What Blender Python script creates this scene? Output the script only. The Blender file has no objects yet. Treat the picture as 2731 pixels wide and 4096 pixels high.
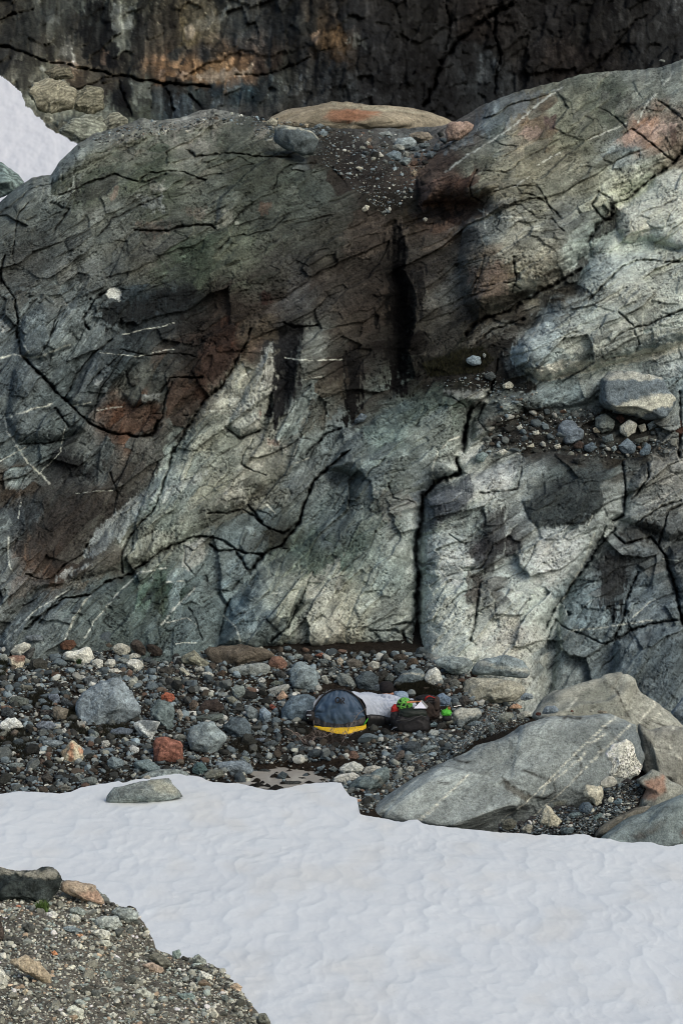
import bpy, bmesh, math, random
import numpy as np
from mathutils import Vector
random.seed(7); RS = np.random.RandomState(11)
C = bpy.context.scene.collection
scene = bpy.context.scene

# ------------------------------------------------------------------ camera, sky, sun, exposure
F, CX, CY = 9000.0, 1365.5, 2048.0        # focal length in photo pixels, photo centre
PITCH = math.radians(-6.0); CAMZ = 9.5
cam = bpy.data.cameras.new('camera'); co = bpy.data.objects.new('camera', cam); C.objects.link(co)
co.location = (0, 0, CAMZ); co.rotation_euler = (math.radians(90) + PITCH, 0, 0)
cam.sensor_fit = 'VERTICAL'; cam.sensor_height = 36; cam.sensor_width = 24
cam.lens = 36 * F / 4096.0
cam.clip_start = 0.5; cam.clip_end = 2000
scene.camera = co
world = bpy.data.worlds.new('World'); scene.world = world; world.use_nodes = True
wn = world.node_tree.nodes; wl = world.node_tree.links
sky = wn.new('ShaderNodeTexSky'); sky.sky_type = 'NISHITA'; sky.sun_disc = False
SUN_EL, SUN_AZ = math.radians(40), math.radians(134)     # azimuth measured from +Y towards +X
sky.sun_elevation = SUN_EL; sky.sun_rotation = SUN_AZ
sky.air_density = 1.0; sky.dust_density = 4.0; sky.ozone_density = 0.6
wl.new(sky.outputs[0], wn['Background'].inputs[0]); wn['Background'].inputs[1].default_value = 0.128
sl = bpy.data.lights.new('sun', 'SUN'); sl.energy = 1.2; sl.angle = math.radians(32); sl.color = (1.0, 0.965, 0.92)
so = bpy.data.objects.new('sun', sl); C.objects.link(so)
sd = Vector((math.sin(SUN_AZ) * math.cos(SUN_EL), math.cos(SUN_AZ) * math.cos(SUN_EL), math.sin(SUN_EL)))
so.rotation_euler = sd.to_track_quat('Z', 'Y').to_euler(); so.location = (30, 10, 40)
scene.view_settings.view_transform = 'Standard'; scene.view_settings.look = 'None'
scene.view_settings.exposure = 0.08; scene.cycles.filter_width = 1.0; scene.view_settings.gamma = 1.0

# ------------------------------------------------------------------ helpers
cP, sP = math.cos(PITCH), math.sin(PITCH)
def at(u, v, Y):
    """point seen at photo pixel (u, v) at distance Y in front of the camera (array friendly)"""
    u = np.asarray(u, float); v = np.asarray(v, float); Y = np.asarray(Y, float)
    dx = (u - CX) / F; dz = -(v - CY) / F
    dy = cP - dz * sP; dzz = sP + dz * cP
    t = Y / dy
    return np.stack([dx * t, Y + 0 * dx, CAMZ + dzz * t], -1)
ZN = dict(A=(0, 0, 1.148), B=(1366, 0, 1.148), C=(0, 1024, 1.148), D=(1366, 1024, 1.148), E=(0, 1800, 1.148), F=(1366, 1800, 1.148),
          P=(0, 2500, 1.96), Q=(700, 2500, 1.96), R=(1400, 2500, 2.24), S=(2000, 2500, 2.145), T=(0, 3350, 1.3635), d=(0, 0, 0.5741),
          U=(1180, 2700, 4.9), V=(1450, 2720, 3.92))
def px(z, pts):
    ox, oy, s = ZN[z]; a = np.array(pts, float).reshape(-1, 2)
    return np.stack([ox + a[:, 0] / s, oy + a[:, 1] / s], -1)
WB = np.array([1.04, 1.0, 1.04])
def lin(c):
    c = np.asarray(c, float) / 255.0
    return np.where(c <= 0.04045, c / 12.92, ((c + 0.055) / 1.055) ** 2.4)
def col(c, E):
    if np.isscalar(c): c = (c, c, c * 0.97)
    c = lin(c); lu = c.mean(); return np.clip((lu + (c - lu) * .78) / E / WB, 0, 0.85)
def soft(a, hi=.66):
    l = a.mean(-1, keepdims=True); return np.maximum(a / (1 + (l / hi) ** 4) ** .25, .004)
def sm(a, b, x):
    t = np.clip((x - a) / (b - a), 0, 1); return t * t * (3 - 2 * t)
_p = RS.permutation(256); _p = np.concatenate([_p, _p, _p])
_g2 = np.stack([np.cos(np.arange(256) * 2.39996), np.sin(np.arange(256) * 2.39996)], -1)
_g3 = RS.normal(size=(256, 3)); _g3 /= np.linalg.norm(_g3, axis=1)[:, None]; _g3 *= 1.3
def per2(x, y, s=0):
    x = x + s * 17.31; y = y + s * 9.77
    xi = np.floor(x).astype(np.int64); yi = np.floor(y).astype(np.int64); xf = x - xi; yf = y - yi
    u = xf * xf * xf * (xf * (xf * 6 - 15) + 10); v = yf * yf * yf * (yf * (yf * 6 - 15) + 10)
    def g(ix, iy):
        h = _p[_p[(ix + s) & 255] + (iy & 255)]; gg = _g2[h]
        return gg[..., 0] * (x - ix) + gg[..., 1] * (y - iy)
    a = g(xi, yi); b = g(xi + 1, yi); c_ = g(xi, yi + 1); d = g(xi + 1, yi + 1)
    return 1.5 * ((a + u * (b - a)) * (1 - v) + v * (c_ + u * (d - c_)))
def fbm2(x, y, o=4, s=0, r=0.5):
    t = 0; a = 1; n = 0
    for i in range(o):
        t = t + a * per2(x, y, s + i * 3); n += a; a *= r; x = x * 2.03; y = y * 2.03
    return t / n * 1.4
def per3(p, s=0):
    p = p + s * 7.13
    i0 = np.floor(p).astype(np.int64); f = p - i0; w = f * f * f * (f * (f * 6 - 15) + 10); r = 0
    for dx in (0, 1):
        for dy in (0, 1):
            for dz in (0, 1):
                h = _p[_p[_p[(i0[:, 0] + dx + s) & 255] + ((i0[:, 1] + dy) & 255)] + ((i0[:, 2] + dz) & 255)]; g = _g3[h]
                dot = g[:, 0] * (f[:, 0] - dx) + g[:, 1] * (f[:, 1] - dy) + g[:, 2] * (f[:, 2] - dz)
                r = r + dot * (w[:, 0] if dx else 1 - w[:, 0]) * (w[:, 1] if dy else 1 - w[:, 1]) * (w[:, 2] if dz else 1 - w[:, 2])
    return r * 1.3
def fbm3(p, o=3, s=0):
    t = 0; a = 1; n = 0
    for i in range(o):
        t = t + a * per3(p, s + i * 5); n += a; a *= 0.5; p = p * 2.07
    return t / n * 1.3
def hsh(i, j, s):
    return _p[_p[(i + s * 13) & 255] + ((j + s * 7) & 255)] / 255.0
def vor2(x, y, s=0):
    """nearest and second distance, cell hash values and offset to the cell centre"""
    xi = np.floor(x).astype(np.int64); yi = np.floor(y).astype(np.int64)
    F1 = np.full(x.shape, 9.); F2 = F1.copy(); ci = xi * 0; cj = xi * 0; ox = x * 0; oy = x * 0
    for a in (-1, 0, 1):
        for b in (-1, 0, 1):
            i = xi + a; j = yi + b
            dx = x - (i + 0.1 + 0.8 * hsh(i, j, s + 1)); dy = y - (j + 0.1 + 0.8 * hsh(i, j, s + 2)); d = np.hypot(dx, dy)
            n = d < F1
            F2 = np.where(n, F1, np.minimum(F2, d)); F1 = np.where(n, d, F1)
            ci = np.where(n, i, ci); cj = np.where(n, j, cj); ox = np.where(n, dx, ox); oy = np.where(n, dy, oy)
    return F1, F2, ci, cj, ox, oy
def facet(x, y, s, tilt=1.0, off=1.0):
    F1, F2, i, j, ox, oy = vor2(x, y, s)
    h = off * (hsh(i, j, s + 3) - 0.5) + tilt * ((hsh(i, j, s + 4) - 0.5) * ox + (hsh(i, j, s + 5) - 0.5) * oy)
    return h, F2 - F1, hsh(i, j, s + 6)
def segdist(P, x, y):
    best = np.full(x.shape, 1e9)
    for (ax, ay), (bx, by) in zip(P[:-1], P[1:]):
        vx, vy = bx - ax, by - ay; L = vx * vx + vy * vy + 1e-9
        t = np.clip(((x - ax) * vx + (y - ay) * vy) / L, 0, 1)
        best = np.minimum(best, np.hypot(x - ax - t * vx, y - ay - t * vy))
    return best
def inside(P, x, y):
    r = np.zeros(x.shape, bool)
    for (ax, ay), (bx, by) in zip(P, np.roll(P, -1, 0)):
        if ay == by: continue
        c_ = ((ay > y) != (by > y)) & (x < (bx - ax) * (y - ay) / (by - ay) + ax); r ^= c_
    return r
def sdist(P, x, y):
    d = segdist(np.vstack([P, P[:1]]), x, y); return np.where(inside(P, x, y), d, -d)
def tps(pts, x, y):
    """smooth surface through control points (u, v, value...)"""
    pts = np.array(pts, float); q = pts[:, :2] / 1000; n = len(q)
    def k(r2): return 0.5 * r2 * np.log(r2 + 1e-9)
    K = k(((q[:, None] - q[None]) ** 2).sum(-1)) + np.eye(n) * 0.002
    Pm = np.hstack([np.ones((n, 1)), q]); A = np.zeros((n + 3, n + 3)); A[:n, :n] = K; A[:n, n:] = Pm; A[n:, :n] = Pm.T
    w = np.linalg.solve(A, np.vstack([pts[:, 2:], np.zeros((3, pts.shape[1] - 2))]))
    x = x / 1000; y = y / 1000; r = w[n] + w[n + 1] * x[..., None] + w[n + 2] * y[..., None]
    for i in range(n): r = r + w[i] * k((x - q[i, 0]) ** 2 + (y - q[i, 1]) ** 2)[..., None]
    return r
class Lat:
    """coarse lattice with bilinear lookup"""
    def __init__(s, u0, u1, v0, v1, st, fn):
        s.u0, s.v0, s.st = u0, v0, st
        U, V = np.meshgrid(np.arange(u0, u1 + st, st), np.arange(v0, v1 + st, st)); s.g = fn(U.astype(float), V.astype(float))
        if s.g.ndim == 2: s.g = s.g[..., None]
    def __call__(s, u, v):
        a = np.clip((u - s.u0) / s.st, 0, s.g.shape[1] - 1.001); b = np.clip((v - s.v0) / s.st, 0, s.g.shape[0] - 1.001)
        i = a.astype(int); j = b.astype(int); fa = (a - i)[..., None]; fb = (b - j)[..., None]; g = s.g
        return (g[j, i] * (1 - fa) + g[j, i + 1] * fa) * (1 - fb) + (g[j + 1, i] * (1 - fa) + g[j + 1, i + 1] * fa) * fb
def idw(pts, x, y, p=4, eps=25):
    pts = np.array(pts, float); W = 0; R = 0
    for q in pts:
        w = 1 / ((x - q[0]) ** 2 + (y - q[1]) ** 2 + eps * eps) ** (p / 2)
        W = W + w; R = R + w[..., None] * q[2:]
    return R / W[..., None]

def mesh(name, V, Fc, mat, parent=None, colr=None, loc=None, smooth=True, extra=None):
    V = np.asarray(V, np.float32); loc = np.zeros(3) if loc is None else np.asarray(loc, float)
    V = V - loc.astype(np.float32); Fc = np.asarray(Fc, np.int32)
    me = bpy.data.meshes.new(name); k = Fc.shape[1]; n = len(Fc)
    me.vertices.add(len(V)); me.vertices.foreach_set('co', V.ravel())
    me.loops.add(n * k); me.loops.foreach_set('vertex_index', Fc.ravel())
    me.polygons.add(n); me.polygons.foreach_set('loop_start', np.arange(n, dtype=np.int32) * k)
    me.update(calc_edges=True)
    me.polygons.foreach_set('use_smooth', np.full(n, smooth))
    if colr is not None:
        a = me.color_attributes.new('Col', 'FLOAT_COLOR', 'POINT'); c4 = np.ones((len(V), 4), np.float32); c4[:, :colr.shape[1]] = colr
        a.data.foreach_set('color', c4.ravel())
    me.materials.append(mat); me.validate()
    o = bpy.data.objects.new(name, me); C.objects.link(o); o.location = loc
    if parent is not None: o.parent = parent; o.location = Vector(loc) - wloc(parent)
    return o
def wloc(o):
    l = Vector(o.location)
    while o.parent: o = o.parent; l += Vector(o.location)
    return l
def gridfaces(nr, nc):
    i = np.arange((nr - 1) * (nc - 1)); r = i // (nc - 1); c_ = i % (nc - 1); a = r * nc + c_
    return np.stack([a, a + nc, a + nc + 1, a + 1], -1)
def tag(o, label=None, cat=None, group=None, kind=None):
    if label: o['label'] = label
    if cat: o['category'] = cat
    if group: o['group'] = group
    if kind: o['kind'] = kind
    return o
def empty(name, loc, label, cat, group=None):
    o = bpy.data.objects.new(name, None); C.objects.link(o); o.location = loc; o.empty_display_size = 0.1
    return tag(o, label, cat, group)

# ------------------------------------------------------------------ materials
def rockmat(name, fine=60., cs=0.35, bump=0.02, rough=0.9, speck=0.35, coarse=9., spec=0.08):
    m = bpy.data.materials.new(name); m.use_nodes = True; nt = m.node_tree; N = nt.nodes; L = nt.links; b = N['Principled BSDF']
    b.inputs['Roughness'].default_value = rough; b.inputs['Specular IOR Level'].default_value = spec
    at_ = N.new('ShaderNodeAttribute'); at_.attribute_name = 'Col'
    tc = N.new('ShaderNodeTexCoord')
    def noise(sc, det, ro=0.6):
        n = N.new('ShaderNodeTexNoise'); n.inputs['Scale'].default_value = sc; n.inputs['Detail'].default_value = det; n.inputs['Roughness'].default_value = ro
        L.new(tc.outputs['Object'], n.inputs['Vector']); return n
    def maprange(src, a, b_, c_, d_):
        r = N.new('ShaderNodeMapRange'); L.new(src, r.inputs[0])
        for k, x in zip((1, 2, 3, 4), (a, b_, c_, d_)): r.inputs[k].default_value = x
        return r.outputs[0]
    def math_(op, x, y):
        r = N.new('ShaderNodeMath'); r.operation = op
        for k, q in enumerate((x, y)):
            if isinstance(q, (int, float)): r.inputs[k].default_value = q
            else: L.new(q, r.inputs[k])
        return r.outputs[0]
    n1 = noise(coarse, 6, 0.65); n2 = noise(fine, 5, 0.7); n3 = noise(fine * 0.45, 3, 0.5)
    f1 = maprange(n1.outputs[0], 0.3, 0.7, 1 - cs * 0.7, 1 + cs * 0.7)
    f2 = maprange(n2.outputs[0], 0.35, 0.65, 1 - cs, 1 + cs)
    f3 = maprange(n3.outputs[0], 0.30, 0.40, 1 - speck, 1.0)
    f = math_('MULTIPLY', math_('MULTIPLY', f1, f2), f3)
    mx = N.new('ShaderNodeVectorMath'); mx.operation = 'SCALE'; L.new(at_.outputs['Color'], mx.inputs[0]); L.new(f, mx.inputs['Scale'])
    L.new(mx.outputs[0], b.inputs['Base Color'])
    h = math_('ADD', n2.outputs[0], math_('MULTIPLY', n1.outputs[0], 2.0))
    bp = N.new('ShaderNodeBump'); bp.inputs['Strength'].default_value = 0.9; bp.inputs['Distance'].default_value = bump
    L.new(h, bp.inputs['Height']); L.new(bp.outputs[0], b.inputs['Normal'])
    return m
def plain(name, c, rough=0.7, noise=0.12, scale=25., bump=0.0, spec=0.3, metal=0.0, sheen=0.0):
    m = bpy.data.materials.new(name); m.use_nodes = True; nt = m.node_tree; N = nt.nodes; L = nt.links; b = N['Principled BSDF']
    b.inputs['Roughness'].default_value = rough; b.inputs['Specular IOR Level'].default_value = spec; b.inputs['Metallic'].default_value = metal
    tc = N.new('ShaderNodeTexCoord'); n = N.new('ShaderNodeTexNoise'); n.inputs['Scale'].default_value = scale; n.inputs['Detail'].default_value = 5
    L.new(tc.outputs['Object'], n.inputs['Vector'])
    r = N.new('ShaderNodeMapRange'); L.new(n.outputs[0], r.inputs[0])
    for k, x in zip((1, 2, 3, 4), (0.3, 0.7, 1 - noise, 1 + noise)): r.inputs[k].default_value = x
    v = N.new('ShaderNodeVectorMath'); v.operation = 'SCALE'; v.inputs[0].default_value = c[:3]; L.new(r.outputs[0], v.inputs['Scale'])
    L.new(v.outputs[0], b.inputs['Base Color'])
    if bump:
        bp = N.new('ShaderNodeBump'); bp.inputs['Distance'].default_value = bump; L.new(n.outputs[0], bp.inputs['Height']); L.new(bp.outputs[0], b.inputs['Normal'])
    return m
EC, ES, EM = 0.64, 0.76, 0.53          # typical light on the cliff, scree and moraine, used to turn seen tones into surface colours
M_cliff = rockmat('cliff_rock', 30, 0.36, 0.03, 0.9, 0.45, 5.)
M_far = rockmat('far_cliff_rock', 12, 0.30, 0.06, 0.85, 0.3, 2.5)
M_rock = rockmat('boulder_rock', 34, 0.42, 0.025, 0.9, 0.45, 9.)
M_slab = rockmat('slab_rock', 34, 0.30, 0.018, 0.9, 0.4, 7.)
M_grav = rockmat('gravel_stone', 60, 0.15, 0.006, 0.9, 0.2, 20.)
M_soil = rockmat('scree_soil', 40, 0.5, 0.05, 0.95, 0.5, 12.)
# ------------------------------------------------------------------ main cliff (one continuous bedrock face)
SIL = px('d', [-150,540, 0,462, 40,428, 75,405, 118,398, 135,372, 160,345, 185,325, 215,305, 250,296, 290,283, 330,268, 365,275, 400,270, 430,263, 465,250, 490,247, 520,252, 545,258,
    580,268, 620,285, 700,292, 850,293, 940,292, 1000,288, 1035,282, 1070,262, 1110,237, 1150,222, 1185,208, 1240,195, 1290,182, 1330,169, 1380,163, 1420,160, 1480,157, 1520,150, 1568,134, 1700,105])
DEP = [(-100,2580,43.4),(0,2580,43.4),(700,2600,43.5),(1300,2620,43.9),(1640,2650,43.9),(2100,2700,43.4),(2731,2850,43.0),(2850,2850,43),(-100,3000,42.6),(1300,3000,42.9),(2800,3200,42.0),
    (0,2000,44.3),(700,2000,44.7),(1200,2000,45.0),(1660,2000,44.6),(2200,2000,44.2),(2731,2000,44.3),(-100,1400,45.3),(0,1400,45.3),(700,1400,45.7),(1300,1400,46.3),(1560,1400,47.0),(1560,1100,47.6),
    (1700,1600,46.2),(1900,1740,45.5),(2100,1560,45.9),(2300,1800,45.1),(2731,1780,45.1),(2500,1600,46.0),(2100,1400,46.4),(2500,1200,47.0),(2850,1000,47.6),(1900,1100,47.4),(2300,800,48.8),(2850,300,52.0),
    (2731,420,51.0),(2000,560,50.3),(1600,900,48.6),(1650,780,49.5),(1500,620,50.8),(1750,540,53.5),(1700,515,56.5),(1100,520,50.2),(1100,600,49.2),(700,560,49.0),(300,650,48.0),(0,850,47.3),(700,900,47.0),(1200,900,47.3),(250,800,47.2),(-100,900,47.2)]
DEP = [(a, b_, y - (.3 if b_ > 2400 and a < 1500 else 0) + (.35 if a > 2000 and 1900 < b_ < 2100 else 0) + (1.0 if b_ <= 2200 else 0)) for a, b_, y in DEP]
depL = Lat(-250, 3000, 200, 3100, 25, lambda U, V: tps(DEP, U, V)[..., 0])
T3 = """150,380,120,122,112 300,330,100,98,88 450,300,108,104,94 600,330,68,70,61 560,400,62,66,56 350,400,68,74,60 200,430,68,74,62 60,470,85,90,85 0,520,78,82,78 100,550,62,66,64 250,520,85,88,82 350,550,70,70,64 480,460,85,88,78 600,500,62,66,60 700,430,72,76,68 760,520,58,58,52 640,420,63,68,59 60,620,72,72,68 200,640,80,82,78 330,600,72,72,64 440,600,62,72,58 560,560,78,82,68 640,620,62,60,55 720,640,50,44,40 820,560,48,42,38 850,700,52,44,38 100,720,88,96,96 180,760,90,98,98 330,700,45,55,60 420,700,35,38,38 520,700,50,42,36 620,700,60,52,46 700,690,62,60,58 780,740,62,54,46 900,640,26,23,21 905,780,24,21,19 980,620,60,55,50 990,760,58,54,48 520,800,66,40,28 480,870,50,34,26 600,780,70,60,48 660,780,45,45,46 720,800,88,90,84 590,880,125,122,105 560,930,125,122,108 650,880,40,40,42 700,920,95,102,98 780,900,65,58,48 820,850,38,32,28 60,850,80,88,90 150,880,68,76,76 230,860,75,82,84 300,830,50,58,60 350,900,70,72,66 320,960,82,54,38 400,900,60,44,34 430,960,50,42,36 50,950,88,96,96 150,980,72,80,80 60,1060,90,100,100 150,1060,40,42,44 30,1130,70,60,50 220,1050,80,84,82 250,1120,60,54,48 180,1180,52,44,38 130,1240,48,42,38 60,1200,55,60,62 100,1290,78,60,48 20,1270,88,94,92 350,1050,80,78,72 430,1030,100,108,102 520,1020,108,110,98 480,1100,115,115,100 400,1130,110,118,112 620,1030,118,116,104 700,1000,100,108,104 600,1100,105,104,92 680,1080,85,92,92 770,1000,92,100,100 560,1150,75,72,62 480,1180,90,90,80 350,1170,95,105,98 400,1230,115,118,105 300,1230,95,96,84 230,1300,85,80,70 500,1240,78,88,88 600,1200,85,95,95 640,1230,43,43,37 100,1380,90,98,98 200,1380,78,88,86 300,1400,66,76,72 360,1350,64,82,70 420,1330,85,98,98 420,1420,80,92,92 480,1300,90,100,98 560,1290,84,95,95 540,1400,91,106,108 600,1430,95,106,106 700,1270,78,91,80 780,1290,80,97,86 760,1200,90,100,98 860,1200,85,92,84 850,1100,92,100,98 900,1000,90,104,98 1000,930,80,92,82 1030,1000,95,102,96 930,1120,88,94,88 720,1350,124,123,108 800,1400,140,138,121 760,1460,132,127,110 900,1320,103,112,106 900,1430,97,102,97 660,1400,113,117,106 850,1350,119,123,112 1000,1150,70,78,84 1100,1100,150,150,142 1180,1080,110,114,110 1000,1250,157,162,156 1050,1350,146,153,145 1020,1420,157,159,148 1090,1200,105,112,108 1120,1250,59,56,58 1110,1350,97,95,89 1180,1300,146,151,145 1260,1280,175,175,170 1200,1400,159,163,153 1180,1480,157,153,140 1300,1150,54,64,64 1350,1100,66,74,74 1400,1150,118,122,118 1350,1260,144,149,144 1400,1300,54,57,59 1330,1400,94,109,113 1450,1350,83,94,99 1500,1400,88,97,101 1540,1250,77,80,80 1480,1150,110,110,104 1540,1080,115,112,104 1550,1500,73,83,87 1400,1500,83,92,94 1300,1480,92,100,100 1200,980,50,44,38 1150,920,100,104,98 1280,920,95,106,106 1100,850,31,27,23 1050,820,34,34,24 1000,850,30,28,24 1450,1020,48,44,38 1300,1010,50,46,42 1250,720,121,130,130 1350,720,130,134,125 1450,700,132,132,121 1530,650,134,136,125 1400,620,119,127,124 1450,580,155,161,151 1240,800,127,136,134 1330,800,132,134,125 1500,840,119,130,130 1450,470,159,159,137 1520,500,161,161,138 1380,560,108,116,108 1010,440,102,68,48 1050,430,76,52,40 990,420,90,72,59 1090,380,101,99,82 1150,300,90,96,88 1060,300,99,90,81 1200,300,106,99,82 1260,280,93,76,57 1200,380,108,103,84 1300,300,97,96,77 1400,260,77,81,67 1300,220,108,108,89 1500,300,122,90,70 1560,300,99,86,74 1470,230,104,106,95 1550,200,106,110,101 1450,360,97,104,101 1350,400,104,103,88 1250,450,101,99,84 1300,500,86,88,83 1130,520,97,101,97 1200,560,119,116,103 1150,620,101,88,72 1120,640,108,88,68 1220,640,140,134,113 1080,700,68,63,56 1100,760,86,81,70 1040,640,85,85,80 1180,700,54,49,41 1260,660,65,59,49 700,320,65,70,70 780,360,45,40,34 840,400,40,34,31 900,430,36,31,26 640,300,99,95,85 870,470,50,43,38 930,460,38,34,25 930,320,81,83,81 850,330,72,68,63"""
TC = [[float(x) for x in t.split(',')] for t in T3.split()]
TCl = [[t[0] / .5741, t[1] / .5741] + list(lin(t[2:])) for t in TC]
colL = Lat(-250, 3000, 200, 3000, 12, lambda U, V: idw(TCl, U, V, 4, 30))

nc, nr = 830, 700
uu = np.linspace(-170, 2900, nc); tt = np.linspace(0, 1, nr)
sil = np.interp(uu, SIL[:, 0], SIL[:, 1])
sil = sil + 5 * fbm2(uu / 40, uu * 0, 3, 5) + 4
vb = np.interp(uu, [-200, 1300, 1700, 2200, 2731, 2900], [2720, 2740, 2790, 2880, 3050, 3080])
U = np.repeat(uu[None], nr, 0); V = sil[None] + tt[:, None] * (vb - sil)[None]
# natural wobble of every traced line, then the joint blocks of the stone (two dips, blended)
W1 = fbm2(U / 90, V / 90, 3, 1); W2 = fbm2(U / 90, V / 90, 3, 31)
w1 = fbm2(U / 22, V / 22, 2, 3); w2 = fbm2(U / 22, V / 22, 2, 33)
Uw = U + 8 * W1 + 3 * w1; Vw = V + 8 * W2 + 3 * w2
B1 = fbm2(U / 420, V / 420, 2, 61)
def dip(deg):
    an = math.radians(deg); return (U * math.cos(an) - V * math.sin(an)) + 14 * W1, (U * math.sin(an) + V * math.cos(an)) + 40 * B1 + 7 * W2
mixm = sm(-120, 120, V - np.interp(U, [0, 1200, 1700, 2800], [1150, 1500, 2300, 2500]) + 90 * W1)      # 0 = upper gentle dip, 1 = lower steep dip
pa1, pb1 = dip(27); pa2, pb2 = dip(50)
sel = mixm > .5
pa = np.where(sel, pa2, pa1); pb = np.where(sel, pb2, pb1)
h1, e1, c1 = facet(pa / 300, pb / 120, 3, 1.2, 1.1); h2, e2, c2 = facet(pa / 105, pb / 42, 5, 1.2, .9); h3, e3, c3 = facet(pa / 38, pb / 17, 9, 1.2, .8); h4, e4, c4 = facet(U / 15, V / 13, 12, 1.2, .6)
Y = depL(U, V)[..., 0]
Y += 2.2 * np.exp(-(V - sil[None]) / 22) * np.interp(uu, [1000, 1080, 1650, 1750], [1, .15, .15, 1])[None]
rough = np.ones(U.shape)
def sub(P, m):
    return (Uw > P[:, 0].min() - m) & (Uw < P[:, 0].max() + m) & (Vw > P[:, 1].min() - m) & (Vw < P[:, 1].max() + m)
alb = colL(U + 14 * W1 + 90 * (c2 - .5) + 60 * (c1 - .5) + 20 * (c3 - .5), V + 14 * W2 + 70 * (c1 - .5) - 70 * (c2 - .5) + 20 * (c3 - .5))
def block(z, pts, h, e, pale=None):
    h *= 1.2; e *= .7 if h > 0 else 1
    P = px(z, pts); k = sub(P, 5); s = sdist(P, Uw[k], Vw[k])
    f = np.where(s > 0, 1 - np.exp(-s / e), 0); Y[k] -= h * f
def crack(z, pts, w, d, dark=0.5):
    w *= .72; d *= .7
    P = px(z, pts); k = sub(P, w * 5); s = segdist(P, Uw[k], Vw[k])
    ww = w * (0.75 + 0.6 * fbm2(U[k] / 35, V[k] / 35, 2, 41)); ww = np.maximum(ww, 1.2)
    g = np.exp(-(s / ww) ** 2); Y[k] += d * g * np.clip(0.8 + 0.7 * fbm2(U[k] / 25, V[k] / 25, 2, 44), .2, 1.6); alb[k] *= (1 - dark * np.exp(-(s / (ww * 1.1)) ** 2))[:, None]
def vein(z, pts, w, c=(172, 170, 156), a=0.95):
    P = px(z, pts); k = sub(P, w * 5); s = segdist(P, U[k] + .6 * (Uw - U)[k], V[k] + .6 * (Vw - V)[k])
    n = fbm2(U[k] / 18, V[k] / 18, 2, 47); ww = w * (0.8 + 0.7 * n); g = a * np.exp(-(s / np.maximum(ww, .8)) ** 2) * np.clip(.85 + n, 0, 1)
    alb[k] = alb[k] * (1 - g[:, None]) + lin(c) * g[:, None]
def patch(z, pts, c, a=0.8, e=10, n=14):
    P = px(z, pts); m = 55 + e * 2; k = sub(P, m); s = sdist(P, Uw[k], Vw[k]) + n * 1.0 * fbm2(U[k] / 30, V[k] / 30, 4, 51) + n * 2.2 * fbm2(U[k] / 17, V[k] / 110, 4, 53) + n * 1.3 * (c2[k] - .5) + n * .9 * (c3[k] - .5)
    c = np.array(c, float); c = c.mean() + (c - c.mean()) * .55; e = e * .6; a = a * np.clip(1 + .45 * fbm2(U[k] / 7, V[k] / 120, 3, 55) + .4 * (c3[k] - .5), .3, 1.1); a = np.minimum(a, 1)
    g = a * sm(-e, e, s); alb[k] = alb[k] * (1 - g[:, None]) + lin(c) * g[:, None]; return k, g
# --- rock masses that stand proud of the face
block('D', [1160,-10, 1125,30, 1100,90, 1060,150, 980,170, 945,210, 870,320, 820,370, 785,420, 780,470, 800,510, 830,540, 900,572, 1000,560, 1190,510, 1350,470, 1700,360, 1700,-40], .75, 45)
block('B', [1260,950, 1400,870, 1425,810, 1480,775, 1700,740, 1700,1200, 1420,1110, 1290,1110, 1262,1050], .45, 40)
block('B', [1130,1110, 1190,1070, 1260,1090, 1280,1180, 1140,1180], .25, 25)
block('B', [470,660, 340,820, 370,940, 470,925, 600,940, 640,950, 555,1020, 550,1090, 530,1200, 560,1400, 620,1480, 900,1330, 1140,1160, 1300,900, 1480,760, 1700,600, 1700,100, 700,400, 600,560], .8, 60)
block('D', [190,-150, 250,-170, 310,-20, 290,60, 335,160, 345,300, 310,430, 335,560, 240,650, 170,600, 200,420, 150,300, 200,160, 170,20], -.8, 60)
block('C', [1260,320, 1395,325, 1380,440, 1330,700, 1262,740, 1250,560], -.25, 25)
block('B', [340,820, 370,940, 470,925, 600,940, 720,850, 600,790, 430,790], .35, 25)
block('D', [-80,980, 0,880, 60,820, 200,710, 350,640, 480,610, 560,600, 660,610, 670,680, 590,700, 580,760, 550,850, 530,930, 540,990, 420,1040, 370,1100, 370,1270, 335,1320, 350,1500, 340,1810, -600,1810, -390,1450, -150,1300, 0,1150, 60,1010], .7, 45)
block('D', [600,760, 640,700, 715,640, 900,600, 1190,535, 1250,540, 1250,640, 1080,690, 830,715, 740,780, 600,860], .35, 22)
block('F', [370,200, 480,170, 580,110, 700,70, 860,10, 1100,10, 1270,80, 1290,290, 1240,340, 1170,430, 1100,560, 1000,700, 940,800, 930,1300, 350,1300, 360,450], .8, 40)
block('F', [830,230, 900,180, 1000,150, 1180,180, 1220,230, 1170,290, 1110,340, 900,355, 850,310], .10, 14)
block('F', [1000,700, 1180,430, 1260,370, 1360,360, 1480,480, 1530,650, 1568,700, 1568,1300, 940,1300], .35, 30)
block('F', [1290,260, 1330,130, 1400,50, 1568,30, 1700,80, 1700,330, 1500,420, 1400,370, 1270,320], .35, 22)
block('F', [1500,440, 1700,400, 1700,800, 1560,760, 1500,560], .35, 25)
block('F', [1250,860, 1420,830, 1568,800, 1700,900, 1700,1400, 1200,1400], .45, 30)
block('F', [370,200, 480,170, 580,110, 680,190, 560,290, 420,390, 372,390], .22, 20)
block('F', [355,450, 560,380, 620,430, 590,560, 620,700, 590,1250, 350,1250], .18, 25)
block('E', [-60,1000, 30,800, 180,640, 400,640, 600,560, 700,490, 830,425, 930,430, 950,600, 1040,700, 1010,820, 1010,1300, 200,1300], .45, 40)
block('E', [1010,800, 1060,680, 1130,600, 1240,590, 1400,560, 1420,700, 1200,880, 1170,1250, 1010,1250], .30, 30)
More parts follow.
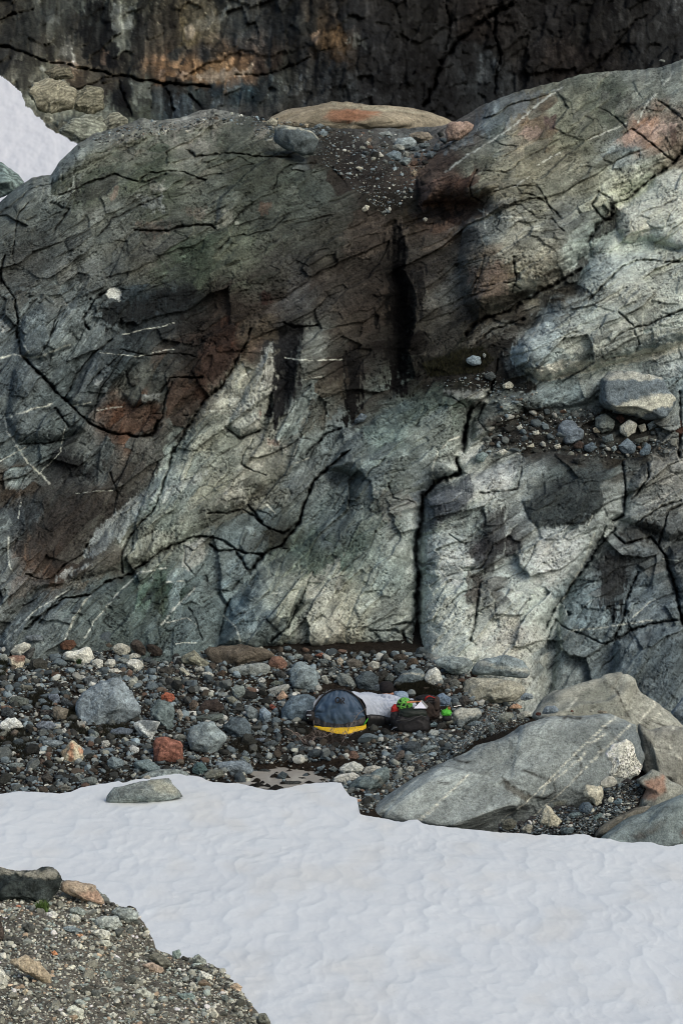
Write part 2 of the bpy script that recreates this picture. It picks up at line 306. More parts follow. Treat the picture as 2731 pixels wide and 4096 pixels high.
block('E', [-60,560, 240,590, 320,610, 170,640, 20,800, -60,900], .3, 25)
block('C', [830,900, 940,660, 1000,600, 1130,470, 1230,380, 1330,350, 1568,330, 1568,620, 1450,900, 1330,1000, 700,1400, 300,1500, 540,1200], .35, 55)
block('C', [1040,790, 1120,640, 1190,490, 1240,430, 1260,600, 1230,700, 1190,800, 1100,840], .22, 22)
block('C', [90,360, 110,280, 200,210, 270,240, 360,200, 400,310, 330,420, 200,480, 110,460], .3, 25)
block('C', [300,640, 450,430, 560,420, 640,480, 560,560, 480,600, 430,690, 330,680], .22, 20)
block('C', [30,740, 60,520, 150,500, 260,640, 400,740, 400,800, 260,850, 80,860], .28, 22)
block('C', [560,620, 650,590, 740,640, 700,680, 600,690], .15, 10)
block('A', [1010,900, 1060,840, 1160,870, 1100,930, 1040,1000, 985,1030], .15, 12)
block('A', [230,830, 280,740, 350,650, 480,610, 640,560, 800,545, 800,600, 560,680, 380,780, 260,830], .35, 30)
block('A', [800,560, 1000,500, 1120,520, 1160,570, 900,600], .2, 15)
# --- cracks and joints
for c in [
 ('F', [545,90, 430,150, 372,215, 365,330, 345,420, 335,480, 350,560, 342,700, 350,800, 340,950], 13, .9, .6),
 ('F', [350,760, 280,840, 300,930], 8, .4, .5), ('F', [240,810, 330,790, 350,860], 6, .3, .5), ('F', [130,830, 250,830, 350,910], 5, .2, .4),
 ('D', [560,850, 590,700, 690,620, 700,560, 720,480], 9, .6, .6), ('D', [530,930, 545,1000, 500,1010], 12, .7, .7), ('D', [570,790, 560,900], 14, .6, .6),
 ('E', [1600,0, 1500,90, 1440,150, 1400,240, 1380,320, 1290,440, 1210,480, 1140,560], 9, .7, .7),
 ('E', [1380,320, 1300,380, 1240,360, 1190,330, 1140,250], 7, .35, .6), ('E', [1240,480, 1130,470, 1040,430, 980,400, 880,400, 800,430, 690,500, 600,570], 7, .4, .6),
 ('E', [1140,570, 1110,500, 1080,450, 1010,470, 960,430], 7, .35, .6), ('E', [950,290, 1040,290, 1110,270, 1200,330], 6, .3, .5), ('E', [590,570, 480,610, 410,670, 300,680, 180,770, 120,820], 7, .5, .6),
 ('E', [840,430, 850,520, 900,580, 930,520], 4, .2, .5), ('E', [120,570, 180,590, 240,590, 300,530, 380,470, 400,440], 5, .3, .5), ('E', [560,560, 560,470, 620,370, 700,280, 740,200, 770,80, 800,-10], 6, .4, .6),
 ('E', [520,290, 540,200, 510,110], 5, .2, .4), ('E', [1010,850, 1040,720, 1060,680], 5, .3, .5), ('E', [940,560, 960,640, 1060,650, 1090,600], 4, .2, .4), ('E', [1250,880, 1330,800, 1400,650], 6, .35, .5),
 ('E', [1300,830, 1400,640, 1440,560], 4, .2, .4), ('E', [930,870, 900,780, 870,720], 5, .2, .5), ('E', [180,800, 250,700, 330,640], 4, .25, .4), ('E', [740,560, 745,700, 720,800, 740,900], 4, .12, .3),
 ('C', [800,900, 870,780, 940,660, 1010,600, 1080,500, 1130,400, 1150,330], 8, .45, .5), ('C', [120,470, 200,560, 300,660, 400,760, 500,810, 620,830, 700,830, 720,760], 8, .45, .6),
 ('C', [80,380, 85,300, 70,200, 0,100], 6, .4, .6), ('C', [0,120, 20,0], 6, .35, .6), ('C', [90,380, 100,450, 180,550], 6, .35, .5), ('C', [410,340, 380,290, 440,200, 480,170], 6, .35, .6), ('C', [430,760, 440,690, 470,600, 520,520, 560,460], 4, .25, .5),
 ('C', [300,660, 340,560, 430,450, 520,380], 5, .25, .5), ('C', [400,600, 470,520, 560,440], 4, .2, .5), ('C', [550,430, 700,460, 800,450, 900,460], 4, .2, .5), ('C', [690,680, 780,560, 930,560], 5, .25, .6),
 ('C', [690,820, 740,740, 760,640, 790,580], 5, .25, .5), ('C', [90,870, 200,860, 300,850], 5, .3, .6), ('C', [260,700, 290,760, 320,790], 6, .3, .7), ('C', [180,470, 230,360, 270,300], 4, .2, .5), ('C', [210,400, 260,290, 290,230], 4, .2, .4),
 ('C', [1190,800, 1100,840, 1030,780], 5, .3, .4), ('C', [1400,920, 1490,820, 1568,790], 7, .4, .6), ('C', [1300,300, 1340,330, 1460,320], 5, .35, .6), ('C', [1160,840, 1120,900, 1110,960, 1220,1010], 4, .2, .4),
 ('A', [0,990, 120,880, 250,840], 5, .2, .4), ('A', [270,890, 400,850, 520,800, 640,840, 760,800], 6, .25, .5), ('A', [850,690, 900,720, 1040,700, 1200,720, 1330,720], 5, .3, .6),
 ('A', [620,1060, 760,1060, 850,1040, 970,1030, 990,1050], 7, .3, .6), ('A', [640,830, 680,790, 840,790, 950,830], 5, .2, .5), ('A', [230,930, 320,960, 250,1060], 6, .2, .5), ('A', [450,1090, 520,1000, 640,950, 740,900], 5, .2, .4),
 ('A', [1000,1150, 1060,1090, 1240,1060, 1300,1000], 4, .2, .4), ('A', [60,1170, 80,1000, 130,930], 5, .2, .4), ('A', [1250,870, 1280,800, 1330,760, 1450,750], 5, .25, .5), ('A', [830,870, 900,820, 1080,780, 1200,740], 4, .15, .4),
 ('B', [640,960, 700,880, 800,850, 900,860, 970,980], 4, .2, .4), ('B', [620,780, 590,850, 600,900, 650,930], 6, .3, .6), ('B', [650,780, 760,790, 850,720, 1000,640], 4, .15, .4), ('B', [800,850, 820,890, 880,900, 940,930, 1000,1000], 5, .2, .4),
 ('B', [1290,610, 1330,590, 1400,640, 1470,700, 1530,740], 6, .35, .5), ('B', [1450,460, 1520,520, 1580,560], 7, .3, .5), ('B', [1180,490, 1240,520, 1290,570, 1310,620], 4, .2, .4), ('B', [980,440, 1050,470, 1060,540], 5, .15, .4),
 ('B', [1568,700, 1510,760, 1420,820, 1330,900, 1240,940, 1240,1000, 1180,1030, 1130,1110], 11, .6, .6), ('B', [1230,910, 1180,880, 1150,940, 1200,1010], 8, .25, .5), ('B', [740,940, 820,940, 900,1000, 960,1010, 1020,1060], 4, .15, .4),
 ('D', [600,150, 640,80, 650,0], 5, .2, .4), ('D', [780,170, 800,90, 790,0], 5, .25, .4), ('D', [640,140, 760,120, 820,150], 4, .15, .4), ('D', [1140,200, 1210,120, 1280,60, 1350,20, 1568,20], 6, .3, .4), ('D', [1340,330, 1420,310, 1500,270, 1568,250], 6, .3, .6),
 ('D', [1230,400, 1270,360, 1340,330, 1370,400, 1350,440], 5, .25, .4), ('D', [1200,480, 1260,460, 1330,460], 7, .25, .6), ('D', [1270,260, 1340,320], 5, .2, .5), ('D', [570,360, 640,290, 760,260, 900,170, 1000,120, 1100,60], 12, .5, .5),
 ('D', [620,400, 700,340, 830,290], 8, .35, .5), ('D', [840,720, 820,660], 5, .25, .4), ('D', [650,680, 620,750, 660,800], 5, .3, .5), ('D', [480,640, 560,680, 580,730], 4, .2, .4), ('D', [350,780, 380,700, 370,650], 4, .15, .3),
 ('F', [640,200, 740,190, 810,180, 830,20], 5, .25, .5), ('F', [1290,60, 1300,200, 1290,300, 1240,330], 6, .4, .5), ('F', [1400,60, 1410,120, 1330,230], 5, .3, .5), ('F', [930,820, 1000,690, 1100,570, 1180,440, 1260,360], 7, .45, .5),
 ('F', [630,620, 620,760, 590,880], 7, .35, .5), ('F', [560,560, 640,540, 690,450], 5, .2, .4), ('F', [490,390, 560,430, 600,420], 5, .25, .5), ('F', [1480,480, 1520,600, 1550,720, 1568,800], 9, .5, .6), ('F', [1250,860, 1290,770, 1320,660, 1360,560], 6, .3, .5),
 ('F', [1210,890, 1350,820, 1440,790, 1568,780], 7, .4, .5), ('F', [1240,380, 1300,430, 1420,400, 1480,480], 6, .35, .5), ('F', [1450,440, 1500,280, 1568,250], 6, .35, .5), ('F', [1350,340, 1440,270, 1560,230], 5, .3, .5), ('F', [940,860, 980,780, 1060,830, 1200,890], 5, .25, .4),
 ('F', [0,250, 60,200, 130,100, 200,40], 4, .12, .3), ('F', [210,150, 240,220, 330,240], 5, .15, .4), ('F', [0,560, 130,440, 160,370], 4, .12, .3), ('d', [1560,900, 1560,1050], 8, .4, .5), ('F', [480,720, 560,650, 600,640], 4, .15, .3), ('F', [740,600, 830,560, 880,480, 890,400], 4, .12, .3)]:
    crack(*c)
# --- black water streaks, rust, moss and pale patches
BK = (18, 17, 16)
for p in [('C', [1270,320, 1390,325, 1380,420, 1360,560, 1300,700, 1270,780, 1240,740, 1260,560], (30,30,33), 1.2, 22), ('C', [1320,0, 1420,0, 1400,300, 1350,290], (60,58,56), .5, 14),
 ('D', [205,-90, 245,-110, 280,-10, 270,60, 315,160, 325,300, 295,430, 320,560, 240,640, 200,600, 215,420, 185,300, 220,160, 190,40], (14,13,12), 1.15, 26), ('D', [20,440, 80,430, 100,640, 40,760, 0,760], (20,18,17), 1.3, 20), ('D', [330,60, 380,60, 370,260, 340,300], (30,28,27), 1.0, 18),
 ('D', [380,480, 560,430, 640,400, 760,380, 720,460, 560,540, 400,560], (24,23,15), .85, 14), ('E', [280,40, 380,20, 385,110, 290,130], (30,31,32), .85, 9), ('E', [120,280, 210,230, 180,330, 110,480, 80,460], (40,42,44), .7, 16),
 ('E', [210,230, 480,220, 540,300, 430,430, 300,540, 180,530, 100,480, 150,330], (52,44,38), .6, 18), ('E', [480,60, 640,30, 700,70, 640,200, 560,300, 500,240], (62,54,46), .6, 18),
 ('C', [610,250, 820,160, 880,260, 800,360, 700,400, 560,380], (34,42,46), .6, 22), ('C', [470,230, 620,200, 760,140, 900,150, 860,230, 640,290, 490,330], (26,28,28), .8, 14), ('C', [860,230, 960,300, 1100,330, 1060,420, 940,480, 880,560, 820,540, 800,400], (30,27,25), .65, 20),
 ('C', [920,440, 1060,370, 1110,440, 1040,560, 960,600], (74,42,28), .7, 16), ('C', [1140,350, 1200,380, 1180,470, 1140,480], (92,62,40), .6, 12), ('C', [590,700, 700,690, 700,800, 640,830, 570,790, 560,750], (92,56,36), .75, 10), ('C', [760,580, 830,580, 810,680, 760,720], (78,50,34), .6, 10),
 ('C', [1200,160, 1250,170, 1230,230, 1200,220], (70,30,22), .7, 9), ('C', [1200,700, 1205,720, 1175,755, 1180,740], (130,62,36), .8, 6), ('C', [1200,825, 1250,830, 1350,900, 1320,905, 1240,870], (160,150,130), .6, 8), ('C', [1220,830, 1270,845, 1300,880, 1250,870], (150,88,56), .5, 6),
 ('C', [1420,700, 1480,620, 1568,560, 1568,680, 1480,780, 1400,800], (78,70,54), .6, 16), ('C', [1180,520, 1240,400, 1255,600, 1200,690, 1140,640], (150,146,126), .6, 10), ('C', [1060,660, 1130,620, 1190,700, 1180,800, 1100,830, 1040,790], (148,144,126), .6, 10),
 ('C', [480,180, 520,155, 565,175, 540,205], (165,164,150), .9, 6), ('C', [0,300, 30,320, 40,345, 10,345], (140,140,132), .7, 6), ('C', [645,640, 735,630, 720,660, 650,675], (135,138,128), .6, 6), ('C', [430,570, 480,560, 470,590, 420,610], (125,130,130), .6, 6),
 ('C', [700,60, 900,20, 920,120, 760,130, 680,160], (60,72,52), .5, 16), ('A', [960,600, 1080,580, 1060,640, 760,650, 640,700, 520,760, 400,800, 260,860, 300,760, 500,680, 700,620], (66,76,56), .55, 18), ('A', [240,830, 340,820, 320,880, 250,890], (62,68,40), .7, 10),
 ('A', [400,830, 540,790, 560,860, 400,930, 330,900], (46,48,50), .6, 14), ('A', [540,850, 560,840, 520,920, 500,900], (110,72,52), .5, 8), ('A', [850,960, 950,950, 940,1000, 860,1000], (104,82,64), .5, 10), ('A', [620,1030, 780,1020, 760,1070, 650,1070], (96,74,58), .6, 10), ('A', [1200,930, 1240,925, 1230,980, 1200,980], (105,62,40), .6, 6),
 ('A', [680,830, 760,820, 740,880, 680,870], (112,106,92), .6, 8), ('A', [980,990, 1060,960, 1080,1020, 1000,1040], (120,118,100), .6, 10), ('A', [640,900, 740,890, 750,970, 650,960], (112,118,114), .5, 10),
 ('B', [350,850, 450,830, 520,860, 480,930, 380,940], (120,72,48), .7, 9), ('B', [400,850, 520,850, 520,900, 420,910], (58,40,30), .6, 9), ('B', [940,545, 985,530, 975,590, 930,610], (90,56,44), .85, 7), ('B', [820,610, 900,590, 930,600, 860,640], (150,104,78), .6, 9),
 ('B', [1290,600, 1450,560, 1530,590, 1450,640, 1330,680, 1290,650], (150,104,78), .7, 12), ('B', [1505,590, 1535,600, 1545,660, 1520,660], (84,50,40), .7, 6), ('B', [1200,440, 1280,410, 1340,440, 1260,520, 1180,520], (72,72,58), .6, 12), ('B', [1060,530, 1160,510, 1120,600, 1060,580], (92,88,70), .5, 12),
 ('B', [0,640, 100,640, 300,780, 340,830, 360,960, 560,960, 560,1000, 400,1030, 330,1000, 200,900, 0,850], (44,36,31), .8, 14), ('B', [100,900, 320,880, 370,960, 200,980, 80,960], (34,32,22), .7, 12), ('B', [60,1000, 260,1020, 320,1100, 160,1150, 20,1176, 0,1100], (82,64,50), .5, 18),
 ('B', [670,450, 760,420, 960,420, 760,560, 650,620, 520,700, 460,700, 560,620], (92,106,110), .55, 14), ('D', [600,60, 720,30, 760,60, 740,170, 640,190, 590,190], (116,84,64), .55, 12), ('D', [800,100, 1000,80, 1000,110, 900,150, 810,160], (152,142,118), .6, 9), ('D', [690,30, 750,20, 720,110, 680,90], (100,66,52), .5, 10),
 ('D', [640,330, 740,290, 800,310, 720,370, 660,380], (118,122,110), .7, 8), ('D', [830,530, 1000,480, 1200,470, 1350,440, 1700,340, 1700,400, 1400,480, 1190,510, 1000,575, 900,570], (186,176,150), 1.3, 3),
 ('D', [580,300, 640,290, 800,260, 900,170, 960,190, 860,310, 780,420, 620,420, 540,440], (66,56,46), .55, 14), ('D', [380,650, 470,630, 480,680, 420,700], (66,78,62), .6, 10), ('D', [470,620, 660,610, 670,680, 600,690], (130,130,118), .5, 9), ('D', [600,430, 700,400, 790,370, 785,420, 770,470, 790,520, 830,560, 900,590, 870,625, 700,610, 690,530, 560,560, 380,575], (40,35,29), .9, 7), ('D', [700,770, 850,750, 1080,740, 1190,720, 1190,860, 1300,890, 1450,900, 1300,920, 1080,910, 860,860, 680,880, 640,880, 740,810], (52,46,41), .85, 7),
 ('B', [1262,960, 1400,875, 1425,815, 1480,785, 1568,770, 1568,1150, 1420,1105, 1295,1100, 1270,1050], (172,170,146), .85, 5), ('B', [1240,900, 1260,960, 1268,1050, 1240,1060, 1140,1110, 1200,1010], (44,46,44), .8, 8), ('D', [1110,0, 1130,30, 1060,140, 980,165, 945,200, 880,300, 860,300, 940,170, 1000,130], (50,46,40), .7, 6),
 ('F', [830,250, 900,200, 1000,180, 1180,180, 1220,230, 1170,290, 1110,340, 900,355, 850,310], (52,62,62), .92, 4), ('F', [860,170, 1040,110, 1180,60, 1220,110, 1150,200, 900,210], (58,68,68), .8, 7), ('F', [380,230, 480,180, 590,120, 620,170, 560,280, 480,310, 420,380, 375,380], (66,72,80), .8, 7),
 ('F', [590,150, 660,90, 780,50, 800,160, 660,190], (158,158,148), .7, 8), ('F', [650,280, 750,270, 740,440, 700,560, 650,560, 640,420], (46,44,46), .75, 12), ('F', [580,560, 640,570, 620,700, 570,700], (66,56,50), .7, 10), ('F', [1200,480, 1320,480, 1300,640, 1240,800, 1180,640], (38,40,42), .85, 14), ('F', [1300,340, 1440,320, 1460,380, 1330,440, 1270,380], (46,42,38), .7, 10),
 ('F', [440,470, 560,440, 600,500, 540,620, 450,620], (160,160,150), .6, 9), ('F', [900,430, 1080,420, 1090,540, 950,560], (156,158,148), .5, 12), ('F', [560,880, 660,900, 860,870, 870,820, 740,800, 700,860], (150,142,126), .6, 10),
 ('F', [0,420, 120,360, 160,440, 100,540, 0,540], (78,92,76), .5, 16), ('F', [160,190, 300,180, 340,260, 220,330, 150,300], (104,98,86), .5, 14), ('E', [700,640, 760,600, 750,740, 700,740], (52,68,44), .7, 10), ('E', [1400,480, 1568,420, 1568,540, 1420,560], (70,84,64), .5, 14),
 ('E', [730,190, 960,90, 960,120, 740,240], (140,144,132), .6, 7), ('E', [990,250, 1110,60, 1130,230, 1020,260], (136,130,110), .6, 10), ('E', [580,420, 720,370, 900,400, 760,430, 620,500, 560,480], (134,136,114), .5, 10), ('E', [830,420, 940,420, 940,480, 880,560, 850,540], (142,136,118), .6, 7),
 ('E', [260,570, 420,510, 430,530, 300,590, 250,600], (146,148,138), .6, 6), ('E', [60,570, 180,560, 220,600, 60,720], (92,74,60), .6, 12), ('E', [0,200, 100,180, 150,200, 20,220], (84,62,44), .7, 7), ('E', [1420,600, 1568,480, 1568,900, 1340,900], (138,134,116), .5, 14),
 ('d', [895,540, 915,530, 925,620, 940,700, 928,800, 934,900, 900,905, 895,800, 885,700, 900,620], (14,13,12), 1.1, 22), ('d', [1375,862, 1568,800, 1568,870, 1380,880], (150,150,138), .5, 8), ('E', [440,360, 640,200, 720,180, 640,300, 540,420, 420,500, 380,480], (128,136,130), .55, 9)]:
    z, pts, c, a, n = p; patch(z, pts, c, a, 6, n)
# --- quartz veins
for p in [('B', [470,790, 600,700, 700,640, 800,570, 900,480, 1010,400], 5), ('B', [1130,640, 1250,590, 1310,560], 3), ('B', [1330,750, 1370,790, 1390,830], 5), ('B', [1360,560, 1400,470, 1450,430], 4), ('B', [1480,390, 1520,330], 4), ('B', [890,760, 1000,700], 3), ('B', [650,960, 660,1050], 2.5), ('B', [620,960, 700,995, 850,1000], 3.5), ('B', [700,870, 800,855, 860,810], 3),
 ('D', [955,200, 920,290, 880,360, 850,420, 835,440], 3.5), ('D', [1230,520, 1330,505], 3), ('D', [455,890, 500,840, 540,830], 4), ('D', [440,900, 420,950, 415,1000, 440,1060], 3.5), ('F', [410,130, 440,140], 4), ('F', [1160,380, 1100,540, 1030,660, 990,720, 1005,860, 1010,919], 4.5), ('F', [1060,830, 1170,820, 1270,805, 1420,780], 4), ('F', [1150,300, 1130,350], 3), ('F', [1320,780, 1440,680], 2.5), ('F', [1470,500, 1550,510], 3),
 ('C', [0,470, 60,450, 130,470, 180,465, 240,440, 320,410], 5), ('C', [30,740, 100,720, 160,700, 240,680], 4.5), ('C', [20,730, 30,800, 80,880, 130,950, 190,1000, 230,1040], 4.5), ('C', [100,385, 140,450], 4), ('C', [180,1000, 280,900, 300,790], 2.5), ('C', [0,945, 60,910, 120,880], 3), ('C', [940,715, 1060,705], 3), ('C', [1310,470, 1420,480, 1568,475], 3), ('C', [1400,570, 1500,545], 2.5), ('C', [330,690, 420,670], 3), ('C', [440,710, 560,690], 2.5), ('C', [560,360, 700,330, 800,310], 2), ('C', [430,440, 620,460, 800,430], 1.8), ('C', [1080,580, 1150,530], 3),
 ('E', [300,870, 340,770, 380,710, 420,670], 4), ('E', [390,860, 430,790, 510,700, 560,640, 640,560, 760,545], 3.5), ('E', [740,800, 800,730, 860,670, 900,630], 5), ('E', [760,790, 860,770, 900,800], 3), ('E', [1030,760, 1080,810, 1110,890], 4.5), ('E', [100,240, 85,310], 3), ('E', [40,400, 40,520, 60,560], 3.5), ('E', [0,900, 160,740, 320,640], 2.5), ('E', [350,200, 520,185], 2), ('E', [1210,230, 1260,290], 4), ('E', [1230,660, 1300,655], 3), ('E', [1420,40, 1350,60], 3), ('E', [760,605, 850,600], 3), ('E', [810,890, 900,885], 2.5)]:
    vein(p[0], p[1], p[2] * .8)
# --- relief at every scale: bedding along the dip, joint blocks, pits
Y += .20 * fbm2(U / 420, V / 420, 2, 71) + .05 * fbm2(Uw / 120, Vw / 120, 2, 72)
gate = sm(-.25, .35, fbm2(U / 260, V / 260, 3, 81)); gate2 = sm(-.2, .4, fbm2(U / 160, V / 160, 3, 83))
Y += .26 * h1 + .085 * h2 * (.5 + gate) + .030 * h3 * (.4 + gate2) + .008 * h4
def joint(e, w, d, g, dk):
    f = np.exp(-(e / w) ** 2) * g
    Y[...] = Y + d * f; alb[...] = alb * (1 - dk * f)[..., None]
def family(a_, b_, sp, ln, w, d, dk, thr, s):
    """parallel fractures: straight, broken into lengths"""
    ph = b_ / sp + .35 * per2(a_ / 300, b_ / 300, s); k = np.round(ph); dist = np.abs(ph - k - .5 * (hsh(k.astype(int), k.astype(int) * 3, s) - .5)) * sp
    g = sm(thr, thr + .15, per2(a_ / ln, k * 3.7, s + 1)) * (.5 + .5 * sm(-.3, .3, fbm2(U / 120, V / 120, 2, s + 2)))
    f = np.exp(-(dist / (w * (.7 + .6 * g))) ** 2) * g; Y[...] = Y + d * f; alb[...] = alb * (1 - dk * f)[..., None]
brk = sm(-.05, .3, fbm2(U / 70, V / 70, 3, 85))
joint(e1, .012, .08, gate * brk, .5); joint(e2, .028, .04, gate2 * brk, .5); joint(e3, .06, .02, gate2 * brk * .7, .4)
family(pa, pb, 62, 170, 2.4, .06, .55, .22, 200); family(pb, pa, 90, 60, 2.0, .04, .45, .34, 210); family(pa, pb, 19, 70, 1.7, .015, .35, .26, 220)
Y += .014 * fbm2(pa / 90, pb / 11, 3, 93) + .006 * fbm2(U / 11, V / 11, 2, 94)
pit = sm(.26, .42, fbm2(pa / 12, pb / 8, 2, 95)) * sm(-.1, .35, fbm2(U / 120, V / 120, 2, 96)); Y += .025 * pit
# tone variation of the stone itself and black lichen
tone = np.exp(.36 * fbm2(pa / 75, pb / 36, 4, 101) + .20 * fbm2(pa / 60, pb / 7, 3, 102) + .18 * fbm2(U / 8, V / 8, 2, 103) + .34 * (c2 - .5) * (.4 + gate) + .20 * (c1 - .5) + .26 * (c3 - .5) + .14 * (c4 - .5))
alb *= tone[..., None]
lich = sm(.26, .42, fbm2(pa / 16, pb / 10, 3, 105)) * sm(-.1, .4, fbm2(U / 170, V / 170, 3, 106)); alb *= (1 - .60 * lich)[..., None]; alb *= (1 - .5 * pit)[..., None]
pale = sm(.3, .5, fbm2(pa / 70, pb / 9, 3, 107)) * sm(-.1, .4, fbm2(U / 200, V / 200, 3, 108)); alb = alb * (1 + .5 * pale[..., None])
hue = fbm2(U / 140, V / 140, 3, 109) + .6 * (c2 - .5); alb[..., 0] *= .92 * (1 + .05 * hue); alb[..., 2] *= 1.07 * (1 - .04 * hue)
lum = alb.mean(-1, keepdims=True); alb = (lum + (alb - lum) * .72) * np.clip(lum / .11, .3, 2.2) ** .26 / WB
alb /= EC
P = at(U, V, Y)
back = [P]; cols = [alb]
top = P[0]
bk = []
for k, (dy, dz) in enumerate([(1.5, -.2), (5, -1.0), (12, -3.5)]): bk.append(top + np.array([0, dy, dz]))
P = np.concatenate([np.array(bk[::-1]), P], 0); alb = np.concatenate([np.repeat(alb[:1], 3, 0), alb], 0)
cl = mesh('cliff', P.reshape(-1, 3), gridfaces(P.shape[0], nc), M_cliff, colr=soft(alb.reshape(-1, 3))); tag(cl, kind='structure')
CL_U, CL_SIL, CL_VB = uu, sil, vb
CLY = Y.copy()
def cliffY(u, v):
    i = int(np.clip(np.searchsorted(CL_U, u), 0, 829)); t = (v - CL_SIL[i]) / (CL_VB[i] - CL_SIL[i]); j = int(np.clip(t * 699, 0, 699)); return float(CLY[j, i])
del w1, w2, pa, pb, pa1, pb1, pa2, pb2, tone, lich, pale

# ------------------------------------------------------------------ far cliff wall
nc2, nr2 = 640, 190
uu2 = np.linspace(-400, 3150, nc2); vv2 = np.linspace(-330, 760, nr2)
U, V = np.meshgrid(uu2, vv2)
FD = [(-300,-300,104),(600,-300,100),(1400,-300,97),(2200,-300,102),(3100,-300,110),(-300,200,96),(300,200,93),(900,150,94),(1500,200,92),(1900,300,97),(2700,200,100),(3100,300,103),(-300,500,86),(100,330,88),(400,420,86),(800,330,91),(1300,450,90),(1800,500,94),(2400,500,96),(3100,700,97),(300,700,78),(1300,700,86)]
Y = tps(FD, U, V)[..., 0]
W1 = fbm2(U / 80, V / 80, 3, 1); W2 = fbm2(U / 80, V / 80, 3, 31); Uw = U + 12 * W1; Vw = V + 12 * W2
TF = """0,20,62,58,50 60,60,50,50,46 130,30,70,70,64 20,130,46,44,40 100,120,58,54,46 180,60,42,40,36 215,40,60,62,58 260,60,20,20,19 250,130,24,23,22 285,40,105,104,92 285,90,92,92,84 330,60,24,23,22 240,180,60,54,46
380,60,46,42,36 440,70,95,84,64 480,50,80,74,62 530,30,70,70,66 560,60,40,42,42 420,120,40,40,38 480,130,36,37,37 560,120,34,35,36 640,60,40,41,41 700,60,44,44,42 740,60,50,42,34 760,90,74,58,42 700,120,34,34,34 800,40,38,38,38
390,165,110,84,62 450,165,128,100,74 500,160,136,108,80 550,155,128,100,76 600,150,60,50,44 620,190,46,50,50 560,210,40,50,54 500,210,38,46,50 440,220,44,50,50 400,200,30,28,26 640,170,50,50,46 700,170,40,40,39 760,170,32,33,34
60,180,86,82,72 110,170,112,108,92 170,180,78,66,54 90,220,130,128,112 150,230,120,118,104 120,260,118,114,100 200,190,76,70,60 230,190,44,40,36 220,240,60,58,52 190,270,112,112,98 260,270,108,112,104 240,250,100,98,86 330,210,66,66,58 360,220,40,42,42 290,220,20,20,19 320,250,74,76,66 380,250,44,52,56 300,200,20,20,19
850,100,30,30,31 880,180,24,24,25 950,60,24,23,22 1000,150,18,17,17 1050,120,34,34,35 1100,60,30,26,24 1110,160,38,40,42 1180,100,28,26,25 1250,60,28,27,27 1300,120,32,28,26 1350,60,22,21,20 1450,60,32,31,30 1500,100,30,30,30 1568,40,40,40,40 1400,130,22,20,19 800,230,38,40,42 900,240,26,26,27 1000,230,22,22,23"""
TFl = [[float(x) for x in t.split(',')] for t in TF.split()]; TFl = [[t[0] / .5741, t[1] / .5741] + list(lin(t[2:])) for t in TFl]
fl = Lat(-420, 3200, -340, 800, 12, lambda a, b: idw(TFl, a, b, 4, 18))
h1, e1, c1 = facet(U / 230 + .1 * W1, V / 230 + .1 * W2 + U / 500, 21, 1.4, .4); h2, e2, c2 = facet(U / 60 + .08 * W1, V / 85 + .08 * W2 + U / 200, 22, 1.2, .8); h3, e3, c3 = facet(U / 24, V / 30, 25, 1, .6)
alb = fl(U + 8 * W1 + 60 * (c2 - .5) + 14 * (c3 - .5), V + 8 * W2 + 40 * (c3 - .5) - 30 * (c2 - .5))
for c in [('A', [0,90, 60,70, 160,40], 5, .8, .5), ('A', [0,205, 100,240, 200,280, 330,300, 420,320, 540,350, 620,360, 720,380, 850,390, 960,400], 8, 1.5, .6), ('A', [140,400, 250,400, 370,410, 470,360, 520,350], 5, 1.0, .5), ('A', [380,560, 440,500, 500,480], 4, .8, .4), ('A', [1080,350, 1250,330, 1340,300, 1430,260], 5, .8, .4),
 ('B', [370,480, 430,380, 450,280, 520,200, 600,130, 700,60, 780,20], 12, 2.2, .5), ('B', [700,60, 720,250, 700,430], 7, 1.0, .4), ('B', [480,0, 500,150, 460,250], 6, .8, .4), ('B', [1180,300, 1260,200, 1320,120, 1400,60], 6, .8, .4), ('A', [540,350, 570,430, 600,540], 10, 1.2, .6), ('A', [750,390, 790,460, 800,540], 9, 1.2, .6), ('A', [870,430, 910,480, 940,540], 8, 1.0, .5), ('A', [690,400, 700,500], 6, .8, .5)]:
    crack(*c)
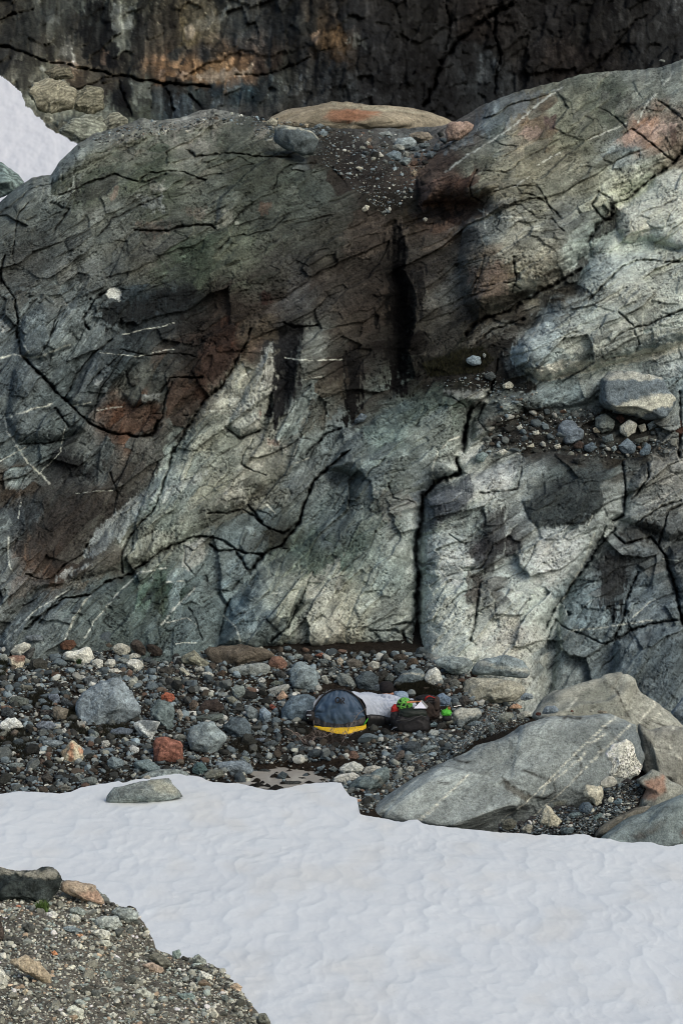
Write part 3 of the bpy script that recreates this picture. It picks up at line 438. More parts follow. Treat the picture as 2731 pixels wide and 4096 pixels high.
for p in [('A', [460,0, 520,0, 515,160, 540,330, 450,330, 380,240, 360,120, 400,0], (17,17,16), .85, 18), ('A', [620,0, 680,0, 660,130, 640,260, 640,330, 610,300], (18,18,17), .8, 16), ('A', [525,30, 590,15, 620,60, 610,110, 560,150, 515,120], (112,112,100), .75, 10), ('A', [850,130, 890,115, 890,180, 855,180], (150,124,92), .8, 5),
 ('A', [900,110, 975,60, 970,130, 905,150], (110,100,80), .6, 8), ('A', [1020,50, 1050,20, 1060,90, 1020,100], (130,130,118), .6, 8), ('A', [730,310, 770,320, 770,360, 725,370], (124,92,68), .8, 5), ('A', [820,330, 870,320, 885,360, 825,365], (165,124,90), .85, 4), ('A', [885,350, 960,320, 1100,320, 1155,295, 1155,340, 1060,360, 960,378], (160,130,98), .85, 6), ('A', [1430,160, 1460,150, 1455,200, 1432,200], (140,104,74), .7, 5),
 ('A', [470,210, 495,250, 495,310, 465,300], (140,104,78), .7, 5), ('A', [220,270, 360,290, 350,310, 240,290], (140,112,86), .7, 5), ('A', [270,250, 320,170, 345,270], (130,122,104), .7, 7), ('A', [160,420, 230,395, 350,430, 340,480, 200,490], (150,148,130), .7, 8), ('A', [195,310, 290,330, 290,390, 230,390], (140,136,116), .6, 8), ('A', [520,410, 560,400, 600,520, 560,540], (12,13,14), .85, 8), ('A', [750,400, 790,410, 800,540, 760,530], (13,15,16), .85, 8), ('A', [880,440, 960,500, 950,520, 900,540], (14,16,18), .8, 8),
 ('A', [600,370, 690,385, 690,510, 610,500], (82,84,74), .6, 8), ('A', [700,400, 745,400, 755,520, 705,530], (66,70,66), .6, 7), ('A', [790,430, 870,430, 880,530, 800,540], (52,62,70), .6, 7), ('A', [180,150, 260,200, 270,260, 120,240, 120,180], (58,56,50), .4, 12), ('A', [180,50, 280,40, 290,110, 200,100], (72,74,70), .5, 8),
 ('B', [20,200, 60,170, 110,180, 110,220, 40,220], (92,90,82), .5, 14), ('B', [620,330, 690,330, 680,370, 620,380], (66,70,74), .6, 16), ('A', [1310,400, 1400,390, 1390,450, 1330,440], (78,80,80), .4, 18), ('A', [1040,370, 1110,360, 1120,410, 1050,420], (70,74,72), .6, 8)]:
    z, pts, c, a, n = p; patch(z, pts, c, a, 5, n)
Y += .8 * h1 + .42 * h2 + .20 * h3 + .25 * fbm2(U / 90, V / 160, 2, 23)
pass
stk = fbm2(U / 16 + W1, V / 220 + W2 * .5, 3, 26)                       # run-off streaks
alb *= np.exp(.8 * stk + .30 * fbm2(U / 20, V / 14, 3, 27) + .8 * (c2 - .5) + .9 * (c3 - .5))[..., None]
wh = sm(.35, .62, fbm2((U + V * .7) / 22, (V - U * .6) / 7, 3, 28)) * sm(.0, .4, fbm2(U / 220, V / 160, 2, 29)); alb = alb * (1 + 1.8 * wh[..., None])
fc = mesh('far_cliff', at(U, V, Y).reshape(-1, 3), gridfaces(nr2, nc2), M_far, colr=np.clip(alb.reshape(-1, 3) / WB / .96 * np.array([.93, 1, 1.05]), .004, .8)); tag(fc, kind='structure')
# ------------------------------------------------------------------ ground heights (world)
def snowz(X, Y): return CAMZ - 8.50 + 0.0165 * (Y - 37.5) - 0.012 * X
WZ = CAMZ - 8.62
def groundz(X, Y):
    scree = CAMZ - 8.72 + 0.265 * (Y - 37.5) + .10 * fbm2(X / 2.2, Y / 2.2, 3, 3) + .05 * np.clip(-X - 2, 0, 4) - 1.15 * sm(1.8, 4.2, X) * sm(38.6, 41.2, Y)
    shelf = np.exp(-(((X - .75) / 2.0) ** 2 + ((Y - 40.4) / 1.15) ** 2) ** 2); scree = scree * (1 - shelf) + (CAMZ - 8.10 + .12 * (Y - 40)) * shelf
    low = snowz(X, Y) - 0.10 - .5 * sm(.4, 1.2, X)
    r = np.maximum(scree, low)
    pool = np.exp(-(((X + 1.05) / .82) ** 2 + ((Y - 38.2) / 1.0) ** 2) ** 2); return r * (1 - pool) + (WZ - .07 + .20 * fbm2(X / .3, Y / .22, 3, 4)) * pool
def on(u, v, fn=groundz):
    """points where the view through photo pixel (u, v) meets a ground surface"""
    u = np.atleast_1d(np.asarray(u, float)); v = np.atleast_1d(np.asarray(v, float))
    lo = np.full(u.shape, 22.0); hi = np.full(u.shape, 46.0)
    for _ in range(34):
        mid = (lo + hi) / 2; p = at(u, v, mid); above = p[:, 2] > fn(p[:, 0], p[:, 1])
        lo = np.where(above, mid, lo); hi = np.where(above, hi, mid)
    return at(u, v, lo)
gx = np.linspace(-11, 11, 620); gy = np.linspace(31, 45.5, 420); GX, GY = np.meshgrid(gx, gy)
GZ = groundz(GX, GY) + .025 * fbm2(GX / .35, GY / .35, 3, 8) + .012 * fbm2(GX / .1, GY / .1, 2, 9)
gc = lin((34, 31, 27)) / ES * np.exp(.35 * fbm2(GX / .8, GY / .5, 4, 12))[..., None] * (1 + .15 * fbm2(GX / 1.5, GY / 1.5, 2, 15)[..., None] * np.array([1, 0, -1]))
gr = mesh('scree_ground', np.stack([GX, GY, GZ], -1).reshape(-1, 3), gridfaces(420, 620)[:, ::-1], M_soil, colr=np.clip(gc.reshape(-1, 3), .004, .5)); tag(gr, kind='structure')
# broad valley floor so nothing floats when seen from the side
b = 90; vx = np.linspace(-b, b, 40); vy = np.linspace(-20, 60, 40); VX, VY = np.meshgrid(vx, vy)
VZ = CAMZ - 10.6 + .4 * fbm2(VX / 14, VY / 14, 3, 2)
tag(mesh('valley_floor', np.stack([VX, VY, VZ], -1).reshape(-1, 3), gridfaces(40, 40)[:, ::-1], M_soil, colr=np.full((1600, 3), .05)), kind='structure')

# ------------------------------------------------------------------ snow field
SE = np.vstack([px('d', [-200,1826]), px('P', [0,1322, 60,1318, 140,1303, 220,1306, 330,1312, 470,1318, 560,1305, 620,1278, 740,1255, 860,1235, 930,1222, 960,1238, 1060,1212, 1180,1195, 1280,1180, 1400,1163, 1450,1178, 1530,1182]),
    px('Q', [190,1185, 240,1210, 300,1232, 400,1240, 500,1238, 560,1255, 640,1275, 700,1292, 800,1295, 900,1272, 1000,1248, 1120,1235, 1240,1232, 1302,1238, 1334,1296, 1375,1342, 1425,1354, 1436,1415]),
    px('R', [88,1700, 110,1705, 180,1715, 250,1725, 320,1738, 400,1760, 480,1765, 540,1745, 600,1742, 650,1775, 700,1790]), px('S', [0,1780, 130,1785, 230,1790, 300,1808, 370,1792, 440,1800, 500,1805, 600,1800, 700,1793, 760,1800, 800,1825, 940,1835, 1030,1860, 1130,1868, 1230,1860, 1290,1865, 1360,1885, 1440,1898, 1520,1885, 1600,1870]), px('d', [1700,1945])])
SE = SE[np.argsort(SE[:, 0], kind='stable')]
nc, nr = 900, 420
su = np.linspace(-320, 3050, nc); se = np.interp(su, SE[:, 0], SE[:, 1]) + 2.0 * fbm2(su / 28, su * 0, 3, 4)
t = np.linspace(0, 1, nr) ** 1.15
ses = np.convolve(np.pad(se, 40, 'edge'), np.ones(81) / 81, 'valid')
U = np.repeat(su[None], nr, 0); V = ses[None] + t[:, None] * (4300 - ses)[None] + (se - ses)[None] * np.exp(-t * 1100 / 70)[:, None]
PB = on(U.ravel(), V.ravel(), snowz).reshape(nr, nc, 3); X, Yw = PB[..., 0], PB[..., 1]
wx = X + .17 * fbm2(X / .9, Yw / .9, 2, 2); wy = Yw + .16 * fbm2(X / .9, Yw / .9, 2, 5)
F1, F2, *_ = vor2(wx / .30, wy / .56, 4); G1, G2, *_ = vor2(wx / .17 + 9, wy / .30, 6)
edge = np.clip((V - ses[None]) / 80, 0, 1)
amp = .45 + .55 * edge
cups = .020 * (F1 ** 2 - .25) * amp + .011 * (G1 ** 2 - .2) * (.4 + .6 * sm(-.2, .3, fbm2(X / 2, Yw / 2, 2, 9)))
Z = PB[..., 2] + cups + .05 * fbm2(X / 3.2, Yw / 4.5, 2, 7) * edge + .002 * fbm2(X / .10, Yw / .14, 2, 8)
dirty = sm(.05, .6, fbm2(X / 1.2, Yw / 2.2, 3, 17)) * .6 + .3 * sm(.3, .7, F2 - F1) * 0
sc = np.array([.675, .728, .742])[None, None] * (1 - .05 * dirty[..., None] * np.array([.5, 1.3, 2.4]))
sc = sc * (1 - .05 * sm(.15, .9, F1)[..., None] * np.array([1.2, .9, .6]))
sp = sm(.62, .72, fbm2(X / .03, Yw / .05, 2, 55)) * sm(.1, .5, fbm2(X / .6, Yw / .6, 2, 56)); sc = sc * (1 - .12 * sp[..., None])
P = np.stack([X, Yw, Z], -1)
lipr = []
for dz, dy in [(-.02, .05), (-.07, .08), (-.16, .07), (-.30, .03)]:
    q = P[0].copy(); q[:, 1] += dy; q[:, 2] += dz; lipr.append(q)
P = np.concatenate([np.array(lipr[::-1]), P], 0); sc = np.concatenate([np.repeat(sc[:1], 4, 0), sc], 0)
M_snow = bpy.data.materials.new('old_snow'); M_snow.use_nodes = True; N = M_snow.node_tree.nodes; L = M_snow.node_tree.links; B = N['Principled BSDF']
a_ = N.new('ShaderNodeAttribute'); a_.attribute_name = 'Col'; L.new(a_.outputs['Color'], B.inputs['Base Color']); B.inputs['Roughness'].default_value = .55; B.inputs['Specular IOR Level'].default_value = .3
tc = N.new('ShaderNodeTexCoord'); n_ = N.new('ShaderNodeTexNoise'); n_.inputs['Scale'].default_value = 22; n_.inputs['Detail'].default_value = 6; L.new(tc.outputs['Object'], n_.inputs['Vector'])
bp = N.new('ShaderNodeBump'); bp.inputs['Distance'].default_value = .003; bp.inputs['Strength'].default_value = .5; L.new(n_.outputs[0], bp.inputs['Height']); L.new(bp.outputs[0], B.inputs['Normal'])
tag(mesh('snow_field', P.reshape(-1, 3), gridfaces(P.shape[0], nc), M_snow, colr=sc.reshape(-1, 3)), kind='structure')
# snow slope high on the left, between the two cliffs
SP = px('d', [-130,60, -60,120, 0,170, 20,183, 50,212, 62,240, 80,258, 120,297, 150,312, 190,335, 230,370, 200,430, 100,450, 60,470, -130,520])
U, V = np.meshgrid(np.linspace(-260, 420, 170), np.linspace(80, 900, 200))
k = inside(SP, U + 6 * fbm2(U / 25, V / 25, 3, 3), V + 6 * fbm2(U / 25, V / 25, 3, 7))
Y = 58 + (780 - V) * .030 - .004 * U + .10 * fbm2(U / 60, V / 40, 3, 4)
P = at(U, V, Y).reshape(-1, 3); ff = gridfaces(200, 170); kk = k.ravel(); ff = ff[kk[ff].all(1)]
tag(mesh('upper_snow_slope', P, ff, M_snow, colr=np.full((len(P), 3), .74) * np.array([.95, .985, 1.0])), kind='structure')

# ------------------------------------------------------------------ foreground moraine bank
ME = px('T', [-300,150, 0,160, 60,175, 200,190, 330,232, 400,240, 520,270, 590,345, 660,372, 740,385, 762,430, 800,490, 838,560, 850,605, 900,628, 940,642, 990,655, 1050,662, 1120,682, 1220,722, 1270,790, 1340,862, 1400,950, 1470,1020, 1560,1100])
MD = [(-300,3450,23.5),(0,3470,23.0),(300,3550,22.8),(560,3660,22.2),(640,3800,21.6),(900,3850,21.2),(1080,4096,20.0),(0,4096,18.0),(500,4096,18.8),(-300,4096,17.6),(300,3800,20.6),(0,3800,20.4),(0,4300,17.0),(1200,4300,18.6)]
nc, nr = 380, 300
mu = np.linspace(-330, ME[-1, 0], nc); me_ = np.interp(mu, ME[:, 0], ME[:, 1]) + 3 * fbm2(mu / 30, mu * 0, 2, 2)
U = np.repeat(mu[None], nr, 0); V = me_[None] + np.linspace(0, 1, nr)[:, None] * (4330 - me_)[None]
mL = Lat(-400, 1500, 3300, 4500, 25, lambda a, b: tps(MD, a, b)[..., 0])
def moraineY(u, v): return mL(np.asarray(u, float), np.asarray(v, float))[..., 0]
Y = moraineY(U, V) + .6 * np.exp(-(V - me_[None]) / 25)
P = at(U, V, Y); P[..., 2] += .02 * fbm2(P[..., 0] / .2, P[..., 1] / .2, 3, 3)
bk = []
for dx, dy, dz in [(0, .12, -.10), (0, .4, -.5), (.1, .8, -1.6), (.2, 1.4, -4.2)]: bk.append(P[0] + np.array([dx, dy, dz]))
P = np.concatenate([np.array(bk[::-1]), P], 0)
mc = lin((88, 86, 78)) / EM * np.exp(.3 * fbm2(P[..., 0] / .25, P[..., 1] / .2, 4, 12))[..., None]
tag(mesh('moraine_bank', P.reshape(-1, 3), gridfaces(P.shape[0], nc), M_soil, colr=np.clip(mc.reshape(-1, 3), .01, .5)), kind='structure')

# ------------------------------------------------------------------ meltwater pool
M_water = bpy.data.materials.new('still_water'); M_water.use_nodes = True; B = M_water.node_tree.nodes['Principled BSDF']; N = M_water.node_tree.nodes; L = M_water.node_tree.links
B.inputs['Base Color'].default_value = (.36, .35, .31, 1); B.inputs['Roughness'].default_value = .06; B.inputs['IOR'].default_value = 1.33  # pale base colour stands in for the bright sky reflected in the pool
n_ = N.new('ShaderNodeTexNoise'); n_.inputs['Scale'].default_value = 5; tc = N.new('ShaderNodeTexCoord'); L.new(tc.outputs['Object'], n_.inputs['Vector'])
bp = N.new('ShaderNodeBump'); bp.inputs['Distance'].default_value = .008; L.new(n_.outputs[0], bp.inputs['Height']); L.new(bp.outputs[0], B.inputs['Normal'])
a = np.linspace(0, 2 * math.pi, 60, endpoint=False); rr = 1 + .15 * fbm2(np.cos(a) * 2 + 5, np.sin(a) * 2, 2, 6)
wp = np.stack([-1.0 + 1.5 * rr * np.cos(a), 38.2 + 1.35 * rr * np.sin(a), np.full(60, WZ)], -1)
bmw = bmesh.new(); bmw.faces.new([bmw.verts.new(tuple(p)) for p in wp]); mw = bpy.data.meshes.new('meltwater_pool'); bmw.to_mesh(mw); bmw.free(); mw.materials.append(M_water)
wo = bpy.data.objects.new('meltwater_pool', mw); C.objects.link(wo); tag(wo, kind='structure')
uu2 = np.array([0.0])
# thin sheet of water in the rock basin up on the saddle

# ------------------------------------------------------------------ rocks: closed solids grown from a traced outline
_ico = {}
def ico(n):
    if n not in _ico:
        bm = bmesh.new(); bmesh.ops.create_icosphere(bm, subdivisions=n, radius=1); bm.verts.ensure_lookup_table()
        v = np.array([x.co[:] for x in bm.verts]); f = np.array([[y.index for y in x.verts] for x in bm.faces]); bm.free(); _ico[n] = (v, f)
    return _ico[n]
ALLROCKS = []
def rock(name, z, pts, c, label=None, cat='rock', thick=.8, style=None, E=None, Yc=None, facets=(), group=None, sub=None, mat=None, rs=None, rgh=1.0, sink=True, nf=16, parent=None, top=None, surf=None, box=.72):
    E = E or ES; P = px(z, pts) if z else np.array(pts, float)
    rs = np.random.RandomState(int(abs(P[0, 0] * 7 + P[0, 1] * 13)) % 99991)
    x0, y0 = P.min(0); x1, y1 = P.max(0); w, h = x1 - x0, y1 - y0; size = math.sqrt(w * h)
    cx = (x0 + x1) / 2; cy = (y0 + y1) / 2
    if not inside(P, np.array([cx]), np.array([cy]))[0]: cx, cy = P.mean(0)
    if sub is None: sub = 2 if size < 26 else 3 if size < 80 else 4 if size < 200 else 5 if size < 520 else 6
    V, Fc = ico(sub)
    # radial profile of the outline
    a = np.linspace(-math.pi, math.pi, 361); R = np.full(361, 0.0)
    Q = P - [cx, cy]; Q[:, 1] *= -1
    for i, th in enumerate(a):
        d = np.array([math.cos(th), math.sin(th)]); best = 0
        for p, q in zip(Q, np.roll(Q, -1, 0)):
            e = q - p; den = d[0] * e[1] - d[1] * e[0]
            if abs(den) < 1e-9: continue
            t_ = (p[0] * e[1] - p[1] * e[0]) / den; s_ = (p[0] * d[1] - p[1] * d[0]) / den
            if t_ > 0 and -1e-6 <= s_ <= 1 + 1e-6: best = max(best, t_)
        R[i] = best
    kk = 3 if sub < 4 else 2; Rp = np.convolve(np.concatenate([R[-kk - 1:-1], R, R[1:kk + 1]]), np.ones(2 * kk + 1) / (2 * kk + 1), 'valid')
    rho = np.hypot(V[:, 0], V[:, 2]); th = np.arctan2(V[:, 2], V[:, 0])
    n = V.copy(); r = np.ones(len(V))
    for i in range(nf):
        q = rs.normal(size=3); q[1] = (-1 if i % 4 else 1) * (abs(q[1]) * .8 + .35); q /= np.linalg.norm(q); d = rs.uniform(.56, .80)
        dt = V @ q; s_ = np.where(dt > .05, d / np.maximum(dt, .05), 9); r = -np.log(np.exp(-70 * r) + np.exp(-70 * s_)) / 70
    for (fx, fy, fz, d) in facets:
        q = np.array([fx, fy, fz], float); q /= np.linalg.norm(q); dt = V @ q; s_ = np.where(dt > .05, d / np.maximum(dt, .05), 9); r = -np.log(np.exp(-45 * r) + np.exp(-45 * s_)) / 45
    r = np.minimum(r, 1.03)
    RR = np.interp(th, a, Rp); rh = rho ** box; yy = np.sign(V[:, 1]) * np.abs(V[:, 1]) ** .85
    # where the planes cut near the outline keep the outline
    keep = rho ** 14; r = r * (1 - keep) + (r * .25 + .75) * keep
    so_ = rs.uniform(0, 50, 3)
    nz = 1 + rgh * (.055 * fbm3(V * 1.6 + so_, 2, 1) + .035 * fbm3(V * 4.5 + so_, 3, 2) + (.016 * fbm3(V * 14 + so_, 2, 3) if sub > 3 else 0) + (.007 * fbm3(V * 40 + so_, 2, 3) if sub > 4 else 0))
    r = r * nz
    if Yc is None:
        base = (surf or on)(cx, y1 - .12 * h)
        base = np.asarray(base).reshape(-1, 3)[0]; Y0 = base[1]
    else: Y0 = Yc
    m = Y0 / F; T = thick * .5 * size * m
    if Yc is None: Y0 = Y0 + T * .35
    if Yc is None and surf is None and 2450 < cy < 2760: Y0 = min(Y0, cliffY(cx, y1) - .5 * T, cliffY(cx, cy) - .5 * T)
    ctr = at(cx, cy, Y0); m = Y0 / F; c5 = None
    if sub >= 4:
        dg = rs.uniform(.2, 1.0); l1 = RR * rh * np.cos(th) * m; l2 = RR * rh * np.sin(th) * m; l3 = yy * T; sz_ = size * m
        h5, e5, c5 = facet((l1 * math.cos(dg) + l2 * math.sin(dg) + .4 * l3) / (.34 * sz_) + so_[0], (-l1 * math.sin(dg) + l2 * math.cos(dg) + .4 * l3) / (.20 * sz_) + so_[1], 7, 1.3, .8)
        h6, e6, c6 = facet((l1 * math.cos(dg) + l2 * math.sin(dg) + .4 * l3) / (.11 * sz_) + so_[1], (-l1 * math.sin(dg) + l2 * math.cos(dg) + .4 * l3) / (.06 * sz_) + so_[2], 8, 1.2, .8)
        fz = .35 if mat is not None and mat.name.startswith('slab') else 1.0; r = r * (1 + fz * (.11 * h5 + .035 * h6))
    lx = RR * rh * r * np.cos(th) * m; lz = RR * rh * r * np.sin(th) * m; ly = yy * T * r
    if sink: lz = np.where(lz < -.25 * h * m, lz - .10 * h * m * np.clip((-lz / (h * m) - .25) * 4, 0, 1) * (rho < .8), lz)
    W = np.stack([ctr[0] + lx, ctr[1] + ly * cP - lz * sP, ctr[2] + lz * cP + ly * sP], -1)
    # colour
    L3 = np.stack([lx, ly, lz], -1) + so_; cc = np.tile(col(c, E), (len(V), 1)); s0 = .22
    tn = .34 * fbm3(L3 * 3.5, 3, 7) + .34 * fbm3(L3 * 13, 3, 8) + (.30 * fbm3(L3 * 45, 2, 9))
    if c5 is not None: tn = tn * .8 + .35 * (c5 - .5) + .25 * (c6 - .5) - .5 * np.exp(-(e5 / .035) ** 2) * sm(-.2, .3, fbm3(L3 * 5, 2, 21))
    ta = rs.uniform(-.6, .6); bx = lx * math.sin(ta) + lz * math.cos(ta) + .4 * ly
    if style == 'band': tn = tn + .30 * np.sin(bx * 40 + 5 * fbm3(L3 * 2.5, 2, 4)) * (.4 + fbm3(L3 * 3, 2, 3)) + .2 * fbm3(np.stack([lx * 6, ly * 6, lz * 30], -1) + so_, 3, 5)
    if style == 'white': tn = tn * .5 - .5 * sm(.25, .5, fbm3(L3 * 22, 3, 11))
    if style == 'wild': tn = tn + .4 * np.sin(bx * 55 + 6 * fbm3(L3 * 3, 2, 4))
    cc = cc * np.exp(tn)[:, None]
    if style in ('vein', 'band'):
        g = np.exp(-((bx - rs.uniform(-.05, .05) + .02 * fbm3(L3 * 6, 2, 4)) / (.012 + .01 * size / 300)) ** 2) * .8 * (1 if style == 'vein' else .0); cc = cc * (1 - g[:, None]) + col((165, 163, 150), E) * g[:, None]
    if top is not None:
        g = sm(top[1], top[1] + .12, lz / (h * m) + .08 * fbm3(L3 * 5, 2, 4)); cc = cc * (1 - g[:, None]) + col(top[0], E) * np.exp(tn * .6)[:, None] * g[:, None]
    if callable(style): cc = style(cc, lx / m + cx, cy - lz / m, L3, E)
    loc = np.array([ctr[0], ctr[1], W[:, 2].min()])
    o = mesh(name, W, Fc, mat or M_rock, colr=np.clip(cc, .008, .8), loc=loc, smooth=(sub >= 4), parent=parent)
    if parent is None:
        if isinstance(c, (int, float)): c = (c, c, c)
        ALLROCKS.append(dict(o=o, u=cx, v=cy, w=w, h=h, c=c, z=z, label=label, style=style)); tag(o, label, cat, group)
    return o
# ------------------------------------------------------------------ bedrock outcrops on the right, at the edge of the snow
def lines(cc, u, v, L3, E, ln, w=2.8, c=(205, 203, 188)):
    uw = u + 4 * fbm2(u / 40, v / 40, 2, 3); vw = v + 4 * fbm2(u / 40, v / 40, 2, 5)
    for z, pts in ln:
        s = segdist(px(z, pts), uw, vw); g = .95 * np.exp(-(s / w) ** 2) * np.clip(.8 + fbm2(u / 15, v / 15, 2, 8), 0, 1); cc = cc * (1 - g[:, None]) + col(c, E) * g[:, None]
    return cc
def stain_or_light(cc, u, v, E, z, pts, c, a=.8, e=8):
    P = px(z, pts); s = sdist(P, u, v) + 10 * fbm2(u / 25, v / 25, 3, 3); g = a * sm(-e, e, s); return cc * (1 - g[:, None]) + col(c, E) * np.exp(.2 * fbm2(u / 8, v / 8, 2, 4))[:, None] * g[:, None]
def sA(cc, u, v, L3, E):
    cc = stain_or_light(cc, u, v, E, 'S', [380,880, 900,800, 1230,880, 1260,1100, 900,1380, 700,1380, 640,1000], (98, 106, 108), .5, 20)
    cc = stain_or_light(cc, u, v, E, 'S', [0,1280, 120,1370, 260,1440, 200,1480, 60,1400, 0,1330], (72, 66, 56), .7, 6)
    cc = stain_or_light(cc, u, v, E, 'S', [880,850, 1150,800, 1260,960, 1240,1200, 1000,960], (88, 98, 104), .6, 8)
    cc = stain_or_light(cc, u, v, E, 'S', [440,1500, 540,1480, 550,1580, 460,1590], (122, 118, 96), .6, 8)
    cc = lines(cc, u, v, L3, E, [('S', [0,1280, 100,1360, 260,1440, 360,1470, 460,1410, 450,1330, 400,1290]), ('S', [620,1070, 680,1150, 690,1260, 640,1300]), ('S', [700,1380, 720,1450, 700,1500, 560,1560]), ('S', [830,990, 870,1080, 860,1120]), ('S', [860,830, 930,890, 1010,970]), ('S', [450,750, 560,790, 700,790]), ('S', [180,1220, 300,1260, 400,1300]), ('R', [920,1200, 990,1215, 1060,1215]), ('R', [760,1370, 860,1385])], 5, (40, 38, 34))
    return lines(cc, u, v, L3, E, [('S', [0,1650, 260,1440, 420,1290, 640,1080, 880,860, 1040,760]), ('S', [230,1670, 390,1520, 640,1290, 870,1060, 1160,820]), ('S', [560,1230, 620,1160, 680,1140, 760,1010, 900,910]), ('S', [330,1440, 380,1340, 560,1230]), ('R', [570,1730, 1040,1310])])
def crackfn(z, pts, w=4, d=.05): return (px(z, pts), w, d)
def sB(cc, u, v, L3, E):
    cc = stain_or_light(cc, u, v, E, 'S', [260,750, 400,610, 640,480, 1020,355, 960,420, 600,600, 500,690, 320,750], (150, 150, 138), .75, 6)  # lit look of the slanting top face painted in as a lighter colour
    cc = stain_or_light(cc, u, v, E, 'S', [480,680, 900,460, 1040,750, 780,740, 500,740], (112, 116, 108), .6, 12)
    cc = lines(cc, u, v, L3, E, [('S', [870,470, 980,560, 1040,690, 1070,760]), ('S', [760,650, 770,740]), ('S', [1200,860, 1260,800, 1420,870])], 5, (52, 50, 44))
    return lines(cc, u, v, L3, E, [('S', [1160,810, 1340,655]), ('S', [1290,790, 1400,715]), ('S', [500,730, 640,610])])
def sC(cc, u, v, L3, E):
    return lines(cc, u, v, L3, E, [('S', [1220,1110, 1400,910]), ('S', [1300,1040, 1480,880]), ('S', [1420,1010, 1568,1180])])
def sD(cc, u, v, L3, E):
    cc = stain_or_light(cc, u, v, E, 'S', [1230,1320, 1400,1280, 1400,1400, 1290,1480, 1200,1480], (150, 106, 82), .7, 10); return cc
def sE(cc, u, v, L3, E):
    cc = stain_or_light(cc, u, v, E, 'S', [1100,1790, 1330,1680, 1400,1660, 1350,1720, 1160,1830], (70, 62, 56), .6, 10)
    cc = stain_or_light(cc, u, v, E, 'S', [1520,1740, 1600,1720, 1600,1810, 1530,1790], (105, 66, 44), .7, 6); return cc
cat = 'rock outcrop'
rock('rock_outcrop', 'S', [245,790, 400,590, 430,550, 640,470, 820,420, 900,380, 1020,353, 1100,368, 1150,410, 1180,460, 1215,540, 1340,655, 1450,740, 1570,850, 1700,970, 1700,1250, 1300,1250, 1000,1000, 500,860, 330,830], (130, 131, 122),
     'Tall pale grey ridge of rock with a bright slanting top, rising behind the smooth dome', cat, thick=.8, style=sB, Yc=38.4, facets=[(-.35, -.25, .9, .50), (.15, -.9, .25, .5), (.55, -.6, .45, .55)], mat=M_slab, rgh=.6, sink=False, nf=3)
rock('rock_outcrop', 'S', [1150,790, 1250,880, 1480,868, 1700,900, 1700,1700, 1500,1560, 1400,1400, 1260,1300, 1200,1250, 1180,1000], (122, 122, 114),
     'Brownish grey rock shoulder at the right edge, right of the smooth dome', cat, thick=.9, style=sC, Yc=36.9, facets=[(.0, -.8, .5, .6)], mat=M_slab, rgh=.7, sink=False, nf=4)
EXD = px('R', [130,1690, 300,1565, 470,1440, 620,1352, 760,1268, 900,1195, 980,1165, 1100,1060, 1200,1008, 1330,978, 1450,930, 1568,880]).tolist() + px('S', [200,800, 300,768, 430,752, 560,742, 700,738, 900,735, 1010,748, 1080,785, 1160,800, 1240,880, 1270,980, 1290,1120, 1260,1240, 1100,1420, 900,1500, 720,1600, 540,1640, 300,1800, 200,1880, 0,1850]).tolist() + px('R', [1000,1900, 600,1860, 350,1790, 180,1740]).tolist()
rock('rock_outcrop', None, EXD, (124, 132, 132), 'Large smooth blue grey rock dome with thin straight white veins beside the snow', cat, thick=.6, sub=7, style=sA, Yc=36.4, facets=[(-.25, -.35, .9, .42), (.45, -.75, .45, .45), (-.05, -.8, .6, .43), (.75, -.55, .2, .62)], mat=M_slab, rgh=.6, sink=False, nf=3)
rock('rock_outcrop', 'S', [1150,1340, 1230,1290, 1300,1240, 1390,1270, 1460,1340, 1600,1400, 1700,1480, 1700,1600, 1400,1600, 1180,1680, 1130,1640, 1190,1500, 1250,1400], (122, 124, 116),
     'Grey rock hump with an orange brown hollow, above the gravel by the snow', cat, thick=.7, style=sD, Yc=35.6, mat=M_slab, rgh=.8, sink=False, nf=4)
rock('rock_outcrop', 'S', [800,1800, 830,1760, 900,1700, 1010,1640, 1150,1560, 1280,1540, 1320,1560, 1250,1610, 1100,1690, 960,1760, 850,1825, 810,1830], (104, 100, 90),
     'Long narrow brown grey rib of rock lying just above the snow edge', cat, thick=.6, style='band', Yc=34.9, mat=M_slab, sink=False, nf=3)
rock('rock_outcrop', 'S', [820,1880, 900,1790, 1050,1690, 1230,1590, 1400,1520, 1568,1450, 1720,1420, 1720,1960, 1400,2000, 1100,1960], (104, 116, 118),
     'Blue grey rock slab with brown seams at the lower right edge, touching the snow', cat, thick=.6, style=sE, Yc=34.6, facets=[(-.3, -.4, .85, .5)], mat=M_slab, sink=False, nf=4)
def pits(cc, u, v, L3, E):
    g = sm(.0, .25, fbm2((u + v) / 14, (v - u) / 7, 3, 3)) * sm(-20, 40, (u - 2420) * .6 + (v - 3040) * .8 + 15 * fbm2(u / 20, v / 20, 2, 6)); cc = cc * (1 - .75 * g[:, None])
    return cc * (1 - .4 * sm(.3, .5, fbm2(u / 9, v / 9, 3, 13)))[:, None]
rock('quartz_block', 'S', [893,1100, 925,1060, 960,1020, 1080,978, 1120,1000, 1150,1040, 1180,1150, 1225,1210, 1180,1290, 1060,1330, 930,1330, 905,1290, 935,1220, 905,1150], (192, 190, 178),
     'White quartz mass with rough pitted side, set in the right flank of the smooth dome', 'rock', thick=.5, style=pits, Yc=35.15, mat=M_slab, rgh=1.2, sink=False, sub=6)
rock('quartz_block', 'S', [850,1350, 900,1300, 960,1290, 1010,1340, 980,1390, 900,1400, 850,1385], (150, 148, 138), 'Pale quartz ledge joining the white quartz mass to the gravel hollow', 'rock', thick=.6, style='white', Yc=34.95, mat=M_slab, sink=False)
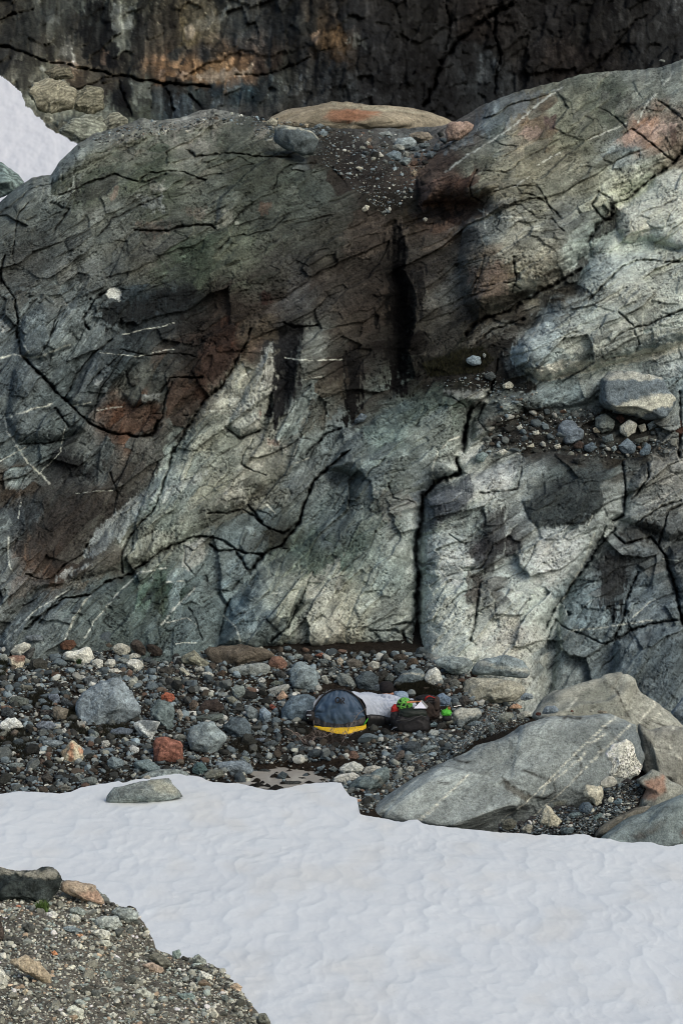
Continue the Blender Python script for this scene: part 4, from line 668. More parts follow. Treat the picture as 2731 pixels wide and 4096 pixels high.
rock('quartz_block', 'S', [690,1420, 740,1370, 860,1370, 895,1430, 880,1540, 820,1560, 770,1500, 700,1470], (165, 160, 142), 'Cream quartz lump below the big white quartz mass, above the gravel', 'rock', thick=.8, style='white', Yc=34.9, rgh=1.5, sink=False)
rock('boulder', 'S', [335,1660, 350,1600, 385,1525, 430,1555, 490,1640, 545,1690, 500,1730, 400,1735, 330,1700], (168, 162, 142), 'Angular cream block leaning at the foot of the smooth dome, just above the snow', thick=.7, style='white', Yc=34.5, sink=False)
for pts, c, lb in [([0,1690, 30,1665, 90,1655, 150,1690, 140,1745, 60,1765, 10,1755], (84, 84, 76), 'Rounded dark grey stone at the bottom corner of the dome, half in the snow edge'),
    ([660,1580, 700,1520, 760,1515, 800,1560, 780,1610, 690,1615], (72, 86, 98), 'Dark blue stone under the cream quartz lump'), ([915,1500, 940,1465, 980,1485, 960,1525, 925,1525], (172, 170, 155), 'Small white pebble right of the cream quartz lump'),
    ([960,1520, 1005,1480, 1050,1495, 1045,1530, 990,1545], (88, 108, 118), 'Small blue stone right of the white pebble in the gravel hollow'), ([750,1590, 790,1565, 815,1590, 790,1610], (150, 148, 136), 'Small pale stone below the dark blue stone'),
    ([265,1700, 285,1672, 305,1695, 285,1720], (155, 153, 142), 'Tiny white stone beside the leaning cream block'), ([560,1640, 600,1610, 680,1600, 720,1630, 640,1650], (82, 96, 100), 'Flat blue grey stone in the gravel hollow by the snow'),
    ([780,1660, 830,1620, 880,1610, 870,1640, 810,1680], (92, 110, 112), 'Tilted greenish flake in the gravel hollow by the snow'), ([170,1750, 230,1700, 280,1720, 260,1790, 190,1790], (128, 126, 114), 'Broken pale stone touching the snow below the dome'),
    ([500,1760, 560,1730, 640,1740, 620,1790, 520,1800], (74, 88, 94), 'Dark blue flat stone half covered by the snow edge')]:
    rock('stone', 'S', pts, c, lb, Yc=34.55 if pts[1] > 1560 else 34.75, sink=False)
for pts, c, lb, Yc in [([350,745, 370,710, 400,690, 470,688, 508,735, 480,752, 400,768, 352,768], (108, 122, 134), 'Squarish blue grey stone perched on top of the smooth dome', 37.3),
    ([295,770, 310,745, 350,750, 355,775, 310,780], (78, 48, 40), 'Small dark red stone beside the squarish stone on the dome', 37.35), ([590,745, 610,728, 630,735, 635,747], (88, 46, 38), 'Tiny dark red pebble on the crest of the dome', 37.2),
    ([820,750, 850,730, 910,738, 930,760, 870,762], (120, 112, 98), 'Flat brownish flakes lying on the crest of the dome', 37.0), ([760,740, 780,720, 805,735, 800,752], (130, 130, 120), 'Tiny pale pebble on the crest of the dome', 37.0),
    ([160,630, 180,600, 215,578, 275,590, 292,628, 230,652, 170,650], (108, 120, 128), 'Blue grey stone between the cream boulder and the pale ridge', 38.4), ([125,785, 160,755, 205,735, 270,742, 275,770, 230,795, 150,815], (152, 152, 142), 'Pale flat stone left of the squarish stone on the dome', 37.5),
    ([70,718, 90,690, 140,670, 195,700, 190,720, 130,720], (165, 128, 100), 'Small tan and white stone above the pale flat stone', 37.9), ([-40,810, 0,760, 60,745, 115,765, 120,790, 20,850], (112, 116, 108), 'Low grey slab fragment left of the pale flat stone', 37.8)]:
    rock('stone', 'S', pts, c, lb, Yc=Yc, sink=False)

# ------------------------------------------------------------------ scree boulders, left part
def brown_top(cc, u, v, L3, E): return stain_or_light(cc, u, v, E, 'P', [60,225, 215,225, 205,285, 150,300, 110,260, 70,262], (105, 66, 54), .85, 5)
def rust_streak(cc, u, v, L3, E):
    cc = stain_or_light(cc, u, v, E, 'P', [460,1000, 520,930, 545,960, 500,1090, 480,1090], (92, 70, 52), .7, 5); cc = stain_or_light(cc, u, v, E, 'P', [560,900, 590,930, 580,1060, 550,1090, 545,1000], (175, 110, 70), .7, 5); return stain_or_light(cc, u, v, E, 'P', [625,960, 660,965, 670,1010, 630,1010], (165, 98, 62), .7, 5)
def two_tone(cc, u, v, L3, E): return stain_or_light(cc, u, v, E, 'P', [1080,745, 1250,762, 1220,830, 1180,830, 1120,790], (84, 92, 98), .9, 4)
LEFT = [
 ([590,640, 597,575, 615,545, 660,505, 780,440, 870,412, 960,395, 1000,430, 1060,510, 1110,640, 1128,700, 1090,745, 1000,785, 900,792, 740,832, 640,825, 602,800, 588,720], (112,124,132), 'Largest boulder of the scree, blue grey with pale wavy banding', 'band', .8),
 ([483,240, 520,205, 600,200, 650,180, 680,165, 722,170, 748,240, 735,300, 700,315, 640,312, 560,280, 490,268], (190,190,180), 'Large white boulder near the cliff foot, above the biggest banded boulder', 'white', .8),
 ([70,215, 110,160, 190,130, 250,150, 240,190, 170,240, 100,245], (165,165,154), 'Long pale boulder at the upper left of the scree', 'white', .8),
 ([60,245, 110,228, 205,242, 200,300, 185,340, 130,358, 75,310], (178,168,148), 'White and tan boulder with a brown top at the left edge', brown_top, .8),
 ([0,235, 30,220, 60,235, 70,290, 40,310, 0,280], (140,146,140), 'Pale stone at the very left edge beside the brown topped boulder', None, .8),
 ([165,235, 270,165, 287,190, 250,265, 200,272], (58,60,60), 'Dark splintered wedge leaning over the brown topped boulder', 'wild', .8),
 ([462,150, 500,118, 580,110, 612,160, 560,200, 480,195], (84,58,44), 'Dark reddish brown stone at the cliff foot left of the white boulder', None, .8),
 ([200,85, 260,76, 340,80, 350,130, 250,125, 190,110], (84,92,98), 'Flat blue grey slab at the top of the scree by the cliff', None, .7),
 ([865,185, 900,145, 960,138, 1030,165, 1040,210, 980,252, 900,225], (160,158,146), 'Pale rounded boulder with dark base, left of the black wedge stone', 'white', .8),
 ([1015,150, 1040,120, 1072,105, 1110,125, 1150,190, 1142,240, 1090,238, 1030,190], (60,54,50), 'Dark wedge shaped stone standing on the scree crest', None, .7),
 ([1140,150, 1200,145, 1280,190, 1278,250, 1160,245], (50,44,40), 'Dark brown stone behind the dark standing wedge', None, .8),
 ([720,280, 760,258, 812,280, 812,330, 760,345, 722,322], (172,172,164), 'White stone touching the right end of the large white boulder', 'white', .8),
 ([812,300, 850,262, 905,268, 917,310, 880,342, 830,330], (168,168,160), 'Second white stone right of the large white boulder', 'white', .8),
 ([980,300, 1020,262, 1100,265, 1136,300, 1120,345, 1080,370, 1010,335], (182,182,174), 'White angular boulder with a crack, above the orange stone', 'white', .8),
 ([1000,245, 1040,215, 1108,222, 1112,260, 1010,264], (168,168,160), 'White stone sitting on the cracked white boulder', 'white', .8),
 ([830,350, 900,335, 960,360, 968,392, 860,382], (168,166,156), 'Flat white stone right above the biggest banded boulder', 'white', .8),
 ([1000,440, 1030,415, 1095,455, 1092,475, 1010,480], (140,142,132), 'Pale triangular stone at the upper right shoulder of the biggest boulder', None, .8),
 ([640,420, 720,395, 772,430, 762,470, 680,478], (78,84,88), 'Dark stone with white stripes at the upper left of the biggest boulder', 'wild', .8),
 ([240,270, 330,250, 386,290, 370,370, 280,378, 212,340], (54,54,50), 'Dark block right of the brown topped boulder', None, .8),
 ([70,560, 130,552, 230,575, 246,620, 160,646, 75,620], (86,92,88), 'Grey brick shaped stone in the left scree', None, .8),
 ([145,485, 170,467, 260,473, 266,512, 180,522], (92,92,84), 'Small oblong grey stone above the brick shaped stone', None, .8),
 ([210,530, 290,520, 298,560, 215,566], (88,98,104), 'Small blue grey stone between the oblong and brick shaped stones', 'wild', .8),
 ([375,545, 460,535, 482,600, 430,626, 380,590], (92,102,116), 'Blue stone with white veins left of the biggest boulder', 'wild', .8),
 ([400,640, 450,630, 550,655, 522,740, 440,766, 410,700], (98,92,82), 'Brownish grey slab stone against the lower left of the biggest boulder', None, .8),
 ([330,665, 410,665, 420,712, 350,716], (66,62,60), 'Small dark brown stone left of the brownish slab stone', None, .8),
 ([15,660, 60,635, 110,665, 122,712, 60,736, 10,712], (62,68,72), 'Dark rounded stone near the left edge above the white mossy boulder', None, .8),
 ([0,775, 50,725, 130,720, 180,765, 198,805, 110,815, 40,852, 0,840], (190,192,188), 'White boulder partly covered by dark moss at the left edge', 'white', .8),
 ([262,775, 340,750, 420,760, 456,800, 390,832, 290,815], (100,108,120), 'Blue stone with a cream upper edge, right of the mossy white boulder', 'wild', .8),
 ([1190,640, 1235,588, 1330,598, 1376,650, 1372,800, 1332,852, 1250,782, 1208,740, 1165,690], (94,108,110), 'Angular greenish grey boulder under the orange stone', None, .8),
 ([1250,560, 1300,522, 1360,540, 1386,580, 1340,617, 1270,600], (140,74,50), 'Bright orange stone right of the biggest boulder', None, .8),
 ([1040,775, 1060,762, 1130,740, 1258,762, 1222,840, 1192,915, 1100,870, 1050,810], (165,170,170), 'Angular stone, white below and dark on top, at the biggest boulder right foot', two_tone, .8),
 ([1182,990, 1190,920, 1210,872, 1300,862, 1420,915, 1450,1010, 1446,1102, 1350,1088, 1200,1062], (120,76,62), 'Large reddish brown block with faint vertical streaks', 'wild', .9),
 ([470,1000, 520,930, 570,898, 640,945, 670,990, 652,1060, 590,1100, 500,1088], (178,168,142), 'Cream boulder streaked with rust orange', rust_streak, .9),
 ([835,1060, 880,1020, 960,1050, 982,1090, 920,1152, 840,1120], (100,114,120), 'Blue grey stone with a pale face, lower middle of the left scree', None, .9),
 ([1045,1090, 1070,1055, 1160,1048, 1260,1110, 1272,1145, 1160,1172, 1060,1142], (96,112,116), 'Blue grey boulder below the reddish brown block', None, .9),
 ([320,905, 400,893, 500,910, 512,930, 420,972, 330,962], (102,112,118), 'Long flat blue grey stone left of the rust streaked boulder', None, .8),
 ([655,880, 720,868, 780,890, 776,925, 680,926], (106,118,124), 'Flat pale blue stone right above the rust streaked boulder', None, .8),
 ([690,850, 745,828, 782,850, 776,890, 700,872], (102,110,108), 'Small grey stone standing on the flat pale blue stone', None, .8),
 ([795,905, 850,898, 872,935, 840,967, 792,962], (156,156,150), 'Small squarish white stone below the biggest boulder', 'white', .8),
 ([805,970, 880,958, 912,990, 870,1017, 815,1007], (88,102,112), 'Blue stone under the small squarish white stone', None, .8),
 ([990,980, 1035,938, 1097,965, 1092,1000, 1030,1017], (162,165,165), 'White angular stone left of the reddish brown block', 'white', .8),
 ([850,825, 940,800, 1050,815, 1042,860, 930,885, 860,870], (78,88,100), 'Dark blue stone tucked under the biggest boulder', None, .8),
 ([1380,670, 1410,650, 1442,700, 1422,762, 1390,752], (126,122,114), 'Narrow pale stone right of the angular greenish boulder', None, .8),
 ([1475,620, 1510,580, 1552,590, 1546,660, 1500,692], (84,74,66), 'Rounded brown stone standing right of the narrow pale stone', None, .8),
 ([620,1215, 720,1180, 772,1210, 782,1250, 640,1272], (104,112,110), 'Pale grey stone at the snow edge, lower left scree', None, .8),
 ([45,1110, 80,1080, 190,1078, 207,1110, 120,1132], (112,122,122), 'Flat light grey stone at the lower left of the scree', None, .8),
 ([315,1190, 380,1153, 422,1195, 412,1242, 340,1242], (60,58,55), 'Dark stone below and left of the rust streaked boulder', None, .8),
 ([455,1290, 500,1243, 562,1270, 562,1302, 480,1317], (92,92,86), 'Mottled stone at the snow edge under the rust streaked boulder', 'wild', .8),
 ([1330,425, 1380,400, 1422,430, 1392,462, 1340,456], (98,100,90), 'Small olive grey stone at the right of the scree slope below the black wedge', None, .8),
 ([1230,350, 1310,323, 1382,345, 1350,402, 1280,396], (60,58,54), 'Dark stone below the dark brown stone on the crest', None, .8),
 ([475,520, 530,503, 562,540, 520,582, 480,560], (66,76,80), 'Small dark teal stone at the left shoulder of the biggest boulder', None, .8),
 ([475,620, 490,558, 590,630, 592,650, 500,652], (68,74,78), 'Dark striped stone wedged against the left side of the biggest boulder', 'wild', .8),
 ([720,1030, 750,1013, 777,1035, 750,1052], (124,104,88), 'Small brown pebble right of the rust streaked boulder', None, .8),
 ([190,370, 215,350, 247,375, 225,405, 192,400], (108,112,110), 'Small grey stone below the brown topped boulder', None, .8),
 ([450,460, 530,443, 547,487, 470,492], (62,60,56), 'Small brown black stone above the dark teal stone', None, .8),
 ([365,500, 460,488, 462,530, 370,532], (78,88,94), 'Flat blue stone above the white veined blue stone', None, .8),
 ([365,455, 430,448, 447,485, 375,490], (84,92,96), 'Small grey stone stacked on the flat blue stone', None, .8),
 ([1160,550, 1220,528, 1252,560, 1200,592], (84,94,100), 'Small blue grey stone left of the orange stone', None, .8),
 ([200,920, 290,910, 292,955, 210,967], (90,98,102), 'Small grey stone left of the long flat blue grey stone', None, .8),
 ([285,1090, 330,1043, 367,1070, 330,1102], (82,70,64), 'Small brownish stone left of the rust streaked boulder base', None, .8),
 ([900,385, 860,375, 830,400, 850,412, 960,395], (66,72,76), 'Thin dark slab lying on top of the biggest boulder', None, .8),
 ([0,945, 90,930, 110,960, 60,985, 0,975], (84,92,96), 'Grey stone at the left edge below the mossy white boulder', None, .8),
 ([480,820, 510,803, 530,830, 515,856, 485,850], (160,162,158), 'Small white stone with a dark rim below the brownish slab stone', 'white', .8),
 ([220,740, 250,722, 285,740, 280,770, 230,775], (58,58,56), 'Small round dark stone right of the mossy white boulder', None, .8),
 ([960,930, 1000,905, 1070,915, 1080,950, 1000,960], (80,88,92), 'Dark stone between the small white stones under the biggest boulder', None, .8),
 ([940,310, 970,300, 1000,330, 990,370, 950,360], (66,80,90), 'Small blue stone left of the cracked white boulder', None, .8),
 ([915,260, 960,250, 1000,265, 990,300, 925,300], (92,96,92), 'Grey stone between the white stones near the crest', None, .8),
 ([870,390, 930,380, 960,392, 900,420, 850,430], (70,78,82), 'Dark chip against the top of the biggest boulder', None, .7),
 ([580,1170, 620,1155, 660,1180, 640,1210, 590,1210], (118,124,120), 'Small pale stone left of the snow edge stone', None, .8),
 ([740,760, 730,755, 720,775, 735,790, 760,780], (60,60,58), 'Tiny dark stone in the shadow of the biggest boulder', None, .8),
]
for pts, c, lb, st, th in LEFT: rock('boulder' if (max(pts[::2]) - min(pts[::2])) > 150 else 'stone', 'P', pts, c, lb, style=st, thick=th)
for n_, pts, c, lb, st in [
 ('boulder', [-10,1175, 100,1120, 200,1125, 260,1150, 300,1200, 120,1215], 0, '', None)][:0]: pass
def lichen_top(cc, u, v, L3, E): return stain_or_light(cc, u, v, E, 'P', [1160,1205, 1280,1205, 1380,1250, 1420,1330, 1300,1310, 1230,1290, 1200,1240], (150,148,130), .6, 8)
fs = on(535, 3215, snowz)[0]
rock('boulder', 'P', [782,1390, 800,1340, 830,1310, 835,1280, 900,1262, 1000,1240, 1200,1198, 1280,1212, 1350,1206, 1380,1245, 1400,1310, 1442,1345, 1420,1370, 1260,1380, 1210,1402, 1050,1414, 900,1408, 830,1396], (118,126,124),
     'Flat grey boulder with a lichen yellow right half, lying alone on the snow', style=lichen_top, thick=.8, Yc=fs[1] + .15, rgh=1.3, facets=[(0, -.4, .9, .55)])
rock('stone', 'P', [1115,1205, 1130,1183, 1165,1178, 1190,1195, 1185,1210], (150,146,136), 'Small pale stone on the back edge of the flat boulder in the snow', Yc=fs[1] + .55, sink=False)
rock('boulder', 'P', [1060,1200, 1180,1148, 1270,1128, 1400,1122, 1480,1148, 1515,1188, 1400,1215, 1200,1220], (116,126,126), 'Long pale banded slab just behind the flat boulder in the snow', style='band', thick=.8)

# ------------------------------------------------------------------ scree boulders, middle part
MID = [
 ([190,205, 240,165, 350,152, 500,150, 700,178, 795,215, 780,260, 720,278, 640,320, 420,332, 290,312, 230,250], (88,80,70), 'Long dark brown slab lying against the foot of the cliff', None, .8),
 ([35,260, 75,220, 150,190, 200,240, 295,318, 240,345, 150,322, 60,300], (112,112,98), 'Slanting cream striped stone at the left end of the dark slab', 'wild', .7),
 ([402,345, 460,328, 560,308, 660,288, 745,300, 772,345, 740,382, 690,402, 600,412, 500,392, 420,387], (122,128,126), 'Long grey boulder with a pale right end, below the dark slab', None, .8),
 ([720,285, 750,245, 830,237, 887,285, 882,345, 820,357, 740,330], (112,82,68), 'Round reddish brown boulder at the right end of the dark slab', None, .9),
 ([890,350, 930,285, 980,272, 1100,330, 1130,400, 1117,500, 1092,554, 1010,512, 920,490, 888,420], (110,124,130), 'Tall blue grey boulder standing right of the round brown one', 'band', .8),
 ([1255,420, 1280,370, 1370,388, 1436,465, 1412,502, 1290,492], (100,106,104), 'Grey stone with a sharp lit edge behind the sleeping bag shelter', None, .8),
 ([1400,420, 1460,368, 1540,358, 1600,400, 1600,525, 1440,515], (64,74,80), 'Dark blue boulder behind the top of the shelter', None, .8),
 ([1140,400, 1180,388, 1217,450, 1202,472, 1150,452], (126,128,122), 'Small pale stone right of the tall blue grey boulder', None, .8),
 ([435,500, 470,463, 547,480, 552,540, 500,592, 453,550], (112,122,120), 'Rounded pale grey boulder in the middle of the scree', None, .9),
 ([395,570, 450,548, 497,600, 472,642, 430,612], (108,110,100), 'Olive grey stone below the rounded pale grey boulder', None, .8),
 ([543,650, 590,626, 657,665, 662,720, 630,762, 570,722], (102,112,116), 'Grey oval stone left of the smooth blue stone', None, .9),
 ([655,660, 700,636, 762,690, 742,760, 700,787, 658,720], (104,120,134), 'Smooth upright blue stone left of the big boulder by the shelter', None, .9),
 ([70,890, 80,840, 100,798, 190,760, 320,738, 352,800, 412,850, 417,900, 370,980, 300,1042, 220,1002, 100,980], (114,126,130), 'Large faceted grey boulder with pale scratches, right of the reddish brown block', 'band', .9),
 ([370,790, 440,713, 560,728, 607,790, 607,880, 500,902, 410,862], (74,86,94), 'Dark blue grey boulder right behind the large faceted boulder', None, .9),
 ([105,740, 230,698, 400,688, 412,710, 370,762, 200,752], (78,86,84), 'Thin flat grey slab behind the large faceted boulder', None, .8),
 ([175,650, 230,588, 330,578, 402,640, 392,692, 200,702], (58,50,47), 'Dark brown block above the thin flat slab', None, .8),
 ([820,700, 850,600, 900,545, 1010,530, 1112,560, 1135,600, 1120,700, 1000,775, 880,775, 825,740], (82,98,110), 'Big blue boulder touching the left side of the shelter', 'band', .9),
 ([740,460, 780,433, 857,438, 852,472, 770,482], (94,100,92), 'Greenish grey stone above the pale ridged stone', None, .8),
 ([715,505, 790,478, 890,456, 912,492, 850,532, 760,562], (132,134,130), 'Pale ridged stone left of the tan stone', None, .8),
 ([788,570, 815,540, 842,508, 892,560, 850,592, 800,602], (156,128,106), 'Tan and cream stone at the top of the big blue boulder', None, .8),
 ([735,630, 760,613, 802,655, 782,677, 745,660], (118,64,52), 'Small brick red stone left of the big blue boulder', None, .8),
 ([643,425, 680,405, 717,430, 702,462, 648,452], (156,158,154), 'Small white stone under the long grey boulder', 'white', .8),
 ([790,370, 830,348, 882,390, 862,432, 800,412], (66,66,64), 'Dark stone with a white stripe below the round brown boulder', 'wild', .8),
 ([205,375, 260,360, 307,385, 292,422, 220,412], (156,156,148), 'White stone below the striped slanting stone', 'white', .8),
 ([145,340, 200,323, 247,350, 230,382, 160,367], (140,140,132), 'Pale stone just under the striped slanting stone', None, .8),
 ([28,340, 60,328, 127,385, 115,407, 50,372], (144,142,128), 'Narrow slanted pale stone left of the white stone', None, .8),
 ([318,380, 370,348, 407,370, 382,412, 330,407], (74,62,52), 'Brown rounded stone right of the white stone under the stripes', None, .8),
 ([283,1110, 320,1070, 400,1065, 540,1058, 602,1100, 622,1150, 580,1172, 380,1168, 300,1142], (102,114,124), 'Long smooth blue boulder lying at the pool', None, .9),
 ([223,1180, 260,1133, 372,1128, 392,1180, 300,1225, 250,1210], (100,102,94), 'Greenish grey stone at the snow edge, left end of the smooth blue boulder', None, .9),
 ([128,1130, 170,1068, 220,1078, 267,1140, 200,1188, 140,1167], (74,98,100), 'Teal green stone beside the greenish grey one at the snow', None, .9),
 ([763,840, 800,806, 832,830, 800,857], (104,122,136), 'Small light blue stone below the big blue boulder', None, .8),
 ([643,850, 680,823, 702,855, 680,872], (114,122,122), 'Small grey cube of stone left of the small light blue one', None, .8),
 ([613,890, 700,883, 732,905, 680,922, 620,917], (84,94,108), 'Thin blue slab stone right of the large faceted boulder', None, .8),
 ([680,925, 780,898, 822,930, 770,962, 700,957], (64,72,76), 'Dark flat stone under the thin blue slab', None, .8),
 ([513,1040, 545,1020, 587,1045, 582,1087, 530,1067], (96,102,94), 'Small grey stone above the smooth blue boulder', None, .8),
 ([1098,1115, 1180,1098, 1192,1140, 1120,1147], (98,112,120), 'Blue stone in the shallow water right of the pool', None, .8),
 ([1198,1130, 1240,1103, 1282,1130, 1250,1162], (74,82,84), 'Grey stone at the right shore of the pool', None, .8),
 ([793,1185, 840,1143, 887,1170, 870,1207, 820,1212], (62,72,78), 'Rounded dark stone standing in the pool', None, .9),
 ([805,1262, 850,1222, 1000,1218, 1012,1240, 840,1290], (48,50,50), 'Black flat slab at the front of the pool by the snow', None, .8),
 ([690,1165, 770,1152, 775,1178, 720,1178], (40,42,42), 'Low black stone breaking the water of the pool', None, .8),
 ([640,1140, 700,1125, 760,1140, 740,1160, 650,1158], (50,54,55), 'Flat dark stone at the back of the pool', None, .8),
 ([1328,1060, 1370,983, 1422,985, 1452,1040, 1410,1062], (90,70,60), 'Brown stone on the gravel in front of the yellow mat', None, .8),
 ([1245,1060, 1290,1015, 1340,1030, 1335,1065], (66,58,52), 'Dark brown stone left of the brown one before the mat', None, .8),
 ([1265,1130, 1330,1085, 1410,1066, 1482,1100, 1492,1140, 1400,1172, 1280,1162], (168,170,164), 'White rounded boulder by the snow right of the pool, upper of two', 'white', .8),
 ([1222,1215, 1270,1175, 1400,1148, 1472,1190, 1442,1227, 1300,1245, 1240,1240], (176,175,168), 'White boulder by the snow right of the pool, lower of two', 'white', .8),
 ([1460,1160, 1490,1110, 1560,1095, 1620,1110, 1620,1180, 1480,1185], (158,156,148), 'Pale boulder squeezed behind the grey boulder with the white vein', None, .8),
 ([580,1010, 660,998, 702,1040, 640,1062], (46,48,48), 'Dark stone in the shaded hollow above the pool', None, .8),
 ([675,965, 705,955, 735,980, 700,992], (96,98,96), 'Small mottled stone above the pool', None, .8),
 ([900,262, 950,222, 1002,230, 1002,262, 940,277], (116,124,122), 'Pale stone on the scree crest above the tall blue grey boulder', None, .8),
 ([1088,240, 1150,211, 1197,240, 1150,264], (118,76,60), 'Reddish stone on the scree crest right of the tall blue grey boulder', None, .8),
 ([1263,270, 1295,246, 1327,280, 1307,322, 1268,312], (156,146,130), 'Cream upright stone on the scree crest', None, .8),
 ([1333,280, 1400,253, 1482,290, 1472,342, 1360,352], (82,78,72), 'Brownish grey boulder on the crest right of the cream upright stone', None, .8),
 ([1108,270, 1190,260, 1212,300, 1150,312], (84,92,94), 'Grey stone under the reddish crest stone', None, .8),
 ([1190,345, 1240,330, 1275,350, 1260,385, 1200,380], (70,76,78), 'Dark grey stone above the small pale stone at the crest', None, .8),
 ([1000,225, 1060,225, 1090,260, 1050,300, 1000,270], (78,72,66), 'Dark brown stone next to the pale crest stone', None, .8),
]
for pts, c, lb, st, th in MID: rock('boulder' if (max(pts[::2]) - min(pts[::2])) > 150 else 'stone', 'Q', pts, c, lb, style=st, thick=th)
